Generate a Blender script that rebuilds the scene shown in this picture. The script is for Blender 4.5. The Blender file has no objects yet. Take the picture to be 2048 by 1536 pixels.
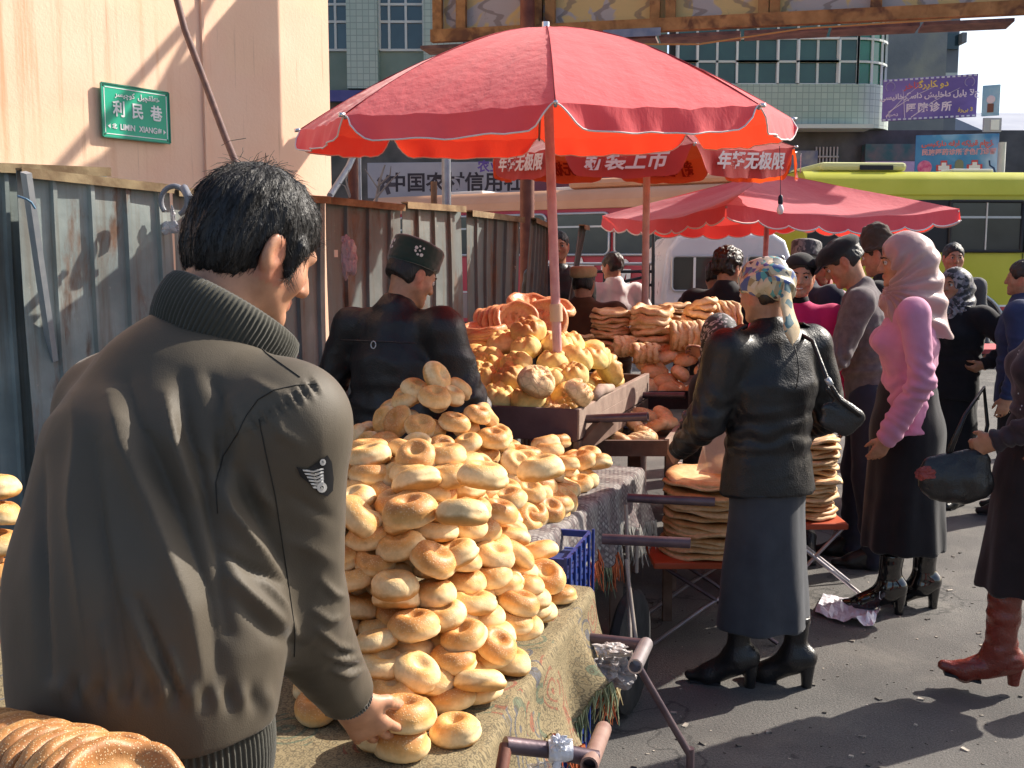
import bpy, bmesh, math, random
import numpy as np
from mathutils import Vector, Matrix, Euler
random.seed(7); RNG = np.random.default_rng(7)
R = math.radians
scene = bpy.context.scene
col = scene.collection

# ------------------------------------------------------------------ camera, sky, sun, exposure
F, CH, HORIZON = 2100.0, 1.62, 520.0                 # focal length in photo pixels, eye height, horizon row
PITCH = math.atan((768 - HORIZON) / F)
cam_d = bpy.data.cameras.new('camera'); cam = bpy.data.objects.new('camera', cam_d); col.objects.link(cam)
cam_d.sensor_width = 36.0; cam_d.lens = F / 2048 * 36.0; cam_d.clip_start = 0.05; cam_d.clip_end = 2000
cam.location = (0, 0, CH); cam.rotation_euler = (R(90) - PITCH, 0, 0)
scene.camera = cam

SUN_AZ = math.atan2(0.47, 0.88); SUN_EL = R(36)       # towards the sun: right of the view and a little beyond the stalls
SUN_DIR = Vector((math.cos(SUN_AZ) * math.cos(SUN_EL), math.sin(SUN_AZ) * math.cos(SUN_EL), math.sin(SUN_EL)))
world = bpy.data.worlds.new('World'); scene.world = world; world.use_nodes = True
wn = world.node_tree.nodes; wl = world.node_tree.links; wn.clear()
sky = wn.new('ShaderNodeTexSky'); sky.sky_type = 'NISHITA'; sky.sun_disc = False
sky.sun_elevation = SUN_EL; sky.sun_rotation = math.atan2(SUN_DIR.x, SUN_DIR.y)
sky.air_density = 1.0; sky.dust_density = 4.5; sky.ozone_density = 1.0; sky.altitude = 800
bgn = wn.new('ShaderNodeBackground'); bgn.inputs['Strength'].default_value = 0.11
won = wn.new('ShaderNodeOutputWorld'); wl.new(sky.outputs[0], bgn.inputs[0]); wl.new(bgn.outputs[0], won.inputs[0])
sun_d = bpy.data.lights.new('sun', 'SUN'); sun_d.energy = 4.6; sun_d.angle = R(0.6); sun_d.color = (1.0, 0.93, 0.82)
sun = bpy.data.objects.new('sun', sun_d); col.objects.link(sun)
sun.rotation_euler = SUN_DIR.to_track_quat('Z', 'Y').to_euler(); sun.location = (6, 4, 9)
scene.view_settings.view_transform = 'Standard'; scene.view_settings.look = 'None'
scene.view_settings.exposure = 0.85; scene.view_settings.gamma = 1.0
scene.render.engine = 'CYCLES'
scene.cycles.use_denoising = True; scene.cycles.max_bounces = 8; scene.cycles.transparent_max_bounces = 12
scene.cycles.sample_clamp_indirect = 6.0

# ------------------------------------------------------------------ where a photo pixel lies in the place
CP, SP = math.cos(PITCH), math.sin(PITCH)
def ray(px, py):
    a, b = (px - 1024) / F, (768 - py) / F
    return Vector((a, CP + b * SP, -SP + b * CP))
def at(px, py, Y):
    d = ray(px, py); return Vector((0, 0, CH)) + d * (Y / d.y)
def atz(px, py, z=0.0):
    d = ray(px, py); return Vector((0, 0, CH)) + d * ((z - CH) / d.z)
def proj(p):
    v = Vector(p) - Vector((0, 0, CH)); d = v.y * CP - v.z * SP
    return (1024 + F * v.x / d, 768 - F * (v.y * SP + v.z * CP) / d)

# ------------------------------------------------------------------ materials
MATS = {}
def new_mat(name):
    m = bpy.data.materials.new(name); m.use_nodes = True
    nt = m.node_tree; b = nt.nodes['Principled BSDF']
    MATS[name] = m
    return m, nt, b
def c4(c): return (c[0], c[1], c[2], 1.0)
def N(nt, typ, **kw):
    n = nt.nodes.new(typ)
    for k, v in kw.items():
        if k in n.inputs: n.inputs[k].default_value = v
        else: setattr(n, k, v)
    return n
def coords(nt, kind='Object', scale=(1, 1, 1), rot=(0, 0, 0)):
    t = nt.nodes.new('ShaderNodeTexCoord'); mp = nt.nodes.new('ShaderNodeMapping')
    mp.inputs['Scale'].default_value = scale; mp.inputs['Rotation'].default_value = rot
    nt.links.new(t.outputs[kind], mp.inputs['Vector']); return mp.outputs[0]
def ramp(nt, fac, stops, interp='LINEAR'):
    r = nt.nodes.new('ShaderNodeValToRGB'); r.color_ramp.interpolation = interp
    e = r.color_ramp.elements
    e[0].position, e[0].color = stops[0][0], c4(stops[0][1])
    e[1].position, e[1].color = stops[-1][0], c4(stops[-1][1])
    for p, c in stops[1:-1]:
        x = e.new(p); x.color = c4(c)
    nt.links.new(fac, r.inputs[0]); return r.outputs[0]
def noise(nt, vec, scale=5, detail=4, rough=0.55, dist=0.0):
    n = N(nt, 'ShaderNodeTexNoise', Scale=scale, Detail=detail, Roughness=rough, Distortion=dist)
    nt.links.new(vec, n.inputs['Vector']); return n.outputs['Fac']
def mixc(nt, fac, a, b, mode='MIX'):
    m = nt.nodes.new('ShaderNodeMix'); m.data_type = 'RGBA'; m.blend_type = mode
    def put(s, v):
        if isinstance(v, (tuple, list)): s.default_value = c4(v)
        elif isinstance(v, (int, float)): s.default_value = v
        else: nt.links.new(v, s)
    put(m.inputs[0], fac); put(m.inputs[6], a); put(m.inputs[7], b)
    return m.outputs[2]
def mth(nt, op, a, b=0.0, c=None, clamp=False):
    m = nt.nodes.new('ShaderNodeMath'); m.operation = op; m.use_clamp = clamp
    for i, v in enumerate((a, b) if c is None else (a, b, c)):
        if isinstance(v, (int, float)): m.inputs[i].default_value = v
        else: nt.links.new(v, m.inputs[i])
    return m.outputs[0]
def bump(nt, b, h, strength=0.3, dist=0.01):
    n = N(nt, 'ShaderNodeBump', Strength=strength, Distance=dist)
    nt.links.new(h, n.inputs['Height']); nt.links.new(n.outputs[0], b.inputs['Normal'])
def M(name, c1, c2=None, scale=6.0, rough=0.7, metal=0.0, bumps=0.0, bscale=60.0, bdist=0.004, stretch=(1, 1, 1),
      lo=0.35, hi=0.65, spec=0.4, kind='Object', c3=None, s3=2.0, detail=5, sheen=0.0, coat=0.0, rvar=0.0):
    """base colour c1 blended to c2 by noise, a third tone c3 in larger patches, fine relief"""
    if name in MATS: return MATS[name]
    m, nt, b = new_mat(name)
    v = coords(nt, kind, stretch)
    c = None
    if c2 is not None:
        c = ramp(nt, noise(nt, v, scale, detail), [(lo, c1), (hi, c2)])
        if c3 is not None:
            f = ramp(nt, noise(nt, v, s3, 3, 0.6, 0.4), [(0.5, (0, 0, 0)), (0.66, (1, 1, 1))])
            c = mixc(nt, f, c, c3)
        nt.links.new(c, b.inputs['Base Color'])
    else: b.inputs['Base Color'].default_value = c4(c1)
    b.inputs['Roughness'].default_value = rough; b.inputs['Metallic'].default_value = metal
    b.inputs['Specular IOR Level'].default_value = spec
    if sheen: b.inputs['Sheen Weight'].default_value = sheen
    if coat: b.inputs['Coat Weight'].default_value = coat
    if rvar:
        rr = ramp(nt, noise(nt, v, scale * 2.3, 4), [(0.3, (rough - rvar,) * 3), (0.7, (rough + rvar,) * 3)])
        nt.links.new(rr, b.inputs['Roughness'])
    if bumps: bump(nt, b, noise(nt, v, bscale, 4, 0.6), bumps, bdist)
    return m

# ------------------------------------------------------------------ objects
def link(name, me, mat=None, parent=None, loc=None, rot=None):
    o = bpy.data.objects.new(name, me); col.objects.link(o)
    if mat is not None and me is not None and not me.materials: me.materials.append(mat)
    if loc is not None: o.location = loc
    if rot is not None: o.rotation_euler = rot
    if parent is not None: o.parent = parent
    return o
def tag(o, label=None, cat=None, group=None, kind=None):
    if label: o['label'] = label
    if cat: o['category'] = cat
    if group: o['group'] = group
    if kind: o['kind'] = kind
    return o
def thing(name, label, cat, loc=(0, 0, 0), rz=0.0, group=None):
    o = bpy.data.objects.new(name, None); col.objects.link(o); o.empty_display_size = 0.1
    o.location = loc; o.rotation_euler = (0, 0, rz)
    return tag(o, label, cat, group)
def mesh(name, V, Fc, smooth=False):
    me = bpy.data.meshes.new(name); me.from_pydata([tuple(v) for v in V], [], [tuple(f) for f in Fc]); me.update()
    if smooth: me.shade_smooth()
    return me
class MB:
    """collects pieces of ONE part"""
    def __init__(s): s.V, s.F = [], []
    def add(s, V, Fc):
        n = len(s.V); s.V += [Vector(v) for v in V]; s.F += [tuple(i + n for i in f) for f in Fc]; return s
    def box(s, a, b):
        (x0, y0, z0), (x1, y1, z1) = a, b
        return s.add([(x0, y0, z0), (x1, y0, z0), (x1, y1, z0), (x0, y1, z0), (x0, y0, z1), (x1, y0, z1), (x1, y1, z1), (x0, y1, z1)],
                     [(3, 2, 1, 0), (4, 5, 6, 7), (0, 1, 5, 4), (1, 2, 6, 5), (2, 3, 7, 6), (3, 0, 4, 7)])
    def obox(s, c, X, Y, Z):
        """box from centre and three half-axis vectors"""
        c, X, Y, Z = Vector(c), Vector(X), Vector(Y), Vector(Z)
        V = [c + a * X + b * Y + d * Z for d in (-1, 1) for a, b in ((-1, -1), (1, -1), (1, 1), (-1, 1))]
        return s.add(V, [(3, 2, 1, 0), (4, 5, 6, 7), (0, 1, 5, 4), (1, 2, 6, 5), (2, 3, 7, 6), (3, 0, 4, 7)])
    def beam(s, p, q, w, h, up=(0, 0, 1)):
        p, q = Vector(p), Vector(q); d = q - p; u = Vector(up)
        sd = d.cross(u)
        if sd.length < 1e-6: sd = d.cross(Vector((1, 0, 0)))
        sd.normalize(); u = sd.cross(d).normalized()
        return s.obox((p + q) / 2, d / 2, sd * w / 2, u * h / 2)
    def tube(s, pts, r, n=10, cap=True, closed=False):
        pts = [Vector(p) for p in pts]; m = len(pts)
        rs = r if isinstance(r, (list, tuple)) else [r] * m
        V, Fc = [], []
        nrm = None
        for i, p in enumerate(pts):
            t = (pts[min(i + 1, m - 1)] - pts[max(i - 1, 0)]).normalized()
            if nrm is None:
                a = Vector((0, 0, 1)) if abs(t.z) < 0.9 else Vector((1, 0, 0))
                nrm = t.cross(a).normalized()
            nrm = (nrm - t * nrm.dot(t)).normalized(); bi = t.cross(nrm)
            for k in range(n):
                w = 2 * math.pi * k / n
                V.append(p + (nrm * math.cos(w) + bi * math.sin(w)) * rs[i])
        for i in range(m - 1):
            for k in range(n):
                k2 = (k + 1) % n
                Fc.append((i * n + k, i * n + k2, (i + 1) * n + k2, (i + 1) * n + k))
        if cap: Fc += [tuple(reversed(range(n))), tuple(range((m - 1) * n, m * n))]
        return s.add(V, Fc)
    def lathe(s, prof, n=24, c=(0, 0, 0), axis=None):
        c = Vector(c); V, Fc = [], []
        q = Matrix.Identity(3) if axis is None else Vector(axis).to_track_quat('Z', 'Y').to_matrix()
        for r, z in prof:
            for k in range(n):
                w = 2 * math.pi * k / n; V.append(c + q @ Vector((r * math.cos(w), r * math.sin(w), z)))
        for i in range(len(prof) - 1):
            for k in range(n):
                k2 = (k + 1) % n; Fc.append((i * n + k, i * n + k2, (i + 1) * n + k2, (i + 1) * n + k))
        Fc += [tuple(reversed(range(n))), tuple(range((len(prof) - 1) * n, len(prof) * n))]
        return s.add(V, Fc)
    def sheet(s, grid):
        """grid of points [i][j] as one quad sheet"""
        a, b = len(grid), len(grid[0]); V = [p for r in grid for p in r]
        return s.add(V, [(i * b + j, i * b + j + 1, (i + 1) * b + j + 1, (i + 1) * b + j) for i in range(a - 1) for j in range(b - 1)])
    def build(s, name, mat, parent=None, smooth=False, bevel=0.0, solid=0.0, inv=None, seg=2):
        V = s.V if inv is None else [inv @ v for v in s.V]
        me = mesh(name, V, s.F)
        o = link(name, me, mat, parent)
        if solid:
            md = o.modifiers.new('solid', 'SOLIDIFY'); md.thickness = solid; md.offset = 0
        if bevel:
            md = o.modifiers.new('bevel', 'BEVEL'); md.width = bevel; md.segments = seg; md.limit_method = 'ANGLE'; md.angle_limit = R(40)
        if smooth:
            me.shade_smooth()
            if smooth != 'all':
                me.set_sharp_from_angle(angle=R(45))
        return o
def copy_tree(o, parent=None):
    c = o.copy(); col.objects.link(c); c.parent = parent
    for ch in o.children: copy_tree(ch, c)
    return c
def lerp(a, b, t): return a + (b - a) * t
ORD = 'first second third fourth fifth sixth seventh eighth ninth tenth eleventh twelfth thirteenth fourteenth fifteenth sixteenth seventeenth eighteenth nineteenth twentieth'.split()
def nth(k): return ORD[k] if k < 20 else 'twenty-' + ORD[k - 20] if k < 29 else 'farther'
def sm(x, a, b):
    t = np.clip((x - a) / (b - a), 0, 1); return t * t * (3 - 2 * t)

# ------------------------------------------------------------------ lattice noise in numpy (relief of cloth, bread, plaster)
_P = RNG.random(4096).astype(np.float32) * 2 - 1
def vnoise(P, seed=0):
    seed = int(seed)
    P = np.asarray(P, dtype=np.float64); I = np.floor(P).astype(np.int64); f = P - I; f = f * f * (3 - 2 * f)
    def h(dx, dy, dz):
        return _P[((I[:, 0] + dx) * 73856093 ^ (I[:, 1] + dy) * 19349663 ^ (I[:, 2] + dz) * 83492791 ^ seed * 2654435) & 4095]
    x0 = lambda dy, dz: h(0, dy, dz) * (1 - f[:, 0]) + h(1, dy, dz) * f[:, 0]
    y0 = lambda dz: x0(0, dz) * (1 - f[:, 1]) + x0(1, dz) * f[:, 1]
    return y0(0) * (1 - f[:, 2]) + y0(1) * f[:, 2]
def fbm(P, s=1.0, oct=3, seed=0):
    P = np.asarray(P) * s; o = np.zeros(len(P)); a = 1.0
    for k in range(oct): o += a * vnoise(P, seed + k * 17); P = P * 2.03 + 7.1; a *= 0.5
    return o

# ------------------------------------------------------------------ writing
def text_mesh(name, s, size, mat, parent=None, bold=0.0, align='CENTER', depth=0.004, xs=1.0, shear=0.0, spacing=1.0):
    """lettering as thin raised mesh, in its local XY plane, facing +Z"""
    cu = bpy.data.curves.new(name, 'FONT'); cu.body = s; cu.size = size; cu.align_x = align; cu.align_y = 'CENTER'
    cu.extrude = depth / 2; cu.offset = bold; cu.shear = shear; cu.space_character = spacing; cu.resolution_u = 3
    t = bpy.data.objects.new(name, cu); col.objects.link(t)
    dg = bpy.context.evaluated_depsgraph_get()
    me = bpy.data.meshes.new_from_object(t.evaluated_get(dg))
    bpy.data.objects.remove(t); bpy.data.curves.remove(cu)
    if xs != 1.0: me.transform(Matrix.Diagonal((xs, 1, 1, 1)))
    me.name = name; me.materials.clear()
    return link(name, me, mat, parent)
def frame_matrix(o, x, z):
    """matrix with local X along x, Z along z"""
    z = Vector(z).normalized(); x = Vector(x); x = (x - z * x.dot(z)).normalized(); y = z.cross(x)
    m = Matrix((x, y, z)).transposed().to_4x4(); m.translation = Vector(o); return m

# ------------------------------------------------------------------ bodies: distance fields blended and meshed as ONE surface
class Sdf:
    """list of soft shapes; mesh() walks the surface with naive surface nets"""
    def __init__(s, k=0.02): s.S, s.k, s.cuts = [], k, []
    def cone(s, a, b, ra, rb, k=None, flat=None, ax=None, op='+'):
        """round cone a->b; flat squeezes it along the axis ax"""
        s.S.append(('c', np.array(a, float), np.array(b, float), ra, rb, s.k if k is None else k, flat, None if ax is None else np.array(ax, float), op)); return s
    def ell(s, c, r, rot=None, k=None, op='+'):
        m = np.eye(3) if rot is None else np.array(rot)
        s.S.append(('e', np.array(c, float), np.array(r, float), m, s.k if k is None else k, op)); return s
    def chain(s, pts, rs, **kw):
        for i in range(len(pts) - 1): s.cone(pts[i], pts[i + 1], rs[i], rs[i + 1], **kw)
        return s
    def cut(s, p, n):
        """keep the side n points away from"""
        s.cuts.append((np.array(p, float), np.array(n, float) / np.linalg.norm(n))); return s
    def cut_here(s, p, n):
        """cut only what has been added so far"""
        s.S.append(('p', np.array(p, float), np.array(n, float) / np.linalg.norm(n))); return s
    def bounds(s):
        lo, hi = np.full(3, 1e9), np.full(3, -1e9)
        for q in s.S:
            if q[0] == 'c' and q[8] == '+':
                r = max(q[3], q[4]); lo = np.minimum(lo, np.minimum(q[1], q[2]) - r); hi = np.maximum(hi, np.maximum(q[1], q[2]) + r)
            elif q[0] == 'e' and q[5] == '+':
                r = q[2].max(); lo = np.minimum(lo, q[1] - r); hi = np.maximum(hi, q[1] + r)
        return lo, hi
    def eval(s, P, C=None, rad=0.0, margin=0.3):
        """P (blocks, points, 3); C block centres: a shape is worked out only in the blocks it can reach"""
        if C is None: P = P[:, None, :]; C = P[:, 0, :]
        D = np.full(P.shape[:2], 9.0)
        for q in s.S:
            if q[0] == 'p': D = np.maximum(D, (P - q[1]) @ q[2]); continue
            if q[0] == 'c':
                r = max(q[3], q[4]) + margin + q[5] + rad; lo, hi = np.minimum(q[1], q[2]) - r, np.maximum(q[1], q[2]) + r
            else:
                r = q[2].max() + margin + q[4] + rad; lo, hi = q[1] - r, q[1] + r
            ix = np.flatnonzero((C[:, 0] > lo[0]) & (C[:, 0] < hi[0]) & (C[:, 1] > lo[1]) & (C[:, 1] < hi[1]) & (C[:, 2] > lo[2]) & (C[:, 2] < hi[2]))
            if not len(ix): continue
            X = P[ix].reshape(-1, 3); D0 = D[ix].ravel()
            if q[0] == 'c':
                _, a, b, ra, rb, k, flat, ax, op = q
                X = X - a; ba = b - a
                if flat is not None:
                    ax = ax / np.linalg.norm(ax); g = 1.0 / flat - 1
                    X = X + (X @ ax)[:, None] * (ax * g); ba = ba + ax * (ba @ ax) * g
                t = np.clip((X @ ba) / max(ba @ ba, 1e-9), 0, 1)
                d2 = np.einsum('ij,ij->i', X, X) - 2 * t * (X @ ba) + t * t * (ba @ ba)
                d = np.sqrt(np.maximum(d2, 0)) - (ra + (rb - ra) * t)
                if flat is not None: d = d * (0.5 + 0.5 * flat)
            else:
                _, c, r, m, k, op = q
                L1 = ((X - c) @ m) / r; L2 = L1 / r
                k0 = np.sqrt(np.einsum('ij,ij->i', L1, L1)); k1 = np.sqrt(np.einsum('ij,ij->i', L2, L2))
                d = k0 * (k0 - 1.0) / np.maximum(k1, 1e-6)
            if op == '-':
                h = np.clip(0.5 - 0.5 * (D0 + d) / k, 0, 1); o = D0 * (1 - h) + (-d) * h + k * h * (1 - h)
            elif k > 0:
                h = np.clip(0.5 + 0.5 * (d - D0) / k, 0, 1); o = d * (1 - h) + D0 * h - k * h * (1 - h)
            else: o = np.minimum(D0, d)
            D[ix] = o.reshape(len(ix), -1)
        for p, n in s.cuts: D = np.maximum(D, (P - p) @ n)
        return D
    def mesh(s, name, h=0.01, relief=None, smooth=1):
        lo, hi = s.bounds(); lo = lo - 3 * h; n = np.ceil((hi + 3 * h - lo) / h).astype(int) + 1
        B = 8; nb = (n + B - 1) // B
        bi = np.stack(np.meshgrid(*[np.arange(x) for x in nb], indexing='ij'), -1).reshape(-1, 3)
        dc = s.eval(lo + (bi * B + B / 2) * h)[:, 0]
        act = np.abs(dc) < h * B * 1.05 + 0.008
        G = np.zeros(tuple(nb * B), dtype=np.float32)
        Gb = G.reshape(nb[0], B, nb[1], B, nb[2], B)
        Gb[:] = np.where(dc > 0, 1.0, -1.0).reshape(nb[0], 1, nb[1], 1, nb[2], 1)
        off = np.stack(np.meshgrid(*[np.arange(B)] * 3, indexing='ij'), -1).reshape(-1, 3)
        ab = bi[act]
        for c0 in range(0, len(ab), 600):
            cc = ab[c0:c0 + 600]; idx = cc[:, None, :] * B + off[None]
            val = s.eval(lo + idx * h, lo + (cc * B + B / 2) * h, B * h * 0.5, 0.03); idx = idx.reshape(-1, 3)
            G[idx[:, 0], idx[:, 1], idx[:, 2]] = val.ravel()
        S = G < 0
        cnt = np.zeros(tuple(np.array(G.shape) - 1), dtype=np.int8)
        for dx in (0, 1):
            for dy in (0, 1):
                for dz in (0, 1):
                    cnt += S[dx:G.shape[0] - 1 + dx, dy:G.shape[1] - 1 + dy, dz:G.shape[2] - 1 + dz]
        C = np.argwhere((cnt > 0) & (cnt < 8))
        vid = np.full(cnt.shape, -1, dtype=np.int64); vid[C[:, 0], C[:, 1], C[:, 2]] = np.arange(len(C))
        acc = np.zeros((len(C), 3)); w = np.zeros(len(C))
        cor = [(0, 0, 0), (1, 0, 0), (0, 1, 0), (1, 1, 0), (0, 0, 1), (1, 0, 1), (0, 1, 1), (1, 1, 1)]
        val = [G[C[:, 0] + a, C[:, 1] + b, C[:, 2] + c] for a, b, c in cor]
        for i in range(8):
            for j in range(i + 1, 8):
                if sum(abs(cor[i][q] - cor[j][q]) for q in range(3)) != 1: continue
                x = (val[i] < 0) != (val[j] < 0)
                t = val[i][x] / (val[i][x] - val[j][x])
                acc[x] += np.array(cor[i]) + t[:, None] * (np.array(cor[j]) - np.array(cor[i])); w[x] += 1
        V = lo + (C + acc / w[:, None]) * h
        Q = []
        for axis in range(3):
            o1, o2 = [a for a in range(3) if a != axis]
            sl0 = [slice(None)] * 3; sl1 = [slice(None)] * 3
            sl0[axis] = slice(0, -1); sl1[axis] = slice(1, None)
            A0, A1 = S[tuple(sl0)], S[tuple(sl1)]
            E = np.argwhere(A0 != A1)
            E = E[(E[:, o1] > 0) & (E[:, o2] > 0)]
            E = E[(E[:, o1] < cnt.shape[o1]) & (E[:, o2] < cnt.shape[o2])]
            e1 = np.zeros(3, int); e1[o1] = 1; e2 = np.zeros(3, int); e2[o2] = 1
            g = lambda X: vid[X[:, 0], X[:, 1], X[:, 2]]
            q = np.stack([g(E - e1 - e2), g(E - e2), g(E), g(E - e1)], 1)
            fl = A0[E[:, 0], E[:, 1], E[:, 2]]
            if axis == 1: fl = ~fl
            q[~fl] = q[~fl][:, ::-1]
            Q.append(q)
        Q = np.concatenate(Q); Q = Q[(Q >= 0).all(1)]
        for _ in range(smooth): V = relax(V, Q, 0.5)
        if relief is not None:
            nrm = vnormals(V, Q); V = V + nrm * relief(V, nrm)[:, None]
        me = bpy.data.meshes.new(name)
        me.vertices.add(len(V)); me.vertices.foreach_set('co', V.astype(np.float32).ravel())
        me.loops.add(Q.size); me.loops.foreach_set('vertex_index', Q.ravel().astype(np.int32))
        me.polygons.add(len(Q)); me.polygons.foreach_set('loop_start', np.arange(0, Q.size, 4, dtype=np.int32))
        me.update(calc_edges=True); me.validate(); me.shade_smooth()
        return me
def relax(V, Q, a):
    A = np.zeros_like(V); w = np.zeros(len(V))
    a0, b0 = Q.ravel(), np.roll(Q, -1, 1).ravel(); n = len(V)
    for c in range(3): A[:, c] = np.bincount(a0, V[b0, c], n) + np.bincount(b0, V[a0, c], n)
    w = np.bincount(a0, minlength=n) + np.bincount(b0, minlength=n)
    return V * (1 - a) + a * A / np.maximum(w, 1)[:, None]
def vnormals(V, Q):
    n = np.cross(V[Q[:, 2]] - V[Q[:, 0]], V[Q[:, 3]] - V[Q[:, 1]])
    o = np.zeros_like(V)
    for c in range(3): o[:, c] = sum(np.bincount(Q[:, i], n[:, c], len(V)) for i in range(4))
    return o / np.maximum(np.linalg.norm(o, axis=1), 1e-9)[:, None]
def set_col(me, C):
    """per-vertex base colour"""
    a = me.color_attributes.new('Col', 'FLOAT_COLOR', 'POINT')
    a.data.foreach_set('color', np.concatenate([C, np.ones((len(C), 1))], 1).astype(np.float32).ravel())
def verts(me):
    v = np.zeros(len(me.vertices) * 3, np.float32); me.vertices.foreach_get('co', v); return v.reshape(-1, 3).astype(float)

# ================================================================== GROUND
def mat_asphalt():
    m, nt, b = new_mat('asphalt')
    v = coords(nt, 'Object')
    base = ramp(nt, noise(nt, v, 1.3, 6, 0.65), [(0.3, (0.095, 0.090, 0.086)), (0.7, (0.165, 0.155, 0.144))])
    grit = ramp(nt, noise(nt, v, 160, 3, 0.7), [(0.35, (0.55, 0.55, 0.56)), (0.7, (1.35, 1.32, 1.28))])
    c = mixc(nt, 1.0, base, grit, 'MULTIPLY')
    vo = N(nt, 'ShaderNodeTexVoronoi', Scale=17.0, Randomness=1.0); nt.links.new(v, vo.inputs['Vector'])
    spot = ramp(nt, vo.outputs['Distance'], [(0.05, (1, 1, 1)), (0.10, (0, 0, 0))])
    pick = ramp(nt, noise(nt, v, 7.0, 2), [(0.56, (0, 0, 0)), (0.6, (1, 1, 1))])
    c = mixc(nt, mixc(nt, 1.0, spot, pick, 'MULTIPLY'), c, (0.035, 0.033, 0.032))
    oil = ramp(nt, noise(nt, v, 0.8, 3, 0.6, 0.6), [(0.52, (0, 0, 0)), (0.62, (1, 1, 1))])
    c = mixc(nt, mth(nt, 'MULTIPLY', oil, 0.45), c, (0.042, 0.040, 0.040))
    ck = N(nt, 'ShaderNodeTexVoronoi', Scale=0.75, feature='DISTANCE_TO_EDGE'); wv = N(nt, 'ShaderNodeTexNoise', Scale=3.0, Detail=6.0); nt.links.new(v, wv.inputs['Vector'])
    ad = N(nt, 'ShaderNodeVectorMath', operation='ADD'); nt.links.new(v, ad.inputs[0]); nt.links.new(wv.outputs['Color'], ad.inputs[1]); nt.links.new(ad.outputs[0], ck.inputs['Vector'])
    c = mixc(nt, mth(nt, 'MULTIPLY', ramp(nt, ck.outputs['Distance'], [(0.004, (1, 1, 1)), (0.012, (0, 0, 0))]), 0.7), c, (0.03, 0.028, 0.027))
    dust = ramp(nt, noise(nt, v, 2.6, 5, 0.6, 0.5), [(0.5, (0, 0, 0)), (0.72, (1, 1, 1))]); c = mixc(nt, mth(nt, 'MULTIPLY', dust, 0.35), c, (0.24, 0.215, 0.185))
    nt.links.new(c, b.inputs['Base Color']); b.inputs['Roughness'].default_value = 0.86
    bump(nt, b, noise(nt, v, 90, 5, 0.75), 0.8, 0.008)
    return m
gm = MB(); gm.sheet([[(x, y, 0.0) for x in np.linspace(-90, 90, 37)] for y in np.linspace(-20, 160, 37)])
g = gm.build('ground', mat_asphalt()); tag(g, kind='structure')
# crumbs, pebbles and trodden scraps scattered on the asphalt
lm = MB()
for i in range(520):
    y = 2.7 + 3.6 * random.random() ** 1.2; x = 0.3 + random.random() * (0.62 * y)
    s = random.choice([0.002, 0.003, 0.003, 0.004, 0.007]); a = random.random() * 6.28
    X = Vector((math.cos(a), math.sin(a), random.uniform(-.2, .2))) * s * random.uniform(.7, 2.0); Yv = Vector((-math.sin(a), math.cos(a), 0)) * s
    lm.obox((x, y, s * 0.35), X, Yv, (0, 0, s * 0.4))
tag(lm.build('litter_crumbs', M('crumb', (0.10, 0.09, 0.08), (0.55, 0.48, 0.40), 9, 0.9, lo=0.5, hi=0.62)), 'small crumbs, grit and paper scraps on the asphalt', 'litter', kind='stuff')

# ================================================================== SALMON BUILDING AT THE LEFT
WD = Vector((0.564, 0.826, 0)); WN = Vector((0.826, -0.564, 0)); WS = Vector((-2.94, 8.3, 0))   # wall run, outward normal, foot under the street sign
def wallp(s, z, off=0.0): return WS + WD * s + WN * off + Vector((0, 0, z))
def mat_plaster():
    m, nt, b = new_mat('salmon_plaster')
    v = coords(nt, 'Object')
    c = ramp(nt, noise(nt, v, 1.1, 5), [(0.3, (0.88, 0.53, 0.36)), (0.7, (0.93, 0.63, 0.46))])
    vs = coords(nt, 'Object', (5.5, 5.5, 0.22))
    runs = ramp(nt, noise(nt, vs, 2.2, 5, 0.6), [(0.52, (0, 0, 0)), (0.68, (1, 1, 1))])
    pale = coords(nt, 'Object', (1, 1, 1))
    # rust-coloured runs are strongest on the upper left, where the gutter leaks
    sep = N(nt, 'ShaderNodeSeparateXYZ'); nt.links.new(pale, sep.inputs[0])
    left = ramp(nt, mth(nt, 'ADD', mth(nt, 'MULTIPLY', sep.outputs[0], 0.5), noise(nt, pale, 1.6, 3)), [(0.30, (1, 1, 1)), (0.80, (0, 0, 0))])
    c = mixc(nt, mth(nt, 'MULTIPLY', mixc(nt, 1.0, runs, left, 'MULTIPLY'), 0.55), c, (0.62, 0.24, 0.09))
    fine = ramp(nt, noise(nt, coords(nt, 'Object', (16, 16, 0.35)), 2.0, 4, 0.5), [(0.63, (0, 0, 0)), (0.70, (1, 1, 1))])
    c = mixc(nt, mth(nt, 'MULTIPLY', mixc(nt, 1.0, fine, ramp(nt, noise(nt, v, 1.4, 2), [(0.45, (0, 0, 0)), (0.6, (1, 1, 1))]), 'MULTIPLY'), 0.5), c, (0.44, 0.22, 0.14))
    patch = ramp(nt, noise(nt, v, 0.9, 2, 0.4, 0.3), [(0.50, (0, 0, 0)), (0.56, (1, 1, 1))])
    c = mixc(nt, mth(nt, 'MULTIPLY', patch, 0.30), c, (0.95, 0.68, 0.44))
    nt.links.new(c, b.inputs['Base Color']); b.inputs['Roughness'].default_value = 0.9
    bump(nt, b, noise(nt, v, 35, 6, 0.65), 0.25, 0.01)
    return m
bld = thing('salmon_building', 'salmon plastered building with rusty streaks behind the metal fence', 'building', WS)
PL = mat_plaster()
inv = Matrix.Translation(-WS)
c0, c1 = wallp(-7, 0), wallp(2.18, 0); c2 = c1 - WN * 6 + WD * 0.4; c3 = c0 - WN * 6
mb = MB(); top = Vector((0, 0, 8))
nu, nz = 40, 20
mb.sheet([[c0.lerp(c1, i / nu) + top * (j / nz) for j in range(nz + 1)] for i in range(nu + 1)])
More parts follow.
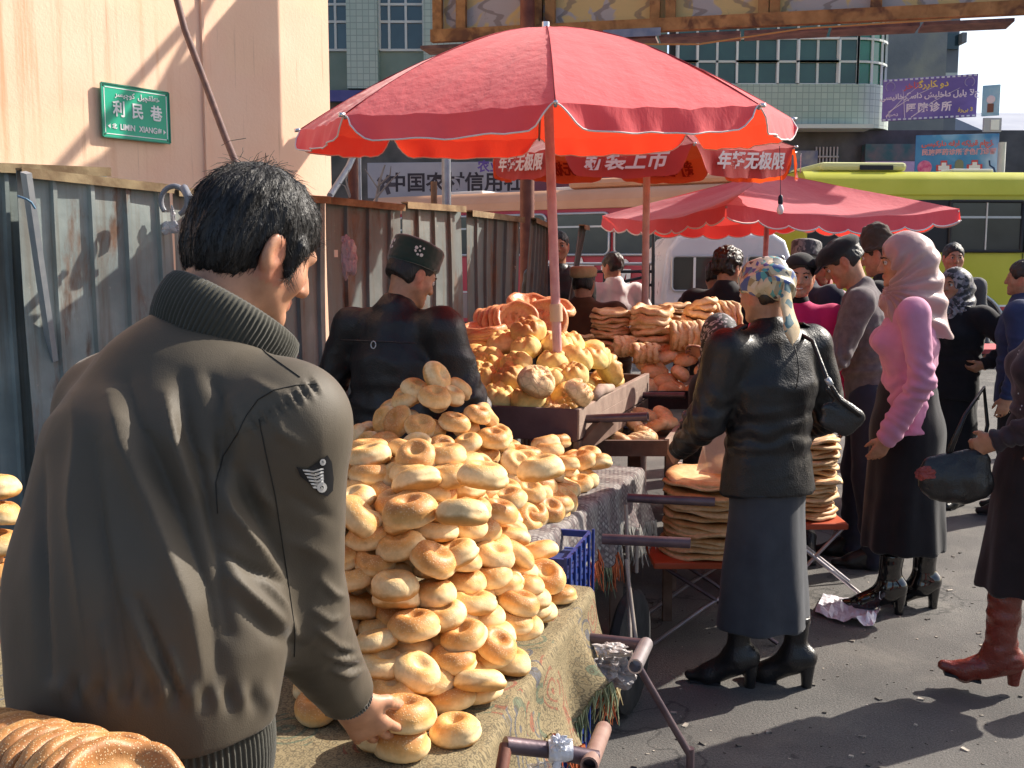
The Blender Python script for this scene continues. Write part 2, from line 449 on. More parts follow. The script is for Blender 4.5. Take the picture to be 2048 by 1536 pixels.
mb.add([c1, c2, c2 + top, c1 + top], [(0, 1, 2, 3)]); mb.add([c2, c3, c3 + top, c2 + top], [(0, 1, 2, 3)])
mb.add([c0 + top, c1 + top, c2 + top, c3 + top], [(0, 1, 2, 3)])
mb.build('wall', PL, bld, inv=inv)
mb = MB(); q = wallp(0.62, 0, 0.01)
mb.obox(wallp(0.70, 4.0, 0.012), WD * 0.012, WN * 0.012, (0, 0, 4.0)); mb.build('corner_joint', PL, bld, inv=inv)
mb = MB(); mb.obox(wallp(2.26, 4.55, -0.1), WD * 0.10, WN * 0.3, (0, 0, 0.22)); mb.build('ledge', PL, bld, inv=inv, bevel=0.01)

# street sign
sgn = thing('street_sign', 'green street name plate with white lettering on the salmon wall', 'sign', wallp(0, 0))
Ms = frame_matrix(wallp(0.02, 2.74, 0.035), WD, WN)
GS = M('sign_green', (0.0, 0.36, 0.20), (0.0, 0.42, 0.25), 3, 0.35, spec=0.5); WH = M('paint_white', (0.82, 0.83, 0.82), rough=0.45)
GE = M('sign_edge', (0.02, 0.22, 0.14), rough=0.4); SCR = M('screw', (0.05, 0.06, 0.06), rough=0.4, metal=0.6)
isg = Matrix.Translation(-wallp(0, 0))
def on_sign(o): o.matrix_local = isg @ Ms; return o
W2, H2 = 0.305, 0.198
mb = MB(); mb.box((-W2, -H2, -0.012), (W2, H2, 0.0)); on_sign(mb.build('plate', GS, sgn, bevel=0.003))
for a in ((-W2, -H2, W2, -H2), (W2, -H2, W2, H2), (W2, H2, -W2, H2), (-W2, H2, -W2, -H2)):
    mb = MB(); p, q = Vector((a[0], a[1], 0.002)), Vector((a[2], a[3], 0.002)); d = (q - p).normalized()
    mb.beam(p + d * 0.004, q - d * 0.004, 0.009, 0.012); on_sign(mb.build('frame_edge', GE, sgn))
    i = 0.026; p2 = Vector((a[0] * (1 - i / W2), a[1] * (1 - i / H2), 0.0012)); q2 = Vector((a[2] * (1 - i / W2), a[3] * (1 - i / H2), 0.0012))
    mb = MB(); d2 = (q2 - p2).normalized() * 0.008; mb.beam(p2 + d2, q2 - d2, 0.006, 0.0024); on_sign(mb.build('border_line', WH, sgn))
    mb = MB(); mb.lathe([(0.007, 0.0), (0.006, 0.003)], 10, (a[0] * 0.93, a[1] * 0.90, 0.0)); on_sign(mb.build('screw', SCR, sgn))
def sign_txt(s, size, x, y, bold=0.0, xs=1.0, mat=WH):
    o = text_mesh('lettering', s, size, mat, sgn, bold=bold, depth=0.003, xs=xs); o.matrix_local = isg @ Ms @ Matrix.Translation((x, y, 0.003)); return o
sign_txt('利', 0.125, -0.155, 0.012, 0.0028, 0.88); sign_txt('民', 0.125, 0.01, 0.012, 0.0028, 0.88); sign_txt('巷', 0.125, 0.18, 0.012, 0.0028, 0.88)
sign_txt('\ufeae\ufeb4\ufef4\ufb7c\ufeee\ufedb', 0.056, -0.10, 0.128, 0.0008) ; sign_txt('\ufede\ufef4\ufb7d\ufed8\ufee0\ufeea\ufea7', 0.056, 0.115, 0.128, 0.0008)
sign_txt('LIMIN', 0.062, -0.085, -0.115, 0.0012, 0.85); sign_txt('XIANG', 0.062, 0.10, -0.115, 0.0012, 0.85)
sign_txt('北', 0.042, -0.20, -0.115, 0.001); sign_txt('南', 0.042, 0.205, -0.115, 0.001)
for sx, x in ((-1, -0.245), (1, 0.252)):
    mb = MB(); mb.add([(x + sx * 0.014, -0.115, 0.003), (x - sx * 0.010, -0.097, 0.003), (x - sx * 0.010, -0.133, 0.003)], [(0, 1, 2)]); on_sign(mb.build('arrow', WH, sgn))

# leaning service pipe in front of the wall
PIPE = M('dark_pipe', (0.10, 0.055, 0.05), (0.17, 0.09, 0.07), 14, 0.6, bumps=0.3, bscale=80)
mb = MB(); mb.tube([at(338, -60, 6.9), at(370, 60, 6.75), at(410, 165, 6.55), at(450, 272, 6.35), at(492, 375, 6.1), at(520, 440, 5.95)], 0.021, 10)
mb.tube([at(520, 440, 5.95), (at(520, 440, 5.95).x, 5.95, 0.0)], 0.021, 10)
tag(mb.build('service_pipe', PIPE, smooth=True), 'long thin dark pipe leaning up in front of the salmon wall', 'pipe')

# ================================================================== CORRUGATED FENCE
def mat_fence(name, seed, rust, tone):
    m, nt, b = new_mat(name)
    v = coords(nt, 'Object'); v.node.inputs['Location'].default_value = (seed * 3.1, seed, 0)
    c = ramp(nt, noise(nt, v, 3.0, 5), [(0.3, (0.085 * tone, 0.10 * tone, 0.10 * tone)), (0.55, (0.13 * tone, 0.155 * tone, 0.15 * tone)), (0.75, (0.20 * tone, 0.225 * tone, 0.215 * tone))])
    st = coords(nt, 'Object', (9, 9, 0.45))
    drip = ramp(nt, noise(nt, st, 2.4, 6, 0.65), [(0.46, (0, 0, 0)), (0.63, (1, 1, 1))])
    c = mixc(nt, mth(nt, 'MULTIPLY', drip, 0.55), c, (0.13, 0.095, 0.06))
    ru = ramp(nt, noise(nt, coords(nt, 'Object', (3, 3, 0.9)), 1.7 + seed * 0.13, 6, 0.65, 0.3), [(0.60 - rust * 0.10, (0, 0, 0)), (0.70 - rust * 0.08, (1, 1, 1))])
    c = mixc(nt, ru, c, ramp(nt, noise(nt, v, 14, 4), [(0.3, (0.085, 0.045, 0.028)), (0.7, (0.19, 0.095, 0.05))]))
    fl = ramp(nt, noise(nt, coords(nt, 'Object', (4, 4, 1.4)), 6.5, 6, 0.75), [(0.66, (0, 0, 0)), (0.69, (1, 1, 1))])
    c = mixc(nt, mth(nt, 'MULTIPLY', fl, 0.8 * rust), c, (0.62, 0.52, 0.40))
    nt.links.new(c, b.inputs['Base Color']); b.inputs['Roughness'].default_value = 0.55; b.inputs['Metallic'].default_value = 0.0
    bump(nt, b, noise(nt, v, 22, 5, 0.6), 0.22, 0.006)
    return m
FM = [mat_fence('sheet_metal_%d' % i, i, r, t) for i, (r, t) in enumerate([(0.1, 1.8), (0.40, 1.65), (0.3, 1.35), (0.4, 1.2), (0.45, 1.1), (0.8, 0.95)])]
RAIL = M('rusty_angle', (0.16, 0.10, 0.05), (0.33, 0.25, 0.14), 11, 0.75, metal=0.2, bumps=0.3)
fence = thing('corrugated_fence', 'weathered corrugated sheet metal fence with rust patches running behind the stalls', 'fence', (-1.3, 4.0, 0))
finv = Matrix.Translation((1.3, -4.0, 0))
def fence_panel(p, q, ztop0, ztop1, mat, lean=0.0, zb=0.02, wob=0.012, seed=0, leanx=0.0, rail=True, ribw=0.14):
    p, q = Vector(p), Vector(q); d = q - p; L = d.length; d.normalize(); n = Vector((d.y, -d.x, 0))
    prof = []; s = 0.0
    while s < L - 1e-4:
        for ds, o in ((0.0, 0.0), (0.112, 0.0), (0.118, 0.016), (0.131, 0.016), (0.138, 0.0)):
            if s + ds * ribw / 0.14 <= L: prof.append((s + ds * ribw / 0.14, o))
        s += ribw
    prof.append((L, 0.0)); nz = 14; g = []
    for j in range(nz + 1):
        row = []
        for s, o in prof:
            z = lerp(zb, lerp(ztop0, ztop1, s / L), j / nz)
            w = wob * math.sin(s * 5 + seed + z * 2.1) * math.sin(z * 2.6 + seed * 1.7)
            row.append(p + d * (s + leanx * (z - zb)) + n * (o + w + lean * (z - zb)) + Vector((0, 0, z)))
        g.append(row)
    mb = MB(); mb.sheet(g); o = mb.build('panel', mat, fence, inv=finv, solid=0.003)
    if rail:
        mb = MB(); t0 = g[-1][0] + n * 0.0; t1 = g[-1][-1]
        mb.beam(t0 + n * 0.016 + Vector((0, 0, 0.004)), t1 + n * 0.016 + Vector((0, 0, 0.004)), 0.042, 0.006)
        mb.beam(t0 + n * 0.036 - Vector((0, 0, 0.012)), t1 + n * 0.036 - Vector((0, 0, 0.012)), 0.004, 0.028)
        mb.build('rail', RAIL, fence, inv=finv)
    return o
fence_panel((-2.95, 2.35, 0), (-1.52, 4.0, 0), 1.90, 1.955, FM[0], seed=1)
fence_panel((-1.66, 3.62, 0), (-1.30, 4.10, 0), 1.925, 1.90, FM[1], lean=-0.02, seed=2, leanx=0.0)
fence_panel((-1.31, 4.12, 0), (-0.86, 4.86, 0), 1.89, 1.90, FM[2], seed=3)
fence_panel((-0.85, 4.89, 0), (-0.56, 5.27, 0), 1.90, 1.885, FM[3], seed=4)
fence_panel((-0.55, 5.29, 0), (-0.27, 5.72, 0), 1.90, 1.90, FM[4], seed=5)
fence_panel((-0.26, 5.75, 0), (0.02, 6.45, 0), 1.88, 1.87, FM[5], lean=0.01, seed=6)
fence_panel((0.03, 6.48, 0), (0.17, 7.15, 0), 1.87, 1.85, FM[5], lean=0.04, seed=7)
fence_panel((0.16, 7.18, 0), (0.24, 7.75, 0), 1.85, 1.86, FM[3], lean=0.16, seed=8)
# loose sheet leaning out over the joint, and the edge strip of the second sheet
EDGE = M('strip_metal', (0.30, 0.33, 0.36), (0.42, 0.44, 0.45), 9, 0.5, metal=0.3)
mb = MB(); mb.beam(at(52, 345, 3.50), at(106, 720, 3.72), 0.02, 0.035, (0.8, -0.6, 0)); mb.build('edge_strip', EDGE, fence, inv=finv)
# wire tie, hose loop, bags and a paper scrap hanging on the fence
mb = MB(); mb.tube([at(36, 392, 3.42), at(52, 398, 3.40), at(62, 404, 3.42), at(70, 417, 3.44)], 0.0035, 6)
tag(mb.build('wire_tie', M('blue_wire', (0.10, 0.22, 0.34), rough=0.5), smooth=True), 'short blue wire tie twisted on the fence edge', 'wire')
mb = MB(); ht = [at(348 + 26 * math.cos(a) , 402 + 30 * math.sin(a), 3.98) for a in np.linspace(2.4, 7.4, 18)]
mb.tube(ht, 0.010, 8); mb.tube([at(368, 376, 3.96), at(378, 396, 3.9), at(382, 420, 3.92)], 0.016, 8)
tag(mb.build('hose_loop', M('grey_hose', (0.16, 0.17, 0.19), (0.24, 0.25, 0.28), 12, 0.55), smooth=True), 'loop of grey hose hooked over the fence top', 'hose')
def film(name, c, alpha=0.5, rough=0.25):
    if name in MATS: return MATS[name]
    m, nt, b = new_mat(name); b.inputs['Base Color'].default_value = c4(c); b.inputs['Roughness'].default_value = rough
    b.inputs['Alpha'].default_value = alpha; b.inputs['Specular IOR Level'].default_value = 0.7
    b.inputs['Subsurface Weight'].default_value = 0.0
    bump(nt, b, noise(nt, coords(nt), 26, 4), 0.6, 0.02)
    return m
def crumple(name, c, r, mat, n=160, seed=0, amp=0.35, squash=(1, 1, 1), parent=None):
    """crumpled bag: a folded, creased closed skin"""
    bm = bmesh.new(); bmesh.ops.create_icosphere(bm, subdivisions=4, radius=1.0)
    P = np.array([v.co[:] for v in bm.verts]); f1 = fbm(P, 1.9, 2, seed); f2 = np.abs(fbm(P, 4.6, 3, seed + 5))
    for v, a, b2 in zip(bm.verts, f1, f2):
        k = 1 + amp * a - amp * 0.55 * b2
        v.co = Vector((v.co.x * r * k * squash[0], v.co.y * r * k * squash[1], v.co.z * r * k * squash[2]))
    me = bpy.data.meshes.new(name); bm.to_mesh(me); bm.free()
    return link(name, me, mat, parent, c)
BAGP = film('pink_film', (0.55, 0.36, 0.36), 0.72)
b1 = thing('hanging_bag', 'small knotted pinkish plastic bag hanging on the fence', 'bag', at(698, 520, 4.60))
o = crumple('bag_body', (0, 0, 0), 0.055, BAGP, seed=3, squash=(0.62, 0.5, 1.5), parent=b1)
o = crumple('bag_knot', (-0.012, 0.0, 0.085), 0.018, BAGP, seed=4, squash=(0.9, 0.6, 1.3), parent=b1)
b1 = thing('hanging_bag', 'torn grey plastic scrap tied to the fence beside the dark-haired head', 'bag', at(340, 455, 4.06))
crumple('bag_body', (0, 0, 0), 0.030, film('grey_film', (0.45, 0.45, 0.48), 0.7), seed=9, squash=(1.2, 0.5, 0.9), parent=b1)
crumple('bag_strip', (0.012, 0, 0.05), 0.022, film('grey_film', (0, 0, 0)), seed=10, squash=(0.4, 0.4, 1.5), parent=b1)
mb = MB(); mb.obox(at(672, 507, 4.68), WD * 0.011, WN * 0.001, (0, 0, 0.016)); tag(mb.build('paper_scrap', M('paper', (0.75, 0.70, 0.60), rough=0.8)), 'tiny white paper scrap pasted on the rusty fence', 'paper')

# ================================================================== POLES, BILLBOARD, TWIGS
RUST = M('rust_red', (0.11, 0.035, 0.025), (0.19, 0.07, 0.045), 9, 0.7, bumps=0.2)
BL, BR, BZ0, BZ1 = Vector((-0.75, 10.3, 0)), Vector((4.45, 9.12, 0)), 3.66, 5.28
bd = (BR - BL).normalized(); bn = Vector((bd.y, -bd.x, 0))           # towards the camera
bb = thing('billboard', 'weathered billboard with a rusty timber frame and faded painted panels overhead', 'billboard', BL)
binv = Matrix.Translation(-BL)
def bp(s, z, off=0.0): return BL + bd * s + bn * off + Vector((0, 0, z))
def mat_mural():
    m, nt, b = new_mat('faded_mural')
    v = coords(nt, 'Object')
    g = ramp(nt, noise(nt, v, 2.4, 3, 0.5, 1.3), [(0.46, (0.44, 0.40, 0.38)), (0.50, (0.62, 0.46, 0.20))], 'LINEAR')
    d = ramp(nt, noise(nt, v, 9, 6, 0.7), [(0.60, (0, 0, 0)), (0.70, (1, 1, 1))])
    c = mixc(nt, mth(nt, 'MULTIPLY', d, 0.6), g, (0.22, 0.17, 0.12))
    w = N(nt, 'ShaderNodeTexWave', Scale=1.4, Distortion=7.0, Detail=3.0); nt.links.new(coords(nt, 'Object', (0.6, 0.6, 3.0)), w.inputs['Vector'])
    c = mixc(nt, mth(nt, 'MULTIPLY', ramp(nt, w.outputs['Fac'], [(0.90, (0, 0, 0)), (0.96, (1, 1, 1))]), 0.6), c, (0.18, 0.14, 0.12))
    nt.links.new(c, b.inputs['Base Color']); b.inputs['Roughness'].default_value = 0.85
    bump(nt, b, noise(nt, v, 30, 5), 0.3, 0.01)
    return m
WOODF = M('frame_timber', (0.26, 0.13, 0.045), (0.44, 0.24, 0.09), 7, 0.8, bumps=0.35, bscale=40, stretch=(1, 1, 1), c3=(0.13, 0.06, 0.03), s3=5)
LB = (BR - BL).length
MUR = mat_mural()
cuts = [0.10, 1.02, 2.10, 3.05, 4.0, LB - 0.1]
for a, c in zip(cuts[:-1], cuts[1:]):
    mb = MB(); mb.obox(bp((a + c) / 2, (BZ0 + BZ1) / 2 + 0.02, -0.02), bd * ((c - a) / 2 - 0.005), bn * 0.012, (0, 0, (BZ1 - BZ0) / 2 - 0.08)); mb.build('panel', MUR, bb, inv=binv)
for s in (0.06, 0.29, 1.02, 1.14, 2.10, 2.24, 3.05, 3.15, 4.0, LB - 0.06):
    mb = MB(); mb.obox(bp(s, (BZ0 + BZ1) / 2, 0.035), bd * 0.045, bn * 0.035, (0, 0, (BZ1 - BZ0) / 2 - 0.05)); mb.build('upright', WOODF, bb, inv=binv)
for z in (BZ0 + 0.06, BZ1 - 0.05):
    mb = MB(); mb.obox(bp(LB / 2, z, 0.05), bd * LB / 2, bn * 0.045, (0, 0, 0.055)); mb.build('rail', WOODF, bb, inv=binv)
for k, s in enumerate(np.arange(0.25, LB, 0.75)):
    mb = MB(); mb.obox(bp(s, BZ0 - 0.035, -0.10), bd * 0.36, bn * 0.16, (0, 0, 0.014)); mb.build('soffit_board', M('soffit', (0.10, 0.06, 0.06), (0.20, 0.12, 0.10), 8, 0.8), bb, inv=binv)
mb = MB(); mb.obox(bp(1.9, BZ0 - 0.005, 0.105), bd * 0.26, bn * 0.006, (0, 0, 0.035)); mb.build('blue_strip', M('blue_tin', (0.14, 0.20, 0.30), (0.24, 0.30, 0.38), 8, 0.6), bb, inv=binv)
# open truss along the top and back stays
for i in range(9):
    mb = MB(); s0 = i * LB / 9; s1 = (i + 1) * LB / 9
    za, zb = (BZ1, BZ1 + 0.42) if i % 2 == 0 else (BZ1 + 0.42, BZ1)
    mb.beam(bp(s0, za, -0.05), bp(s1, zb, -0.05), 0.05, 0.05); mb.build('truss_strut', RUST, bb, inv=binv)
mb = MB(); mb.beam(bp(0, BZ1 + 0.42, -0.05), bp(LB + 0.6, BZ1 + 0.42, -0.05), 0.06, 0.06); mb.build('truss_chord', RUST, bb, inv=binv)
for s in (0.95, 5.75):
    mb = MB(); p = bp(s, 0, 0.16); mb.lathe([(0.068, 0.0), (0.066, BZ1)], 20, p); mb.build('post', RUST, bb, inv=binv, smooth=True)
mb = MB(); mb.tube([bp(1.8, BZ0 - 0.10, 0.1), bp(2.5, BZ0 - 0.13, 0.1), bp(3.4, BZ0 - 0.04, 0.12), bp(4.6, BZ0 - 0.02, 0.12)], 0.008, 6)
mb.build('cable', M('tan_cable', (0.45, 0.25, 0.08), rough=0.6), bb, inv=binv, smooth=True)

def pole(label, px, Y, r, z1, mat, name='pole', tilt=0.0):
    p = at(px, 520, Y); mb = MB(); mb.tube([(p.x, Y, 0), (p.x + tilt, Y, z1)], r, 14)
    return tag(mb.build(name, mat, smooth=True), label, 'pole')
STEEL = M('galvanised', (0.30, 0.32, 0.35), (0.42, 0.44, 0.47), 10, 0.45, metal=0.5)
pole('grey steel pole rising behind the fence in front of the bank signboard', 894, 8.3, 0.036, 2.62, STEEL)
pole('short brown wooden post end sticking up behind the fence', 869, 7.4, 0.022, 2.16, M('old_wood', (0.20, 0.11, 0.06), (0.30, 0.18, 0.10), 9, 0.8))
pole('rust brown pole beside the corner of the salmon building', 709, 8.9, 0.042, 2.75, RUST)
pole('thin grey post beside the rust brown pole', 722, 9.2, 0.016, 2.75, STEEL)
mb = MB(); mb.tube([at(660, 392, 8.2), at(697, 334, 8.6), at(712, 300, 8.8)], 0.026, 10); mb.tube([at(660, 392, 8.2), (at(660, 392, 8.2).x, 8.2, 0)], 0.026, 10)
tag(mb.build('slanting_strut', STEEL, smooth=True), 'grey strut slanting up from behind the fence by the salmon corner', 'strut')
TW = M('twig_bark', (0.20, 0.17, 0.15), (0.34, 0.30, 0.26), 12, 0.85)
tr = thing('bare_sapling', 'bare thin-branched sapling standing behind the fence', 'tree', (at(752, 520, 8.0).x, 8.0, 0))
ti = Matrix.Translation(-Vector((at(752, 520, 8.0).x, 8.0, 0)))
mb = MB(); mb.tube([(at(752, 520, 8.0).x, 8.0, 0), at(752, 405, 8.0), at(760, 360, 8.05), at(770, 330, 8.05)], [0.02, 0.014, 0.010, 0.006], 8); mb.build('trunk', TW, tr, inv=ti, smooth=True)
for a in (((754, 395), (775, 368), (800, 344)), ((757, 378), (742, 356), (730, 338)), ((700, 395), (690, 372), (678, 366)), ((757, 372), (780, 350), (782, 332)), ((700, 392), (692, 360), (698, 340))):
    mb = MB(); mb.tube([at(x, y, 8.0) for x, y in a], [0.008, 0.006, 0.003], 6); mb.build('branch', TW, tr, inv=ti, smooth=True)

# ================================================================== GREEN TILED BUILDING
TY = 28.0
def tile_mat(name, c, c2, grout, sz):
    m, nt, b = new_mat(name)
    v = coords(nt, 'Object', (1, 1, 1), (R(90), 0, 0))
    br = N(nt, 'ShaderNodeTexBrick', Scale=1.0); br.offset = 0.0
    br.inputs['Color1'].default_value = c4(c); br.inputs['Color2'].default_value = c4(c2); br.inputs['Mortar'].default_value = c4(grout)
    br.inputs['Mortar Size'].default_value = sz * 0.07; br.inputs['Brick Width'].default_value = sz; br.inputs['Row Height'].default_value = sz
    nt.links.new(v, br.inputs['Vector'])
    nt.links.new(mixc(nt, 0.35, br.outputs['Color'], ramp(nt, noise(nt, v, 0.5, 4), [(0.3, c), (0.7, c2)])), b.inputs['Base Color'])
    b.inputs['Roughness'].default_value = 0.4
    return m
TILE = tile_mat('pale_green_tile', (0.30, 0.40, 0.35), (0.40, 0.49, 0.43), (0.17, 0.22, 0.20), 0.16)
GPANEL = M('green_spandrel', (0.14, 0.22, 0.19), (0.19, 0.27, 0.23), 1.2, 0.5)
WFR = M('white_frame', (0.55, 0.60, 0.58), rough=0.45)
def mat_pane(name, c, rough=0.08):
    m, nt, b = new_mat(name); b.inputs['Roughness'].default_value = rough; b.inputs['Specular IOR Level'].default_value = 0.8
    v = coords(nt, 'Object')
    nt.links.new(ramp(nt, noise(nt, v, 0.7, 3), [(0.35, tuple(x * 0.7 for x in c)), (0.65, tuple(x * 1.3 for x in c))]), b.inputs['Base Color'])
    bump(nt, b, noise(nt, v, 1.5, 2), 0.05, 0.05)
    return m
PANE = mat_pane('green_glass', (0.025, 0.075, 0.062)); PANEB = mat_pane('blue_glass', (0.03, 0.07, 0.09)); PANEL_ = mat_pane('bright_green_glass', (0.03, 0.20, 0.13))
def bx(px, Y=TY): return (px - 1024) / F * Y * 0.993          # X at depth Y for a pixel column near the horizon rows
def bz(py, Y=TY): d = ray(1024, py); return CH + d.z / d.y * Y
gb = thing('tiled_building', 'pale green mosaic tiled office building with window bands behind the buses', 'building', (0, TY, 0)); gi = Matrix.Translation((0, -TY, 0))
X0, X1, XC = bx(560), bx(1700), bx(1775)
ZS, ZT, ZB = bz(170), 9.6, bz(256)
# left wing wall with pilasters
def wall_box(name, a, b, mat): mb = MB(); mb.box(a, b); return mb.build(name, mat, gb, inv=gi)
wall_box('wall', (X0, TY + 0.25, 0), (bx(1330), TY + 9, ZT + 1), GPANEL)
pil = [(bx(560), bx(640)), (bx(702), bx(762)), (bx(852), bx(925)), (bx(1015), bx(1090)), (bx(1180), bx(1255))]
for a, b_ in pil: wall_box('pilaster', (a, TY - 0.12, bz(178)), (b_, TY + 0.25, ZT + 1), TILE)
def window(x0, x1, z0, z1, y, fr=0.07, mx=(), mz=(), pane=PANE, depth=0.08):
    w = thing('window', None, None, (0, 0, 0)); w.parent = gb; 
    mb = MB(); mb.box((x0, y + 0.03, z0), (x1, y + 0.05, z1)); o = mb.build('window', pane, gb, inv=gi)
    bpy.data.objects.remove(w)
    xs = [x0, *mx, x1]; zs = [z0, *mz, z1]
    mb = MB()
    for x in xs: mb.box((x - fr / 2, y - 0.02, z0), (x + fr / 2, y + 0.028, z1))
    mb.build('frame', WFR, o)
    o2 = o.children[0]; o2.location = (0, -TY, 0)
    mb = MB()
    for z in zs: mb.box((x0, y - 0.018, z - fr / 2), (x1, y + 0.026, z + fr / 2))
    t = mb.build('frame', WFR, o); t.location = (0, -TY, 0)
    return o
zz0, zz1 = bz(97), bz(-40)
for (a, b_) in ((bx(640), bx(702)), (bx(764), bx(850)), (bx(925), bx(1015)), (bx(1090), bx(1180))):
    wd = b_ - a
    window(a, b_, zz0, zz1, TY + 0.2, 0.06, (a + wd * 0.22, a + wd * 0.60,), (bz(40), bz(5)), PANEB)
wall_box('fascia', (X0, TY - 0.3, bz(206)), (bx(780), TY - 0.121, bz(184)), M('blue_fascia', (0.05, 0.06, 0.22), (0.09, 0.09, 0.28), 2, 0.5))
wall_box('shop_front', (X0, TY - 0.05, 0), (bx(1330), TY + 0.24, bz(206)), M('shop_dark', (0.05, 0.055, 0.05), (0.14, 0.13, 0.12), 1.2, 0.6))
# right wing: tile apron, ribbon window and rounded corner
RX0 = bx(1332); RC = XC - X1
cx, cy = X1, TY + RC
def ribbon(z0, z1, mat, name, off=0.0, x0=None):
    pts = [(RX0 if x0 is None else x0, TY - off), (X1, TY - off)] + [(cx + math.sin(a) * (RC + off), cy - math.cos(a) * (RC + off)) for a in np.linspace(0, math.pi / 2, 9)[1:]] + [(XC + off, TY + 6)]
    mb = MB(); mb.sheet([[(x, y, z0) for x, y in pts], [(x, y, z1) for x, y in pts]])
    bot = [(x, y, z0) for x, y in pts]
    mb.add(bot + [(RX0, TY + 6, z0)], [tuple(reversed(range(len(bot) + 1)))])
    return mb.build(name, mat, gb, inv=gi)
ribbon(ZB, ZS, TILE, 'tile_apron', 0.15)
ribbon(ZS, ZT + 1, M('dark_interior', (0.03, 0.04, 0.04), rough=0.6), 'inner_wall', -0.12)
sp = [bx(p) for p in np.arange(1346, 1700, 39.3)] + [X1]
lv = [ZS, bz(124), bz(78), bz(30)]
for i in range(len(sp) - 1):
    for j in range(3):
        mb = MB(); mb.box((sp[i] + 0.02, TY - 0.02, lv[j] + 0.02), (sp[i + 1] - 0.02, TY - 0.01, lv[j + 1] - 0.02)); mb.build('pane', PANE, gb, inv=gi)
ang = np.linspace(0, math.pi / 2, 5)
for i in range(4):
    for j in range(3):
        p = [(cx + math.sin(a) * RC, cy - math.cos(a) * RC) for a in (ang[i], ang[i + 1])]
        mb = MB(); mb.sheet([[(x, y, lv[j] + 0.02) for x, y in p], [(x, y, lv[j + 1] - 0.02) for x, y in p]]); mb.build('pane', PANEL_ if i < 2 else PANE, gb, inv=gi)
mull = [(x, TY - 0.04) for x in sp] + [(cx + math.sin(a) * (RC + .03), cy - math.cos(a) * (RC + .03)) for a in ang[1:]]
for x, y in mull:
    mb = MB(); mb.box((x - 0.03, y - 0.03, ZS), (x + 0.03, y + 0.03, ZT)); mb.build('mullion', WFR, gb, inv=gi)
for z in lv:
    pts = [(RX0, TY - 0.05), (X1, TY - 0.05)] + [(cx + math.sin(a) * (RC + .05), cy - math.cos(a) * (RC + .05)) for a in np.linspace(0, math.pi / 2, 9)[1:]]
    mb = MB()
    for p, q in zip(pts[:-1], pts[1:]): mb.beam((*p, z), (*q, z), 0.04, 0.055)
    mb.build('transom', WFR, gb, inv=gi)
for a, b_ in ((1463, 1543), (1583, 1663), (1348, 1386)):
    for z0, z1 in ((lv[0], lv[1]), (lv[1], lv[2])):
        mb = MB(); xa, xb = bx(a), bx(b_)
        for p, q in (((xa, z0), (xb, z0)), ((xb, z0), (xb, z1)), ((xb, z1), (xa, z1)), ((xa, z1), (xa, z0))):
            d = Vector((q[0] - p[0], 0, q[1] - p[1])).normalized() * 0.03
            mb.beam(Vector((p[0], TY - 0.075, p[1])) + d, Vector((q[0], TY - 0.075, q[1])) - d, 0.05, 0.09, (0, 1, 0))
        mb.build('casement', M('casement_white', (0.70, 0.74, 0.72), rough=0.4), gb, inv=gi)
wall_box('canopy_edge', (bx(1570), TY - 0.6, bz(262)), (bx(1722), TY + 0.2, bz(254)), WFR)
SHOP = M('shop_charcoal', (0.035, 0.036, 0.045), (0.085, 0.085, 0.10), 1.5, 0.6)  # dark blue-grey storefront colour, mottled
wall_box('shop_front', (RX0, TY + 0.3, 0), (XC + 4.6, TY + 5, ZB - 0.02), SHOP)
for i, x in enumerate(np.linspace(bx(1630), bx(1672), 7)):
    mb = MB(); mb.box((x - 0.02, TY + 0.2, 2.2), (x + 0.02, TY + 0.24, bz(292))); mb.build('grille_bar', M('grille', (0.35, 0.33, 0.36), rough=0.5), gb, inv=gi)
for z in (bz(330), bz(312)):
    mb = MB(); mb.box((bx(1628), TY + 0.16, z - 0.02), (bx(1674), TY + 0.195, z + 0.02)); mb.build('grille_bar', M('grille', (0, 0, 0)), gb, inv=gi)
mb = MB(); mb.box((bx(1575), TY + 0.15, 2.0), (bx(1632), TY + 0.28, bz(300))); mb.build('poster', M('poster_blue', (0.12, 0.14, 0.26), (0.35, 0.33, 0.32), 2.5, 0.5), gb, inv=gi)
mb = MB(); mb.box((bx(1722), TY - 0.02, bz(322)), (bx(1826), TY + 0.28, bz(288))); mb.build('poster', M('poster_dark', (0.03, 0.09, 0.10), (0.14, 0.10, 0.11), 2.5, 0.5), gb, inv=gi)
mb = MB(); mb.box((bx(1722), TY - 0.05, 1.5), (bx(1826), TY + 0.28, bz(323))); mb.build('poster', M('poster_pink', (0.36, 0.24, 0.42), (0.45, 0.32, 0.5), 2.5, 0.5), gb, inv=gi)

# concrete block behind, and far hazy block
cb = thing('concrete_building', 'bare grey concrete building end beside the green glass corner', 'building', (bx(1840, 36), 36, 0)); ci = Matrix.Translation((-bx(1840, 36), -36, 0))
CON = M('raw_concrete', (0.20, 0.21, 0.22), (0.31, 0.31, 0.30), 0.5, 0.9, c3=(0.38, 0.36, 0.29), s3=0.45, bumps=0.3, bscale=8, bdist=0.05)
mb = MB(); mb.box((bx(1700, 36), 36, 0), (bx(1874, 36), 44, 11.5)); mb.build('wall', CON, cb, inv=ci)
mb = MB(); mb.box((bx(1874, 36), 36.6, 0), (bx(1912, 36), 44, 11.5)); mb.build('side_wall', M('concrete_b', (0.17, 0.19, 0.22), (0.24, 0.26, 0.28), 0.7, 0.9), cb, inv=ci)
for p0, p1 in ((60, 92), (140, 150)):
    mb = MB(); mb.box((bx(1874, 36) + 0.05, 36.5, bz(p1, 36)), (bx(1909, 36), 36.61, bz(p0, 36))); mb.build('window', WFR if p0 > 100 else PANEB, cb, inv=ci)
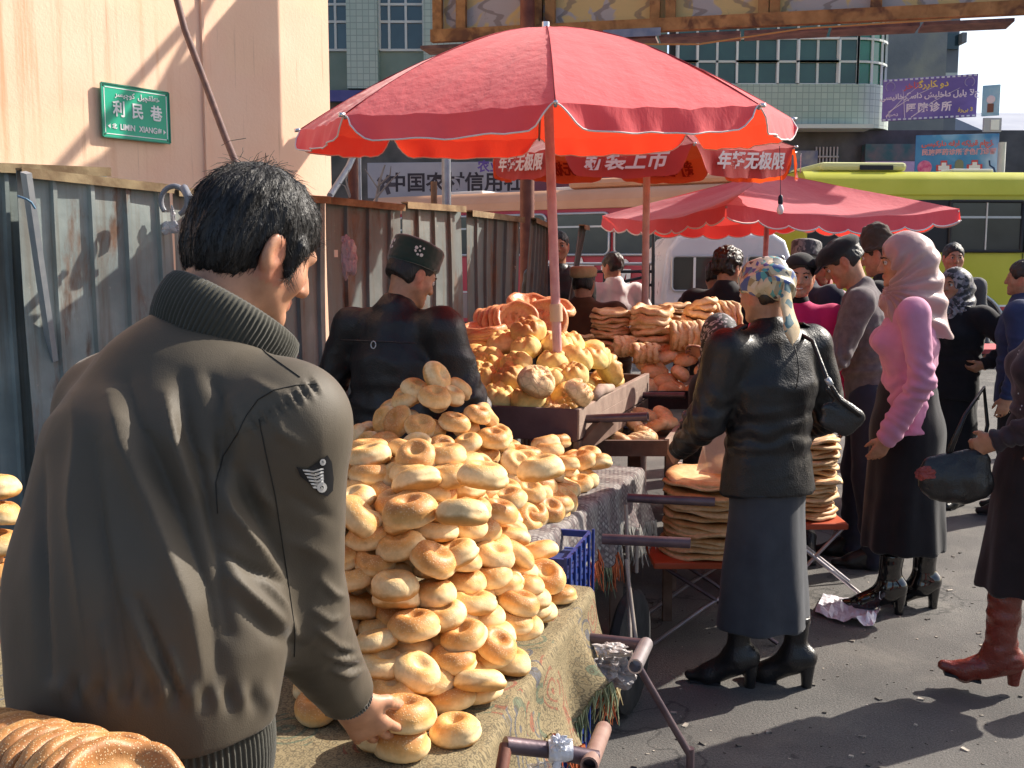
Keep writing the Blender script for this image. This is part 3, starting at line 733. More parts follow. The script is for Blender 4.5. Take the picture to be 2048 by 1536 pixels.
mb = MB(); mb.box((bx(1908, 36), 36.2, bz(82, 36)), (bx(1917, 36), 36.8, bz(62, 36))); mb.build('bracket', CON, cb, inv=ci)
fb = thing('far_building', 'hazy pinkish apartment block far off at the right edge', 'building', (bx(2060, 62), 62, 0)); fi = Matrix.Translation((-bx(2060, 62), -62, 0))
FP = M('far_plaster', (0.50, 0.42, 0.44), (0.58, 0.50, 0.50), 0.3, 0.9)
mb = MB(); mb.box((bx(1960, 62), 62, 0), (bx(2260, 62), 74, bz(268, 62))); mb.build('wall', FP, fb, inv=fi)
mb = MB(); xa, xb, za = bx(1955, 62), bx(2265, 62), bz(268, 62)
mb.add([(xa, 61.4, za), (xb, 61.4, za), (xb, 68, za + 2.0), (xa, 68, za + 2.0), (xa, 75, za), (xb, 75, za)], [(0, 1, 2, 3), (3, 2, 5, 4), (0, 3, 4), (1, 5, 2)]); mb.build('roof', M('far_roof', (0.30, 0.32, 0.40), (0.38, 0.40, 0.46), 0.4, 0.8), fb, inv=fi)
for i, x in enumerate((1998, 2040, 2082, 2124, 2170)):
    for y0, y1 in ((282, 298), (312, 330)):
        mb = MB(); mb.box((bx(x, 62), 61.9, bz(y1, 62)), (bx(x + 18, 62), 61.99, bz(y0, 62))); mb.build('window', M('far_glass', (0.20, 0.27, 0.36), rough=0.2), fb, inv=fi)

# ================================================================== BANNERS AND SIGNBOARDS
def board(name, label, corners, mat, thick=0.06, cat='banner'):
    """corners: lower left, lower right (x, y) and bottom/top z -> thing with a panel; returns thing and face matrix"""
    (ax, ay), (bx_, by), z0, z1 = corners
    a, b_ = Vector((ax, ay, 0)), Vector((bx_, by, 0)); d = (b_ - a).normalized(); n = Vector((d.y, -d.x, 0))
    base = (a + b_) / 2; t = thing(name, label, cat, base)
    mb = MB(); mb.obox(Vector((0, 0, (z0 + z1) / 2)), d * (b_ - a).length / 2, n * thick / 2, (0, 0, (z1 - z0) / 2)); mb.build('panel', mat, t, bevel=0.01)
    return t, frame_matrix(Vector((0, 0, (z0 + z1) / 2)) + n * (thick / 2 + 0.004), d, n), (b_ - a).length, z1 - z0
def put(o, Mx, x, y, z=0.0): o.matrix_local = Mx @ Matrix.Translation((x, y, z)); return o
BN = M('banner_violet', (0.12, 0.08, 0.30), (0.25, 0.17, 0.46), 0.9, 0.5, lo=0.3, hi=0.7, stretch=(0.6, 0.6, 1.4))
t, mx, w, h = board('violet_banner', 'violet banner with looping script on the building corner', ((bx(1752, 27.3), 27.3), (bx(1938, 26.4), 26.4), bz(240, 27), bz(156, 27)), BN)
TG = M('letter_gold', (0.80, 0.55, 0.10), rough=0.5); TR = M('letter_red', (0.62, 0.08, 0.08), rough=0.5); TP = M('letter_pale', (0.75, 0.62, 0.72), rough=0.5)
put(text_mesh('lettering', '\ufb94\ufeae\ufead\ufe8d\ufb91 \ufeed\ufea9', 0.22, TG, t, 0.004), mx, 0.1, 0.33)
put(text_mesh('lettering', '\ufeae\ufea7\ufe8e\ufe97', 0.22, TR, t, 0.004), mx, -0.42, 0.32)
put(text_mesh('lettering', '\ufef0\ufeb4\ufef4\ufee7\ufe8e\ufea7\ufeae\ufb98\ufeb3\ufe8d\ufea9 \ufeb6\ufef4\ufee0\ufea7\ufe8e\ufea9 \ufede\ufef4\ufe8e\ufb58 \ufef6\ufe9d', 0.185, TP, t, 0.005), mx, 0.0, 0.07)
put(text_mesh('lettering', '医院诊所', 0.24, TP, t, 0.008, spacing=1.3), mx, 0.0, -0.24)
put(text_mesh('lettering', '\ufed3\ufead\ufef0\ufe91 3', 0.13, TG, t, 0.003), mx, 0.85, -0.33); put(text_mesh('lettering', '\ufee1\ufef3\ufebb\ufea9', 0.13, TP, t, 0.003), mx, -0.85, -0.36)
for sx in (-1, 1):
    mb = MB(); pts = [Vector((math.cos(a), math.sin(a), 0)) * 0.11 for a in np.linspace(-1.1, 4.24, 15)]; mb.tube(pts, 0.014, 6); put(mb.build('emblem_ring', M('emblem', (0.30, 0.24, 0.44), rough=0.5), t), mx, sx * 0.92, 0.33)
for a in ((-1.0, -0.4, -0.2, 0.35), (-0.95, -0.3, 0.2, 0.3), (-0.4, -0.45, 0.7, 0.2), (-0.55, -0.45, -0.62, 0.25)):
    mb = MB(); mb.tube([(a[0], a[1], 0), ((a[0] + a[2]) / 2, (a[1] + a[3]) / 2 + .06, 0), (a[2], a[3], 0)], [0.012, 0.008, 0.003], 5); put(mb.build('light_streak', TP, t), mx, 0, 0)
for i in range(18):
    for sgny in (-1, 1):
        mb = MB(); s = -w / 2 + (i + 0.5) * w / 18; mb.obox((s, sgny * (h / 2 - 0.03), 0.0), (0.035, 0, 0), (0, 0.02, 0), (0, 0, 0.004)); put(mb.build('lacing', M('lacing_white', (0.6, 0.6, 0.7), rough=0.6), t), mx, 0, 0)
BB = M('banner_blue', (0.04, 0.16, 0.42), (0.10, 0.36, 0.62), 0.8, 0.5, lo=0.35, hi=0.65, c3=(0.45, 0.62, 0.78), s3=0.7)
t, mx, w, h = board('blue_banner', 'sky blue pharmacy banner with red script lines and white crosses above the yellow bus', ((bx(1821, 26.2), 26.2), (bx(1985, 25.8), 25.8), bz(352, 26), bz(269, 26)), BB)
put(text_mesh('lettering', '\ufef0\ufeb4\ufef4\ufedb\ufead\ufe8d\ufea9 \ufeea\ufed7\ufead\ufe8d \ufeea\ufb91\ufb8b\ufeae\ufed7 \ufee1\ufe8d\ufe9e\ufb8b', 0.165, M('letter_red2', (0.70, 0.14, 0.12), rough=0.5), t, 0.006), mx, 0.0, 0.28)
put(text_mesh('lettering', '民族医药诊所特色门诊部', 0.155, M('letter_pink', (0.72, 0.35, 0.38), rough=0.5), t, 0.005), mx, 0.05, 0.07)
PK = M('poster_magenta', (0.55, 0.04, 0.20), (0.75, 0.25, 0.40), 8, 0.5)
for x in (-0.28, 0.42):
    for k, (mt, s) in enumerate(((TR, 0.175), (WH, 0.125))):
        mb = MB(); mb.box((-s, -s * 0.42, 0), (s, s * 0.42, 0.01 + k * 0.006)); mb.box((-s * 0.42, -s, 0), (s * 0.42, s, 0.012 + k * 0.006)); put(mb.build('cross', mt, t), mx, x, -0.30, k * 0.004)
mb = MB(); mb.lathe([(0.17, 0.0), (0.15, 0.012)], 14); put(mb.build('flower_picture', PK, t), mx, -0.72, -0.28)
mb = MB(); mb.box((-0.10, -0.16, 0), (0.10, 0.10, 0.01)); mb.lathe([(0.10, 0), (0.09, 0.011)], 14, (0, 0.10, 0)); put(mb.build('arch_picture', M('poster_olive', (0.22, 0.24, 0.16), rough=0.6), t), mx, 0.07, -0.30)
mb = MB(); mb.tube([(-0.05, 0.12, 0), (-0.03, 0.0, 0), (0.06, -0.06, 0), (0.10, -0.18, 0)], 0.018, 6); put(mb.build('branch_picture', M('poster_navy', (0.02, 0.05, 0.14), rough=0.6), t), mx, 0.80, -0.26)
t, mx, w, h = board('blade_sign', 'small upright light blue sign beside the violet banner', ((bx(1948, 25.9), 25.9), (bx(1983, 25.7), 25.7), bz(234, 26), bz(173, 26)), M('blade_blue', (0.12, 0.34, 0.58), (0.40, 0.58, 0.74), 1.6, 0.5), cat='sign')
mb = MB(); mb.lathe([(0.10, 0), (0.09, 0.01)], 12); put(mb.build('dome_picture', M('letter_pale', (0, 0, 0)), t), mx, 0, 0.02)
mb = MB(); mb.box((-0.07, -0.14, 0), (0.07, 0.06, 0.012)); put(mb.build('doorway_picture', M('poster_brown', (0.20, 0.08, 0.06), rough=0.6), t), mx, 0, -0.14)
mb = MB(); mb.lathe([(0.09, 0.0), (0.09, 4.4)], 10); o = mb.build('pole', M('pale_post', (0.55, 0.56, 0.55), (0.68, 0.68, 0.64), 3, 0.6), smooth=True); o.location = (bx(1992, 25.5), 25.5, 0); tag(o, 'pale post at the corner beside the blue signs', 'pole')
t, mx, w, h = board('light_box', 'white square lamp box under the small blue sign', ((bx(1952, 25.8), 25.8), (bx(1988, 25.8), 25.8), bz(266, 26), bz(238, 26)), M('box_grey', (0.42, 0.42, 0.48), rough=0.5), cat='sign')
mb = MB(); mb.box((-0.1, -0.12, 0), (0.1, 0.12, 0.02)); put(mb.build('lamp_face', WH, t), mx, 0.05, 0)
# bank signboard
t, mx, w, h = board('bank_signboard', 'grey signboard with bold black characters above the fence', ((bx(738, 26), 26.0), (bx(1046, 26), 25.6), bz(397, 26), bz(326, 26)), M('board_grey', (0.30, 0.31, 0.36), (0.38, 0.39, 0.43), 1.2, 0.6), cat='sign')
BK = M('letter_black', (0.012, 0.014, 0.03), rough=0.5)
put(text_mesh('lettering', '中国农村信用社', 0.475, BK, t, 0.012), mx, 0.25, -0.08); put(text_mesh('lettering', '农业', 0.30, M('letter_violet', (0.10, 0.06, 0.30), rough=0.5), t, 0.008), mx, 1.1, 0.30)
mb = MB()
for a in range(5): mb.obox((math.cos(a * 1.256) * 0.14, math.sin(a * 1.256) * 0.14, 0), (0.10 * math.cos(a * 1.256), 0.10 * math.sin(a * 1.256), 0), (-0.05 * math.sin(a * 1.256), 0.05 * math.cos(a * 1.256), 0), (0, 0, 0.006))
put(mb.build('emblem', M('emblem_dark', (0.05, 0.05, 0.07), rough=0.5), t), mx, -1.45, -0.10)
mb = MB(); mb.box((bx(1050, 25.5), 25.5, bz(400, 25.5)), (bx(1300, 25.5), 25.7, bz(318, 25.5))); o = mb.build('maroon_signboard', M('maroon_board', (0.10, 0.03, 0.06), (0.16, 0.05, 0.09), 1, 0.5)); tag(o, 'dark maroon shop signboard beyond the red bus roof', 'sign')

# ================================================================== UMBRELLAS AND CANOPY
def mat_fabric(name, c, c2, trans=0.45, rough=0.8, tcol=None, weave=240):
    m, nt, b = new_mat(name)
    v = coords(nt, 'Object')
    cc = ramp(nt, noise(nt, v, 2.5, 5), [(0.3, c), (0.7, c2)])
    st = ramp(nt, noise(nt, coords(nt, 'Object', (1, 1, 3.0)), 9, 4, 0.6), [(0.55, (0, 0, 0)), (0.72, (1, 1, 1))])
    cc = mixc(nt, mth(nt, 'MULTIPLY', st, 0.10), cc, tuple(min(1, x * 0.55) for x in c))
    nt.links.new(cc, b.inputs['Base Color']); b.inputs['Roughness'].default_value = rough
    b.inputs['Specular IOR Level'].default_value = 0.35; b.inputs['Sheen Weight'].default_value = 0.25; b.inputs['Sheen Roughness'].default_value = 0.4
    h = mth(nt, 'ADD', mth(nt, 'MULTIPLY', noise(nt, v, weave, 2), 0.12), mth(nt, 'MULTIPLY', noise(nt, coords(nt, 'Object', (3, 3, 1)), 6, 4), 2.2))
    bump(nt, b, h, 0.25, 0.010)
    tr = N(nt, 'ShaderNodeBsdfTranslucent'); tr.inputs[0].default_value = c4(tcol or c)
    mx = N(nt, 'ShaderNodeMixShader', Fac=trans); out = nt.nodes['Material Output']
    nt.links.new(b.outputs[0], mx.inputs[1]); nt.links.new(tr.outputs[0], mx.inputs[2]); nt.links.new(mx.outputs[0], out.inputs[0])
    return m
RED = mat_fabric('red_canvas', (0.90, 0.11, 0.125), (0.94, 0.16, 0.175), 0.27, tcol=(0.95, 0.07, 0.02))
MAR = mat_fabric('maroon_canvas', (0.40, 0.055, 0.06), (0.48, 0.085, 0.085), 0.40, tcol=(0.85, 0.10, 0.015))
ROSE = mat_fabric('rose_canvas', (0.72, 0.14, 0.18), (0.80, 0.19, 0.22), 0.36, tcol=(0.85, 0.05, 0.03))
PIPING = M('white_piping', (0.80, 0.70, 0.68), rough=0.7); UPOLE = M('pole_enamel', (0.55, 0.30, 0.30), (0.66, 0.42, 0.41), 18, 0.5)
CREAM = M('cream_plastic', (0.70, 0.52, 0.34), rough=0.5); CHROME = M('tip_metal', (0.7, 0.7, 0.72), rough=0.25, metal=0.8)
def umbrella(name, label, c, rim_z, top_z, r, rot, fab, val_h, pole_base, n=8, nr=10, sag=0.03, curve=1.0, flap=0.08, seed=0, pole_mat=None, pole_r=0.019, corner_cut=0.05, tilt=(0.0, 0.0)):
    """ribbed parasol: each gore and each valance flap is its own piece of canvas"""
    c = Vector(c); t = thing(name, label, 'umbrella', (c.x, c.y, 0)); inv = Matrix.Translation((-c.x, -c.y, 0))
    rnd = random.Random(seed)
    def P(a, f, bulge=0.0):
        # dome profile, f from 0 at the crown to 1 at the rim
        z = top_z - (top_z - rim_z) * (f ** (1.65 * curve)) - bulge
        return Vector((c.x + math.cos(a) * r * f, c.y + math.sin(a) * r * f, z + r * f * (math.cos(a) * tilt[0] + math.sin(a) * tilt[1])))
    nt_ = 14
    for k in range(n):
        a0 = rot + 2 * math.pi * k / n; a1 = rot + 2 * math.pi * (k + 1) / n
        g = []
        for i in range(nr + 1):
            f = i / nr * 0.985 + 0.015; row = []
            for j in range(nt_ + 1):
                u = j / nt_; p = P(a0, f).lerp(P(a1, f), u)
                w = math.sin(math.pi * u)
                p.z -= sag * w * (f ** 1.3) * 1.0
                p.z += 0.004 * math.sin(u * 19 + k * 2.1 + i * 0.5) * f * w + 0.003 * math.sin(u * 41 + i + k)
                row.append(p)
            g.append(row)
        mb = MB(); mb.sheet(g); o = mb.build('gore', fab, t, inv=inv, smooth='all')
        # valance
        A, B = g[-1][0], g[-1][-1]; out = ((A + B) / 2 - Vector((c.x, c.y, (A.z + B.z) / 2))).normalized(); g2 = []
        rows = 7
        for i in range(rows + 1):
            q = i / rows; row = []
            for j in range(nt_ * 2 + 1):
                u = j / (nt_ * 2); jj = u * nt_; j0 = min(int(jj), nt_ - 1); p = g[-1][j0].lerp(g[-1][j0 + 1], jj - j0)
                ins = corner_cut * (q ** 0.6)
                uu = ins + (1 - 2 * ins) * u
                pj = uu * nt_; j0 = min(int(pj), nt_ - 1); p = g[-1][j0].lerp(g[-1][j0 + 1], pj - j0)
                edge = min(u, 1 - u) / 0.10; hh = val_h * (1 - 0.55 * max(0, 1 - edge) ** 2)
                wv = flap * q * (0.35 * math.sin(u * 16 + k * 1.7 + seed) + 0.25 * math.sin(u * 31 + k))
                p = p + Vector((0, 0, -hh * q)) + out * (0.02 * q + wv * 0.5)
                row.append(p)
            g2.append(row)
        mb = MB(); mb.sheet(g2); o = mb.build('valance', fab, t, inv=inv, smooth='all'); o['panel'] = k
        if PIPING and fab is not MAR:
            mb = MB(); mb.tube([g2[i][0] for i in range(rows + 1)] + g2[-1][1:] + [g2[i][-1] for i in range(rows - 1, -1, -1)], 0.0032, 5); mb.build('piping', PIPING, t, inv=inv, smooth='all')
        rb = MB(); rb.tube([P(a0, f) - Vector((0, 0, 0.012)) for f in np.linspace(0.02, 1.0, 9)], 0.006, 6); rb.build('rib', M('rib_metal', (0.35, 0.33, 0.33), rough=0.4, metal=0.6), t, inv=inv, smooth='all')
        rb = MB(); rb.tube([P(a0, f) + Vector((0, 0, 0.001)) for f in np.linspace(0.02, 0.995, 12)], 0.0026, 5); rb.build('seam', M('seam_' + fab.name, (0.30, 0.02, 0.03), rough=0.8), t, inv=inv, smooth='all')
        rb = MB(); rb.tube([P(a0, 1.0), P(a0, 1.0) + Vector((math.cos(a0), math.sin(a0), -0.1)) * 0.022], 0.008, 8); rb.build('rib_tip', CHROME, t, inv=inv, smooth='all')
        t['v%d' % k] = [*A, *B]
    pm = pole_mat or UPOLE; pb = Vector(pole_base)
    ax = (Vector((c.x, c.y, top_z)) - pb)
    mb = MB(); mb.tube([pb, Vector((c.x, c.y, top_z - 0.01))], pole_r, 14); mb.build('pole', pm, t, inv=inv, smooth=True)
    mb = MB(); mb.tube([Vector((c.x, c.y, top_z - 0.02)), Vector((c.x, c.y, top_z + 0.025))], 0.016, 10); mb.build('finial', CHROME, t, inv=inv, smooth=True)
    return t, inv
PBX = at(1119, 700, 4.5)
t1, inv1 = umbrella('market_umbrella', 'large bright red parasol with white-piped flaps shading the yellow bread cart', (0.14, 4.5, 0), 2.185, 2.575, 1.03, R(-90), RED, 0.085,
                    (0.245, 4.5, 0.0), sag=0.014, curve=1.0, flap=0.05, seed=3, pole_r=0.0205, tilt=(0.022, 0.058))
mb = MB(); d1 = (Vector((0.14, 4.5, 2.6)) - Vector((0.245, 4.5, 0.0))).normalized(); pj = Vector((0.245, 4.5, 0)) + d1 * 1.36
mb.tube([pj, pj + d1 * 0.07], 0.028, 14); mb.tube([pj + d1 * 0.07, pj + d1 * 0.075], 0.026, 14); mb.build('collar', CREAM, t1, inv=inv1, smooth=True)
t2, inv2 = umbrella('market_umbrella', 'dull maroon parasol printed with white characters below the big red one', (0.895, 7.1, 0), 2.335, 2.62, 1.02, R(-82), MAR, 0.165,
                    (0.90, 7.1, 0.0), sag=0.03, curve=0.8, flap=0.04, seed=9, pole_r=0.024, tilt=(0.0, 0.055), pole_mat=M('pole_tan', (0.50, 0.32, 0.27), (0.62, 0.44, 0.37), 14, 0.5))
LW = M('print_white', (0.72, 0.62, 0.60), rough=0.8); LD = M('print_dark', (0.28, 0.02, 0.01), rough=0.9)
for k in range(8):
    A, B = Vector(t2['v%d' % k][:3]), Vector(t2['v%d' % k][3:]); mid = (A + B) / 2; out = (mid - Vector((0.895, 7.1, mid.z))).normalized()
    s = '新装上市' if k % 2 == 1 else '年轻无极限'
    for sg, mt, off in ((1, LW, 0.045), (-1, LD, -0.028)):
        o = text_mesh('lettering', s, 0.12 if k % 2 == 1 else 0.105, mt, t2, 0.003, depth=0.002, shear=0.25)
        o.matrix_local = inv2 @ frame_matrix(mid + out * off + Vector((0, 0, -0.10)), B - A, out)
mb = MB(); lamp = at(1561, 400, 7.0)
for k in range(8):
    for kk in ('v%d' % k,): 
        if kk in t1: del t1[kk]
        if kk in t2: del t2[kk]
# square canopy with scalloped hem
def canopy():
    C = Vector((2.05, 8.5, 0)); K = [Vector((-0.595, -1.275)), Vector((1.275, -0.595)), Vector((0.595, 1.275)), Vector((-1.275, 0.595))]
    t = thing('square_canopy', 'faded rose square market canopy with a scalloped hem behind the shoppers', 'canopy', (C.x, C.y, 0)); inv = Matrix.Translation((-C.x, -C.y, 0))
    rz, tz = 1.995, 2.315
    for k in range(4):
        A = Vector((C.x + K[k].x, C.y + K[k].y, rz)); B = Vector((C.x + K[(k + 1) % 4].x, C.y + K[(k + 1) % 4].y, rz)); T = Vector((C.x, C.y, tz))
        g = []
        for i in range(13):
            f = i / 12; row = []
            for j in range(25):
                u = j / 24; p = T.lerp(A.lerp(B, u), f); w = math.sin(math.pi * u)
                p.z -= 0.07 * w * math.sin(math.pi * min(f * 0.75, 1)) + 0.02 * w * f * f
                p.z += 0.006 * math.sin(u * 22 + k + f * 6) * f
                row.append(p)
            g.append(row)
        mb = MB(); mb.sheet(g); mb.build('roof_panel', ROSE, t, inv=inv, smooth='all')
        out = ((A + B) / 2 - C); out.z = 0; out.normalize(); N_ = 96; g2 = []; edge = g[-1]
        for q in (0, 0.35, 0.7, 1.0):
            row = []
            for j in range(N_ + 1):
                u = j / N_; x = u * 24; j0 = min(int(x), 23); p = edge[j0].lerp(edge[j0 + 1], x - j0)
                h = 0.085 + 0.032 * abs(math.sin(u * math.pi * 8.0)) ** 0.7
                row.append(p + Vector((0, 0, -h * q)) + out * (0.012 * q * math.sin(u * 25 + k) + 0.01 * q))
            g2.append(row)
        mb = MB(); mb.sheet(g2); mb.build('scalloped_hem', ROSE, t, inv=inv, smooth='all')
        mb = MB(); mb.tube(g2[-1], 0.006, 5); mb.build('piping', PIPING, t, inv=inv, smooth='all')
        mb = MB(); mb.tube([T - Vector((0, 0, .02)), A - Vector((0, 0, .02))], 0.009, 6); mb.build('rib', M('rib_metal', (0, 0, 0)), t, inv=inv, smooth='all')
    mb = MB(); mb.tube([Vector((2.0, 8.5, 0)), Vector((2.05, 8.5, tz))], 0.021, 12); mb.build('pole', UPOLE, t, inv=inv, smooth=True)
    return t
canopy()
t = thing('bare_bulb', 'bare bulb on a thin wire in front of the rose canopy', 'lamp', at(1561, 400, 6.3))
mb = MB(); mb.tube([(0, 0, 0.02), (-0.004, 0, 0.12), (0.0, 0.06, 0.32)], 0.002, 5); mb.build('wire', BK, t)
mb = MB(); mb.lathe([(0.006, 0.03), (0.014, 0.02), (0.015, -0.02), (0.012, -0.024)], 12); mb.build('socket', BK, t, smooth=True)
mb = MB(); mb.lathe([(0.010, -0.024), (0.018, -0.045), (0.022, -0.062), (0.014, -0.080), (0.004, -0.085)], 14); mb.build('bulb', M('bulb_glass', (0.75, 0.72, 0.72), rough=0.1, spec=0.8), t, smooth='all')

# ================================================================== BUSES AND VAN
TYRE = M('tyre', (0.015, 0.015, 0.016), (0.03, 0.03, 0.03), 20, 0.85, bumps=0.3); DARKM = M('dark_trim', (0.02, 0.02, 0.024), rough=0.5)
BGL = mat_pane('bus_glass', (0.035, 0.045, 0.055), 0.06); HUB = M('hub_steel', (0.35, 0.35, 0.36), rough=0.4, metal=0.6)
SIL = M('window_alloy', (0.50, 0.52, 0.54), rough=0.35, metal=0.5)
def rrect(x0, x1, z0, z1, r, n=5):
    P = []
    for cx_, cz_, a in ((x1 - r, z1 - r, 0), (x0 + r, z1 - r, 90), (x0 + r, z0 + r, 180), (x1 - r, z0 + r, 270)):
        for k in range(n + 1):
            w = R(a + 90 * k / n); P.append((cx_ + r * math.cos(w), cz_ + r * math.sin(w)))
    return P
def wheel(t, x, y, r=0.48, w=0.28):
    e = MB(); e.lathe([(r * 0.55, -w / 2), (r * 0.93, -w / 2), (r, -w * 0.32), (r, w * 0.32), (r * 0.93, w / 2), (r * 0.55, w / 2)], 28, (x, y, r), (0, 1, 0)); o = e.build('wheel', TYRE, t, smooth=True)
    e = MB(); e.lathe([(r * 0.54, -w / 2 + 0.03), (r * 0.42, -w / 2 + 0.10), (r * 0.2, -w / 2 + 0.06), (r * 0.12, -w / 2)], 20, (x, y, r), (0, 1, 0)); e.build('hub', HUB, o, smooth=True)
def bus(name, label, base, heading, L, Hb, body, roofm, bands, windows, wz, wheels, depth=2.4, wr=0.12, frm=None):
    """bus standing with its side towards the camera: local X along the side, -Y is the visible side"""
    t = thing(name, label, 'bus', base, heading)
    prof = [(0, 0.32), (0, 1.2), (0.03, Hb - 0.42), (0.10, Hb - 0.16), (0.26, Hb - 0.03), (0.6, Hb), (depth - 0.6, Hb), (depth - 0.26, Hb - 0.03), (depth - 0.1, Hb - 0.16), (depth - 0.03, Hb - 0.42), (depth, 1.2), (depth, 0.32)]
    def shell(nm, a, b_, m):
        mb = MB(); g = [[(x, y, z) for y, z in prof[a:b_]] for x in np.linspace(0, L, 14)]; mb.sheet(g)
        n_ = b_ - a
        if a == 0:
            for x, flip in ((0, 0), (L, 1)):
                idx = list(range(len(prof))); mb.add([(x, y, z) for y, z in prof], [tuple(idx if flip else reversed(idx))])
        return mb.build(nm, m, t, smooth=True)
    mb = MB(); g = [[(x, y, z) for y, z in prof] for x in np.linspace(0, L, 14)]; mb.sheet(g)
    for x, fl in ((0, 0), (L, 1)): mb.add([(x, y, z) for y, z in prof], [tuple(range(len(prof))) if fl else tuple(reversed(range(len(prof))))])
    mb.build('body', body, t, smooth=True)
    for z0, z1, m in bands:
        mb = MB(); mb.box((0.02, -0.012, z0), (L - 0.02, 0.06, z1)); mb.build('side_band', m, t)
    mb = MB(); g = [[(x, y, z + 0.012) for y, z in [(0.012, Hb - 0.40)] + [(yy - 0.012 if yy < depth / 2 else yy + .012, zz) for yy, zz in prof[2:10]]] for x in np.linspace(-0.01, L + 0.01, 12)]; mb.sheet(g); mb.build('roof', roofm, t, smooth=True)
    for x0, x1 in windows:
        pr = rrect(x0, x1, wz[0], wz[1], wr); n_ = len(pr)
        mb = MB(); mb.add([(x, -0.020, z) for x, z in pr] + [(x, 0.05, z) for x, z in pr], [tuple(range(n_))[::-1]] + [(i, (i + 1) % n_, n_ + (i + 1) % n_, n_ + i) for i in range(n_)]); w = mb.build('window', BGL, t)
        mb = MB(); mb.tube([Vector((x, -0.026, z)) for x, z in pr + [pr[0]]], 0.028, 6); mb.build('frame', frm or SIL, w, smooth='all')
        mb = MB(); mb.box((x0 + 0.03, -0.035, wz[0] + (wz[1] - wz[0]) * 0.66), (x1 - 0.03, -0.021, wz[0] + (wz[1] - wz[0]) * 0.66 + 0.035)); mb.build('slider_rail', SIL, w)
    for x in wheels:
        wheel(t, x, 0.13)
        pr = [(x + math.cos(a) * 0.62, 0.48 + math.sin(a) * 0.62) for a in np.linspace(0, math.pi, 19)]
        mb = MB(); mb.add([(p, -0.016, max(z, 0.33)) for p, z in pr] , [tuple(range(len(pr)))[::-1]]); mb.build('wheel_arch', DARKM, t)
        mb = MB(); mb.tube([Vector((p, -0.02, max(z, .33))) for p, z in pr], 0.03, 6); mb.build('arch_trim', SIL, t, smooth='all')
    return t
RB0, RB1 = Vector((-3.2, 23.7, 0)), Vector((5.1, 18.3, 0)); rbh = math.atan2(RB1.y - RB0.y, RB1.x - RB0.x); RL = (RB1 - RB0).length
BRED = M('bus_red', (0.36, 0.035, 0.06), (0.44, 0.055, 0.08), 1.2, 0.4, rvar=0.08); BCR = M('bus_cream', (0.58, 0.30, 0.17), (0.66, 0.37, 0.23), 1.0, 0.45)
BGR = M('bus_grey', (0.22, 0.18, 0.18), (0.30, 0.25, 0.24), 1.4, 0.5)
ws = [(0.5 + i * 1.42, 0.5 + i * 1.42 + 1.30) for i in range(6)]
rb = bus('city_bus', 'old red and cream bus with white lettering parked behind the fence', RB0, rbh, RL, 3.02, BRED, BCR, [(2.62, 2.78, BCR), (0.40, 0.92, BGR), (0.93, 0.97, SIL)], ws, (1.72, 2.52), (1.6, 7.6))
for s, x, sz in (('昌', 4.62, 0.62), ('广', 5.42, 0.68), ('场', 6.22, 0.68), ('亭', 7.15, 0.66)):
    o = text_mesh('lettering', s, sz, WH, rb, 0.02); o.matrix_local = frame_matrix((x, -0.03, 1.28), (1, 0, 0), (0, -1, 0))
mb = MB(); mb.box((6.9, -0.03, 1.56), (7.7, -0.013, 1.68)); mb.build('number_plate', WH, rb)
o = text_mesh('lettering', '0991-39', 0.11, BK, rb, 0.004); o.matrix_local = frame_matrix((7.3, -0.034, 1.62), (1, 0, 0), (0, -1, 0))
for x in (1.7, 4.4, 6.6):
    mb = MB(); mb.box((x, 0.7, 3.02), (x + 0.9, 1.5, 3.10)); mb.build('roof_hatch', M('hatch_white', (0.72, 0.70, 0.66), rough=0.5), rb, bevel=0.02)
mb = MB(); mb.box((4.9, 0.35, 3.025), (8.9, 2.0, 3.22)); mb.build('roof_unit', BCR, rb, bevel=0.1)
YEL = M('bus_lime', (0.50, 0.50, 0.035), (0.58, 0.57, 0.06), 1.0, 0.35, rvar=0.06)
yb = bus('city_bus', 'lime yellow bus with a dark window band standing at the right', (4.72, 17.0, 0), R(3.5), 11.0, 3.06, YEL, YEL, [(1.74, 2.58, DARKM), (0.58, 0.80, M('bus_green', (0.03, 0.17, 0.10), rough=0.4)), (0.801, 0.86, TR), (0.861, 0.89, WH), (0.40, 0.575, M('bus_silver', (0.42, 0.43, 0.42), rough=0.4))],
         [(0.62, 1.55), (2.35, 3.55), (3.62, 4.75), (4.82, 6.1), (6.2, 7.5), (7.6, 8.9)], (1.76, 2.56), (2.72, 8.2), wr=0.03, frm=DARKM)
mb = MB(); mb.box((0.3, 0.3, 3.06), (1.75, 1.9, 3.20)); mb.build('roof_unit', M('roof_lime', (0.66, 0.66, 0.30), rough=0.5), yb, bevel=0.06)
mb = MB(); mb.box((0.95, 0.28, 3.075), (1.5, 0.298, 3.15)); mb.build('vent_slot', DARKM, yb)
mb = MB(); mb.box((2.6, 0.5, 3.06), (3.3, 1.5, 3.12)); mb.build('roof_hatch', M('hatch_white', (0, 0, 0)), yb, bevel=0.02)
# passengers seen as seated figures and seats behind the glass are too dark to tell apart; grab rails show
for x in (2.95, 4.1, 5.4):
    mb = MB(); mb.tube([(x, -0.028, 1.78), (x, -0.028, 2.54)], 0.014, 6); mb.build('window_bar', SIL, yb)
JNT = M('panel_gap', (0.12, 0.12, 0.02), rough=0.6)
for x in (0.35, 1.75, 2.05, 3.6, 4.8, 6.15, 7.1):
    mb = MB(); mb.box((x - 0.008, -0.004, 0.90), (x + 0.008, 0.02, 1.73)); mb.build('panel_joint', JNT, yb)
mb = MB(); mb.box((1.80, -0.010, 0.95), (2.02, 0.02, 1.25)); mb.build('side_hatch', YEL, yb, bevel=0.01)
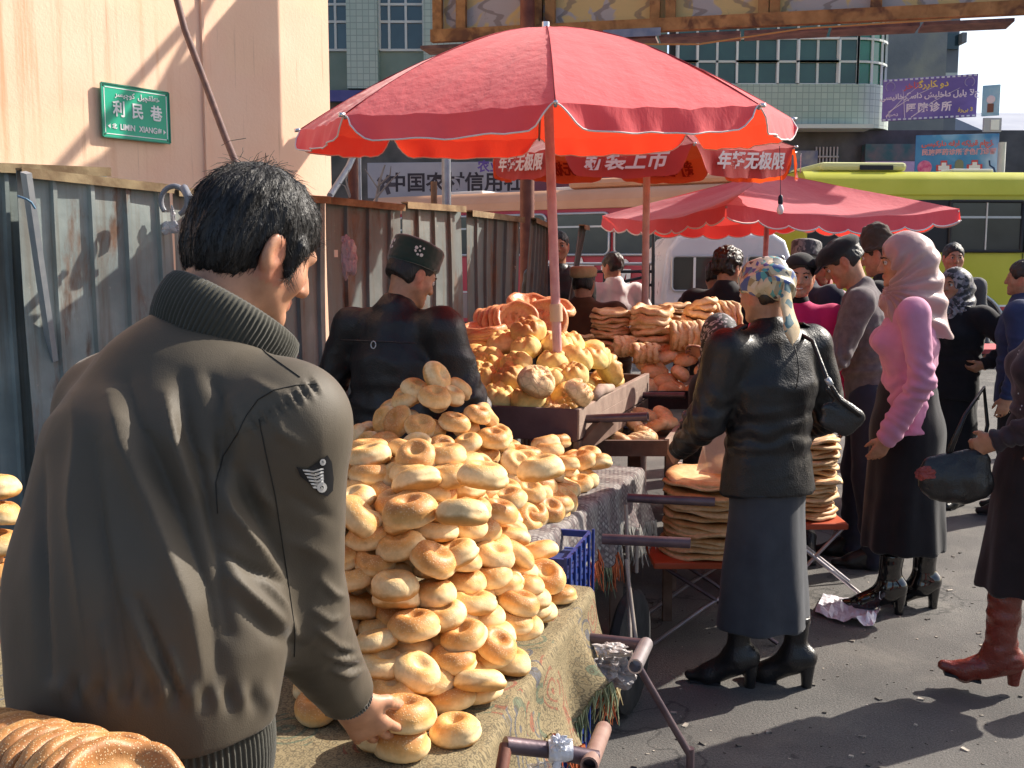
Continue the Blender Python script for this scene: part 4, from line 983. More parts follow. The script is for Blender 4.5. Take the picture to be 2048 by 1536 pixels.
# white crew cab pickup
VANW = M('van_white', (0.62, 0.62, 0.66), (0.70, 0.70, 0.73), 2, 0.3, rvar=0.05, coat=0.3)
VG = mat_pane('van_glass', (0.06, 0.055, 0.05), 0.05)
VY = 11.0; vx = lambda p: (p - 1024) / F * VY * 0.993
vt = thing('crew_cab_pickup', 'white crew cab pickup truck with a pipe rack parked before the red bus', 'pickup truck', (vx(1325), VY, 0))
x = vx(1325); Lc = 2.05
def vp(px, py): return ((px - 1325) / F * VY * 0.993, bz(py, VY))
prof = [(0.0, 0.55), (0.0, 1.28), (0.05, 1.72), (0.16, 1.86), (0.30, 1.90), (1.15, 1.90), (1.28, 1.82), (1.48, 1.28), (1.56, 1.15), (1.58, 0.95), (1.58, 0.55)]
mb = MB(); n_ = len(prof)
mb.add([(a, 0, z) for a, z in prof] + [(a, 1.65, z) for a, z in prof], [tuple(range(n_))[::-1], tuple(range(n_, 2 * n_))] + [(i, (i + 1) % n_, n_ + (i + 1) % n_, n_ + i) for i in range(n_)])
mb.build('body', VANW, vt, bevel=0.05, smooth=True, seg=3)
for k, (a, b_) in enumerate(((0.10, 0.80), (0.88, 1.26))):
    pr = rrect(a, b_, 1.30, 1.66, 0.04); q = len(pr)
    mb = MB(); mb.add([(u, -0.012, z) for u, z in pr] + [(u, 0.03, z) for u, z in pr], [tuple(range(q))[::-1]] + [(i, (i + 1) % q, q + (i + 1) % q, q + i) for i in range(q)]); w = mb.build('window', VG, vt)
    mb = MB(); mb.tube([Vector((u, -0.015, z)) for u, z in pr + [pr[0]]], 0.014, 6); mb.build('frame', SIL, w, smooth='all')
    mb = MB(); mb.box((a + 0.22, -0.022, 1.32), (a + 0.245, -0.013, 1.65)); mb.build('slider_rail', WH, w)
    mb = MB(); mb.box((a + 0.03, -0.008, 0.62), (b_ - 0.03, 0.02, 1.25)); d_ = mb.build('door', VANW, vt, bevel=0.01)
    mb = MB(); mb.box((a + 0.07, -0.022, 1.06), (a + 0.24, -0.009, 1.13)); mb.build('handle', DARKM, d_, bevel=0.008)
mb = MB(); mb.box((0.2, 0.08, 1.895), (1.12, 1.55, 1.925)); mb.build('roof_panel', VANW, vt, bevel=0.012)
for i in range(4):
    mb = MB(); mb.box((0.25 + i * 0.22, 0.15, 1.925), (0.33 + i * 0.22, 1.5, 1.945)); mb.build('roof_rib', VANW, vt, bevel=0.008)
mb = MB(); mb.box((-1.45, 0.0, 0.62), (-0.04, 1.62, 1.16)); mb.build('cargo_bed', M('bed_grey', (0.40, 0.39, 0.40), (0.50, 0.48, 0.48), 3, 0.5), vt, bevel=0.02)
for a in (-1.42, -1.05, -0.6, -0.14):
    mb = MB(); mb.tube([(a, 0.03, 1.16), (a, 0.03, 1.58)], 0.016, 8); mb.build('rack_post', DARKM, vt, smooth=True)
for z in (1.36, 1.50, 1.58):
    mb = MB(); mb.tube([(-1.45, 0.03, z), (-0.1, 0.03, z)], 0.016, 8); mb.build('rack_bar', SIL if z > 1.5 else DARKM, vt, smooth=True)
mb = MB(); mb.tube([(-0.09, 0.0, 0.9), (-0.10, 0.0, 1.95)], 0.018, 8); mb.build('rack_bar', DARKM, vt, smooth=True)
mb = MB(); mb.tube([(-0.85, 0.02, 1.18), (-0.65, 0.02, 1.34), (-0.2, 0.02, 1.44)], 0.016, 8); mb.build('rack_bar', DARKM, vt, smooth=True)
for a in (-0.75, 1.2): wheel(vt, a, 0.08, 0.34, 0.2)
mb = MB(); mb.box((0.12, 0.3, 1.30), (0.26, 0.75, 1.45)); mb.build('seat_back', M('seat_cream', (0.62, 0.55, 0.36), rough=0.8), vt, bevel=0.03)

# ================================================================== BREAD: meshes and crusts
def bread_mesh(name, prof, n=36, amp=0.003, seed=0, squash=(1, 1), fn=None, ns=28.0):
    """lathed dough shape with uneven, hand-made relief"""
    V, Fc = [], []
    for r, z in prof[1:-1]:
        for k in range(n):
            w = 2 * math.pi * k / n; V.append((r * math.cos(w) * squash[0], r * math.sin(w) * squash[1], z))
    m = len(prof) - 2
    V += [(0, 0, prof[0][1]), (0, 0, prof[-1][1])]
    for i in range(m - 1):
        for k in range(n):
            k2 = (k + 1) % n; Fc.append((i * n + k2, i * n + k, (i + 1) * n + k, (i + 1) * n + k2))
    for k in range(n):
        k2 = (k + 1) % n; Fc.append((m * n, k, k2)); Fc.append((m * n + 1, (m - 1) * n + k2, (m - 1) * n + k))
    P = np.array(V, float)
    d = amp * fbm(P, ns, 3, seed) + amp * 2.2 * fbm(P, ns * 0.35, 1, seed + 3)
    nr = P / np.maximum(np.linalg.norm(P * np.array([1, 1, 1.6]), axis=1), 1e-6)[:, None]
    P = P + nr * d[:, None]
    if fn is not None: P = fn(P)
    return mesh(name, P, Fc, True)
def spline(pts, n):
    pts = np.array(pts, float); t = np.r_[0, np.cumsum(np.linalg.norm(np.diff(pts, axis=0), axis=1))]; q = np.linspace(0, t[-1], n)
    # Catmull-Rom through the profile points
    out = []
    for x in q:
        i = min(np.searchsorted(t, x, 'right') - 1, len(pts) - 2); u = (x - t[i]) / (t[i + 1] - t[i])
        p0, p1, p2, p3 = pts[max(i - 1, 0)], pts[i], pts[i + 1], pts[min(i + 2, len(pts) - 1)]
        out.append(0.5 * ((2 * p1) + (-p0 + p2) * u + (2 * p0 - 5 * p1 + 4 * p2 - p3) * u * u + (-p0 + 3 * p1 - 3 * p2 + p3) * u ** 3))
    return [(max(a, 0), b) for a, b in out]
def mat_crust(name, pale, gold, brown, zlo, zhi, seeds=0.0, gloss=0.42, cracks=0.0, seedcol=(0.85, 0.66, 0.38), green=None):
    m, nt, b = new_mat(name)
    tc = nt.nodes.new('ShaderNodeTexCoord'); v = tc.outputs['Object']
    oi = nt.nodes.new('ShaderNodeObjectInfo')
    off = N(nt, 'ShaderNodeVectorMath', operation='SCALE'); nt.links.new(oi.outputs['Location'], off.inputs[0]); off.inputs['Scale'].default_value = 7.0
    va = N(nt, 'ShaderNodeVectorMath', operation='ADD'); nt.links.new(v, va.inputs[0]); nt.links.new(off.outputs[0], va.inputs[1]); vv = va.outputs[0]
    sp_ = N(nt, 'ShaderNodeSeparateXYZ'); nt.links.new(v, sp_.inputs[0])
    z = N(nt, 'ShaderNodeMapRange'); z.inputs['From Min'].default_value = zlo; z.inputs['From Max'].default_value = zhi; nt.links.new(sp_.outputs[2], z.inputs[0])
    f = mth(nt, 'ADD', z.outputs[0], mth(nt, 'MULTIPLY', mth(nt, 'SUBTRACT', noise(nt, vv, 22, 4), 0.5), 0.55))
    f = mth(nt, 'ADD', f, mth(nt, 'MULTIPLY', mth(nt, 'SUBTRACT', oi.outputs['Random'], 0.52), 0.52))
    c = ramp(nt, f, [(0.0, tuple(0.72 * x for x in gold)), (0.12, pale), (0.40, pale), (0.64, gold), (0.98, brown)])
    val = ramp(nt, noise(nt, vv, 60, 3, 0.6), [(0.3, (0.84, 0.82, 0.78)), (0.7, (1.08, 1.08, 1.08))])
    c = mixc(nt, 1.0, c, val, 'MULTIPLY')
    burn = ramp(nt, noise(nt, vv, 16, 3, 0.6), [(0.66, (0, 0, 0)), (0.76, (1, 1, 1))])
    c = mixc(nt, mth(nt, 'MULTIPLY', burn, 0.55), c, tuple(0.42 * x for x in brown))
    hgt = noise(nt, vv, 95, 4, 0.65)
    if seeds:
        vo = N(nt, 'ShaderNodeTexVoronoi', Scale=210.0); nt.links.new(vv, vo.inputs['Vector'])
        sd = ramp(nt, vo.outputs['Distance'], [(0.24, (1, 1, 1)), (0.34, (0, 0, 0))])
        reg = ramp(nt, mth(nt, 'ADD', z.outputs[0], mth(nt, 'MULTIPLY', noise(nt, vv, 30, 2), 0.9)), [(0.95, (0, 0, 0)), (1.15, (1, 1, 1))])
        sd = mixc(nt, 1.0, sd, reg, 'MULTIPLY'); c = mixc(nt, mth(nt, 'MULTIPLY', sd, seeds), c, seedcol)
        hgt = mth(nt, 'ADD', mth(nt, 'MULTIPLY', hgt, 0.6), mth(nt, 'MULTIPLY', sd, 0.8))
    if cracks:
        vo = N(nt, 'ShaderNodeTexVoronoi', Scale=30.0, feature='DISTANCE_TO_EDGE'); nt.links.new(vv, vo.inputs['Vector'])
        ck = ramp(nt, mth(nt, 'ADD', vo.outputs['Distance'], mth(nt, 'MULTIPLY', noise(nt, vv, 40, 3), 0.12)), [(0.07, (1, 1, 1)), (0.12, (0, 0, 0))])
        c = mixc(nt, mth(nt, 'MULTIPLY', ck, cracks), c, tuple(0.45 * x for x in brown)); hgt = mth(nt, 'SUBTRACT', hgt, mth(nt, 'MULTIPLY', ck, 1.2))
    nt.links.new(c, b.inputs['Base Color'])
    rr = ramp(nt, f, [(0.4, (gloss + 0.25,) * 3), (0.9, (gloss,) * 3)]); nt.links.new(rr, b.inputs['Roughness'])
    b.inputs['Specular IOR Level'].default_value = 0.5

    bump(nt, b, hgt, 0.45, 0.0025)
    return m
CR_RING = mat_crust('ring_crust', (0.88, 0.64, 0.34), (0.78, 0.42, 0.13), (0.56, 0.23, 0.06), -0.018, 0.038, seeds=0.4, gloss=0.50)
CR_YEL = mat_crust('yellow_crust', (0.88, 0.68, 0.27), (0.80, 0.52, 0.15), (0.55, 0.26, 0.07), -0.02, 0.085, gloss=0.55)
CR_PALE = mat_crust('pale_crust', (0.84, 0.64, 0.36), (0.70, 0.42, 0.18), (0.46, 0.21, 0.08), -0.02, 0.075, gloss=0.5, cracks=0.25)
CR_LOAF = mat_crust('loaf_crust', (0.85, 0.57, 0.33), (0.76, 0.42, 0.18), (0.54, 0.24, 0.08), -0.02, 0.06, gloss=0.42)
CR_NAN = mat_crust('nan_crust', (0.84, 0.58, 0.32), (0.76, 0.44, 0.19), (0.54, 0.25, 0.09), -0.012, 0.020, seeds=0.5, gloss=0.45)
CR_FACE = mat_crust('nan_face_crust', (0.70, 0.36, 0.17), (0.66, 0.29, 0.11), (0.50, 0.17, 0.06), -0.01, 0.02, seeds=0.35, gloss=0.4)
CR_BIG = mat_crust('big_ring_crust', (0.66, 0.40, 0.17), (0.54, 0.27, 0.085), (0.38, 0.16, 0.05), -0.02, 0.02, seeds=0.5, gloss=0.5)
RP = spline([(0, 0.016), (0.006, 0.0165), (0.013, 0.022), (0.022, 0.0295), (0.033, 0.0305), (0.045, 0.022), (0.0535, 0.007), (0.0535, -0.007), (0.046, -0.017), (0.028, -0.021), (0, -0.020)], 24)
def seamed(seed):
    rr = random.Random(seed); a0, ln, tl = rr.uniform(0, 6.28), rr.uniform(0.6, 1.5), rr.uniform(-.3, .3)
    def f(P):
        # one baked-open seam along the side
        a = (np.arctan2(P[:, 1], P[:, 0]) - a0 + np.pi) % (2 * np.pi) - np.pi
        zz = P[:, 2] - 0.004 - tl * a * 0.03
        k = np.exp(-(zz / 0.0045) ** 2) * np.exp(-(a / ln) ** 4) * (np.hypot(P[:, 0], P[:, 1]) > 0.04)
        return P * (1 - 0.085 * k)[:, None]
    return f
RINGS = []
for i in range(8):
    me = bread_mesh('ring_bread', RP, 44, 0.0022, i * 31, (1 + 0.06 * math.sin(i * 2), 1 - 0.05 * math.sin(i * 2 + 1)), seamed(i)); me.materials.append(CR_RING); RINGS.append(me)
def flower(seed, yellow=True):
    rr = random.Random(seed)
    def f(P):
        r = np.hypot(P[:, 0], P[:, 1]); a = np.arctan2(P[:, 1], P[:, 0]); top = sm(P[:, 2], 0.030, 0.055)
        pet = np.abs(np.sin(a * 2.5 + seed + 2.0 * fbm(P, 14, 1, seed)))
        P = P.copy(); P[:, 2] += top * (0.009 * pet * sm(r, 0.012, 0.035) - 0.006 * (1 - pet) * sm(r, 0.015, 0.04))
        ring = np.exp(-((r - 0.021) / 0.005) ** 2) * top; P[:, 2] -= 0.006 * ring
        tear = sm(np.abs(fbm(P, 26, 2, seed + 9)), 0.15, 0.0) * top; P[:, 2] -= 0.005 * tear
        return P
    return f
FP_ = spline([(0, 0.062), (0.02, 0.062), (0.045, 0.055), (0.066, 0.038), (0.074, 0.015), (0.070, -0.008), (0.055, -0.02), (0.03, -0.023), (0, -0.023)], 30)
FLOW = []
for i in range(6):
    me = bread_mesh('flower_bread', FP_, 56, 0.0035, 200 + i * 17, (1, 0.92), flower(i * 1.7)); me.materials.append(CR_YEL if i < 4 else CR_PALE); FLOW.append(me)
def slashed(seed):
    def f(P):
        P = P.copy(); k = sm(P[:, 2], 0.02, 0.04)
        for q in (-0.035, 0.0, 0.035):
            P[:, 2] -= 0.009 * k * np.exp(-((P[:, 0] * 0.9 + P[:, 1] * 0.5 - q) / 0.004) ** 2)
        return P
    return f
LP = spline([(0, 0.052), (0.03, 0.050), (0.055, 0.040), (0.070, 0.020), (0.070, -0.002), (0.055, -0.018), (0.03, -0.022), (0, -0.022)], 26)
LOAF = []
for i in range(5):
    me = bread_mesh('loaf', LP, 44, 0.003, 400 + i * 13, (1.28, 0.80), slashed(i)); me.materials.append(CR_LOAF if i < 3 else CR_PALE); LOAF.append(me)
def stamped(seed, rr0, depth=0.004, fr=95):
    def f(P):
        P = P.copy(); r = np.hypot(P[:, 0], P[:, 1]); ctr = sm(r, rr0, rr0 * 0.8) * sm(P[:, 2], -0.004, 0.002)
        P[:, 2] += ctr * depth * np.clip(fbm(P, fr, 2, seed), -0.8, 0.8)
        w = 0.006 * np.sin(np.arctan2(P[:, 1], P[:, 0]) * 3 + seed) + 0.004 * np.sin(np.arctan2(P[:, 1], P[:, 0]) * 7 + seed * 2)
        P[:, 2] += w * sm(r, rr0, rr0 * 1.4)
        return P
    return f
def nan_prof(r, t, rim): return spline([(0, 0.002), (r * 0.35, 0.002), (r * 0.62, 0.004), (r * 0.78, rim), (r * 0.92, rim * 0.95), (r, 0.0), (r * 0.95, -t * 0.6), (r * 0.7, -t), (0, -t * 0.8)], 26)
NAN = []
for i in range(4):
    me = bread_mesh('flat_nan', nan_prof(0.115, 0.010, 0.014), 44, 0.0016, 600 + i * 7, (1, 1), stamped(i, 0.075, 0.003)); me.materials.append(CR_NAN); NAN.append(me)
FACE = []
for i in range(3):
    me = bread_mesh('nan_face', nan_prof(0.115, 0.014, 0.022), 72, 0.002, 700 + i * 7, (1, 1.08), stamped(i + 5, 0.085, 0.010, 75)); me.materials.append(CR_FACE); FACE.append(me)
BIGN = []
for i in range(4):
    me = bread_mesh('big_nan', nan_prof(0.215, 0.010, 0.012), 64, 0.002, 800 + i * 7, (1, 1), stamped(i + 2, 0.15, 0.003, 60)); me.materials.append(CR_NAN); BIGN.append(me)
BIGR = []
for i in range(3):
    me = bread_mesh('seeded_round', nan_prof(0.118, 0.014, 0.020), 64, 0.002, 900 + i * 7, (1, 1), stamped(i + 2, 0.075, 0.004, 80)); me.materials.append(CR_BIG); BIGR.append(me)
EDGE_ = []
def put_bread(name, me, loc, rot, scale, label, group, cat='bread'):
    o = bpy.data.objects.new(name, me); col.objects.link(o); o.location = loc
    o.rotation_euler = rot if not isinstance(rot, Matrix) else rot.to_euler(); o.scale = scale if isinstance(scale, tuple) else (scale,) * 3
    return tag(o, label, cat, group)

# ================================================================== CARTS, CLOTHS, PIPES
EA = Vector((0.273, 0.962, 0)); LA = Vector((-0.962, 0.273, 0)); RA = Vector((-0.13, 1.62, 0)); ZA = 0.72   # near cart: run of its right edge, leftwards, near right corner, top height
def pa(u, v, z): return RA + EA * u + LA * v + Vector((0, 0, z))
EB = Vector((0.371, 0.929, 0)); LB_ = Vector((-0.929, 0.371, 0)); RB = Vector((0.07, 3.03, 0)); ZB_ = 0.79
def pb(u, v, z): return RB + EB * u + LB_ * v + Vector((0, 0, z))
def mat_carpet(name, ground, dark, pal, scale=15.0):
    m, nt, b = new_mat(name)
    tc = nt.nodes.new('ShaderNodeTexCoord'); v = tc.outputs['UV']
    nz = N(nt, 'ShaderNodeTexNoise', Scale=9.0, Detail=2.0); nt.links.new(v, nz.inputs['Vector'])
    va = N(nt, 'ShaderNodeVectorMath', operation='SCALE'); nt.links.new(nz.outputs['Color'], va.inputs[0]); va.inputs['Scale'].default_value = 0.035
    vb = N(nt, 'ShaderNodeVectorMath', operation='ADD'); nt.links.new(v, vb.inputs[0]); nt.links.new(va.outputs[0], vb.inputs[1]); v2 = vb.outputs[0]
    big = N(nt, 'ShaderNodeTexVoronoi', Scale=scale * 0.5); nt.links.new(v2, big.inputs['Vector'])
    sep = N(nt, 'ShaderNodeSeparateColor'); nt.links.new(big.outputs['Color'], sep.inputs[0])
    stops = [(0.0, ground)] + [(0.30 + 0.70 * i / len(pal), c) for i, c in enumerate(pal)]
    pc = ramp(nt, sep.outputs[0], stops, 'CONSTANT')
    rings = mth(nt, 'SINE', mth(nt, 'MULTIPLY', big.outputs['Distance'], 26.0))
    sm_ = N(nt, 'ShaderNodeTexVoronoi', Scale=scale * 3.6); nt.links.new(v2, sm_.inputs['Vector'])
    r2 = mth(nt, 'SINE', mth(nt, 'MULTIPLY', sm_.outputs['Distance'], 15.0))
    l1 = ramp(nt, rings, [(0.45, (0, 0, 0)), (0.62, (1, 1, 1))]); l2 = ramp(nt, r2, [(0.30, (0, 0, 0)), (0.5, (1, 1, 1))])
    c = mixc(nt, l1, ground, pc); c = mixc(nt, mth(nt, 'MULTIPLY', l2, 0.75), c, dark)
    c = mixc(nt, 0.3, c, ramp(nt, noise(nt, v, 90, 3), [(0.3, tuple(x * .5 for x in ground)), (0.7, tuple(min(1, x * 1.3) for x in ground))]))
    nt.links.new(c, b.inputs['Base Color']); b.inputs['Roughness'].default_value = 0.95; b.inputs['Specular IOR Level'].default_value = 0.15
    bump(nt, b, noise(nt, v, 380, 3, 0.7), 0.5, 0.003)
    return m
CLA = mat_carpet('carpet_tan', (0.27, 0.215, 0.125), (0.045, 0.04, 0.035), [(0.27, 0.22, 0.13), (0.26, 0.07, 0.05), (0.07, 0.09, 0.14), (0.09, 0.14, 0.10), (0.24, 0.18, 0.10)], 24)
def mat_kilim():
    m, nt, b = new_mat('kilim_grey')
    tc = nt.nodes.new('ShaderNodeTexCoord'); mp = N(nt, 'ShaderNodeMapping'); mp.inputs['Rotation'].default_value = (0, 0, R(45)); nt.links.new(tc.outputs['UV'], mp.inputs[0]); v = mp.outputs[0]
    br = N(nt, 'ShaderNodeTexBrick', Scale=30.0); br.offset = 0.5
    br.inputs['Color1'].default_value = (0.34, 0.32, 0.29, 1); br.inputs['Color2'].default_value = (0.10, 0.035, 0.04, 1); br.inputs['Mortar'].default_value = (0.07, 0.045, 0.05, 1)
    br.inputs['Mortar Size'].default_value = 0.10; br.inputs['Brick Width'].default_value = 0.55; br.inputs['Row Height'].default_value = 0.5; nt.links.new(v, br.inputs['Vector'])
    band = N(nt, 'ShaderNodeTexWave', Scale=2.1, Distortion=1.0); nt.links.new(tc.outputs['UV'], band.inputs['Vector'])
    c = mixc(nt, ramp(nt, band.outputs['Fac'], [(0.45, (0, 0, 0)), (0.55, (1, 1, 1))]), br.outputs['Color'], mixc(nt, 0.35, br.outputs['Color'], (0.36, 0.34, 0.31)))
    c = mixc(nt, 0.30, c, ramp(nt, noise(nt, v, 60, 4), [(0.3, (0.12, 0.11, 0.11)), (0.7, (0.55, 0.53, 0.5))]))
    nt.links.new(c, b.inputs['Base Color']); b.inputs['Roughness'].default_value = 0.95; b.inputs['Specular IOR Level'].default_value = 0.1
    bump(nt, b, noise(nt, v, 300, 3, 0.7), 0.5, 0.003)
    return m
CLB = mat_kilim()
def drape(name, label, fn, z, U, W, drop, mat, seed=0, near=True, fr_cols=None, fold=0.022, curl=0.0):
    """cloth over a table: top sheet, hanging right side (and near side) with folds and a ragged hem"""
    rnd = random.Random(seed); nu, nt_, nh = 90, 14, 12; V, UV, Fc = [], [], []
    hemz = [drop * (0.80 + 0.20 * math.sin(u * 0.19 + seed) + 0.10 * math.sin(u * 0.53 + seed * 2) + 0.05 * rnd.random()) for u in range(nu + 1)]
    cols = nt_ + 3 + nh; hem = []
    for i in range(nu + 1):
        u = -0.02 + (U + 0.04) * i / nu
        row = []
        for j in range(nt_ + 1):
            v = W * (1 - j / nt_); row.append((fn(u, v, z + 0.006 + 0.0025 * math.sin(u * 40 + v * 23)), (u, v)))
        for j, (dv, dz) in enumerate(((-0.008, -0.002), (-0.016, -0.010))): row.append((fn(u, dv, z + 0.006 + dz), (u, dv - 0.004)))
        for j in range(nh + 1):
            q = j / nh; h = hemz[i] * q
            w = fold * (q ** 0.8) * (math.sin(u * 24 + seed) + 0.6 * math.sin(u * 41 + 1.3 * seed + q * 2)) + 0.012 * q
            p = fn(u + 0.012 * q * math.sin(u * 17 + seed), -0.020 - w * 0.8 - curl * q * q, z - 0.012 - h); row.append((p, (u, -0.02 - h)))
            if j == nh: hem.append(p)
        for p, uv in row: V.append(p); UV.append(uv)
        cols = len(row)
    for i in range(nu):
        for j in range(cols - 1): Fc.append((i * cols + j, (i + 1) * cols + j, (i + 1) * cols + j + 1, i * cols + j + 1))
    o0 = fn(0, 0, 0); me = mesh(name, [p - o0 for p in V], Fc, True); uvl = me.uv_layers.new(name='UV')
    idx = np.zeros(len(me.loops), np.int32); me.loops.foreach_get('vertex_index', idx); uvl.data.foreach_set('uv', np.array(UV, np.float32)[idx].ravel())
    t = thing(name, label, 'cloth', o0); link('cloth', me, mat, t)
    if fr_cols:
        for ci, (cc, lo, hi) in enumerate(fr_cols):
            mb = MB()
            for i in range(nu):
                if not (lo <= i / nu < hi): continue
                for k in range(4):
                    p = hem[i].lerp(hem[i + 1], rnd.random()) - o0; L = rnd.uniform(0.035, 0.11)
                    a = Vector((rnd.uniform(-.25, .25), rnd.uniform(-.25, .25), -1)) * L
                    mb.tube([p + Vector((0, 0, 0.008)), p + a * 0.4 + Vector((rnd.uniform(-.01, .01), rnd.uniform(-.01, .01), 0)), p + a], [0.003, 0.0026, 0.001], 4, cap=False)
            if mb.V: fo = mb.build('fringe', cc, t); fo['kind'] = 'stuff'
    return t
FRT = M('fringe_tan', (0.30, 0.24, 0.13), (0.45, 0.36, 0.2), 30, 0.95); FRR = M('fringe_red', (0.36, 0.07, 0.03), (0.50, 0.15, 0.05), 30, 0.95); FRG = M('fringe_grey', (0.28, 0.26, 0.24), (0.42, 0.4, 0.36), 30, 0.95)
FRO = M('fringe_green', (0.10, 0.14, 0.09), (0.22, 0.24, 0.14), 30, 0.95); FRB = M('fringe_blue', (0.07, 0.08, 0.14), (0.2, 0.2, 0.24), 30, 0.95)
drape('carpet_cloth', 'tan patterned carpet cloth with ragged fringe on the near bread cart', pa, ZA, 1.22, 1.72, 0.235, CLA, 3,
      fr_cols=[(FRT, 0, 0.18), (FRB, 0.18, 0.34), (FRT, 0.34, 0.5), (FRR, 0.5, 0.66), (FRO, 0.66, 0.8), (FRR, 0.8, 0.88), (FRT, 0.88, 1)], fold=0.030, curl=0.05)
drape('kilim_cloth', 'grey and maroon woven cloth hanging off the second bread cart', pb, ZB_, 1.17, 1.05, 0.22, CLB, 5,
      fr_cols=[(FRG, 0, 0.3), (FRR, 0.3, 0.42), (FRO, 0.42, 0.5), (FRR, 0.5, 0.62), (FRG, 0.62, 1)], fold=0.02, curl=0.02)
WOOD = M('old_plank', (0.10, 0.055, 0.04), (0.18, 0.11, 0.08), 9, 0.85, bumps=0.4, bscale=60, stretch=(1, 1, 1), c3=(0.24, 0.17, 0.13), s3=3)
WOODL = M('pale_plank', (0.22, 0.15, 0.12), (0.33, 0.24, 0.19), 11, 0.85, bumps=0.4, bscale=60); IRON = M('iron_pipe', (0.085, 0.06, 0.075), (0.14, 0.10, 0.11), 14, 0.42, metal=0.55, bumps=0.15)
STL = M('bright_pipe', (0.42, 0.38, 0.40), (0.58, 0.52, 0.52), 16, 0.35, metal=0.75)
def hollow(mb, p, q, r, n=16, wall=0.004):
    """open-ended pipe"""
    p, q = Vector(p), Vector(q); ax = (q - p); L = ax.length
    mb.lathe([(r - wall, 0.06), (r - wall, 0.0), (r, 0.0), (r, L), (r - wall, L), (r - wall, L - 0.06)], n, p, ax); return mb
# near cart
ca = thing('bread_cart', 'near hand cart under the tan carpet cloth with pipe handles', 'cart', RA); ia = Matrix.Translation(-RA)
mb = MB(); mb.obox(pa(0.61, 0.85, ZA - 0.025), EA * 0.605, LA * 0.845, (0, 0, 0.022)); mb.build('table_top', WOOD, ca, inv=ia)
for u, v in ((0.10, 0.08), (1.12, 0.08), (0.10, 1.4), (1.12, 1.4)):
    mb = MB(); mb.beam(pa(u, v, 0.0), pa(u, v, ZA - 0.05), 0.05, 0.05, (1, 0, 0)); mb.build('leg', WOOD, ca, inv=ia)
mb = MB(); mb.beam(pa(0.05, 0.1, ZA - 0.09), pa(1.18, 0.1, ZA - 0.09), 0.03, 0.06); mb.build('side_rail', WOOD, ca, inv=ia)
def apx(px, py, Y): return at(px, py, Y)
h1 = [apx(1010, 1490, 1.80), apx(1100, 1500, 1.83), apx(1195, 1518, 1.84)]
mb = MB(); mb.tube(h1, 0.0155, 14); mb.build('handle', IRON, ca, inv=ia, smooth=True)
mb = MB(); hollow(mb, apx(1178, 1532, 1.80), apx(1207, 1458, 2.02), 0.0165); mb.build('handle_grip', M('grip_brown', (0.20, 0.11, 0.09), (0.34, 0.22, 0.18), 10, 0.5), ca, inv=ia, smooth=True)
mb = MB(); mb.tube([apx(1012, 1490, 1.80), apx(1000, 1560, 1.75)], 0.012, 10); mb.build('handle_brace', RUST, ca, inv=ia, smooth=True)
mb = MB(); mb.tube([apx(1150, 1275, 2.72), apx(1285, 1290, 2.66)], 0.0165, 14); mb.build('handle', IRON, ca, inv=ia, smooth=True)
mb = MB(); hollow(mb, apx(1270, 1333, 2.44), apx(1292, 1288, 2.66), 0.0185); mb.build('handle_grip', STL, ca, inv=ia, smooth=True)
mb = MB(); a_ = atz(1292, 1436, 0.0); mb.tube([apx(1278, 1335, 2.60), Vector((a_.x - 0.01, 2.62, 0.33))], 0.010, 10); mb.build('prop', IRON, ca, inv=ia, smooth=True)
mb = MB(); mb.tube([Vector((a_.x - 0.01, 2.62, 0.35)), Vector((a_.x - 0.005, 2.64, 0.0))], 0.011, 10); mb.build('prop_foot', IRON, ca, inv=ia, smooth=True)
mb = MB(); mb.beam(pa(0.52, 0.02, 0.0), pa(0.52, 0.02, 0.5), 0.07, 0.05, (1, 0, 0)); mb.build('corner_post', WOOD, ca, inv=ia)
mb = MB(); hollow(mb, apx(1105, 1455, 2.25), apx(1042, 1330, 2.42), 0.012)
# white bag knotted on the near handle
wb = thing('knotted_bag', 'white plastic bag knotted round the near cart handle', 'bag', apx(1120, 1500, 1.825)); WF = film('white_film', (0.85, 0.86, 0.92), 0.80, 0.3)
mb = MB(); mb.lathe([(0.018, -0.022), (0.022, -0.01), (0.021, 0.01), (0.018, 0.022)], 18, (0, 0, 0), (1, 0.1, -0.02)); mb.build('wrap', WF, wb, smooth=True)
crumple('knot', (-0.004, -0.014, 0.018), 0.014, WF, seed=21, amp=0.5, parent=wb)
for k, (dx, dz) in enumerate(((-0.012, 0.034), (0.008, 0.036), (0.018, 0.03), (-0.014, -0.04))):
    mb = MB(); mb.sheet([[Vector((-0.003, -0.016, 0.012)), Vector((0.004, -0.014, 0.014))], [Vector((dx * 0.5 - 0.008, -0.02, dz * 0.6)), Vector((dx * 0.5 + 0.008, -0.016, dz * 0.6))], [Vector((dx - 0.006, -0.016, dz)), Vector((dx + 0.004, -0.022, dz * 1.05))]]); mb.build('knot_end', WF, wb, smooth='all', solid=0.001)
crumple('bag_body', (-0.015, 0.0, -0.05), 0.036, film('clear_film', (0.5, 0.52, 0.55), 0.45), seed=23, squash=(1.2, 0.7, 0.8), parent=wb)
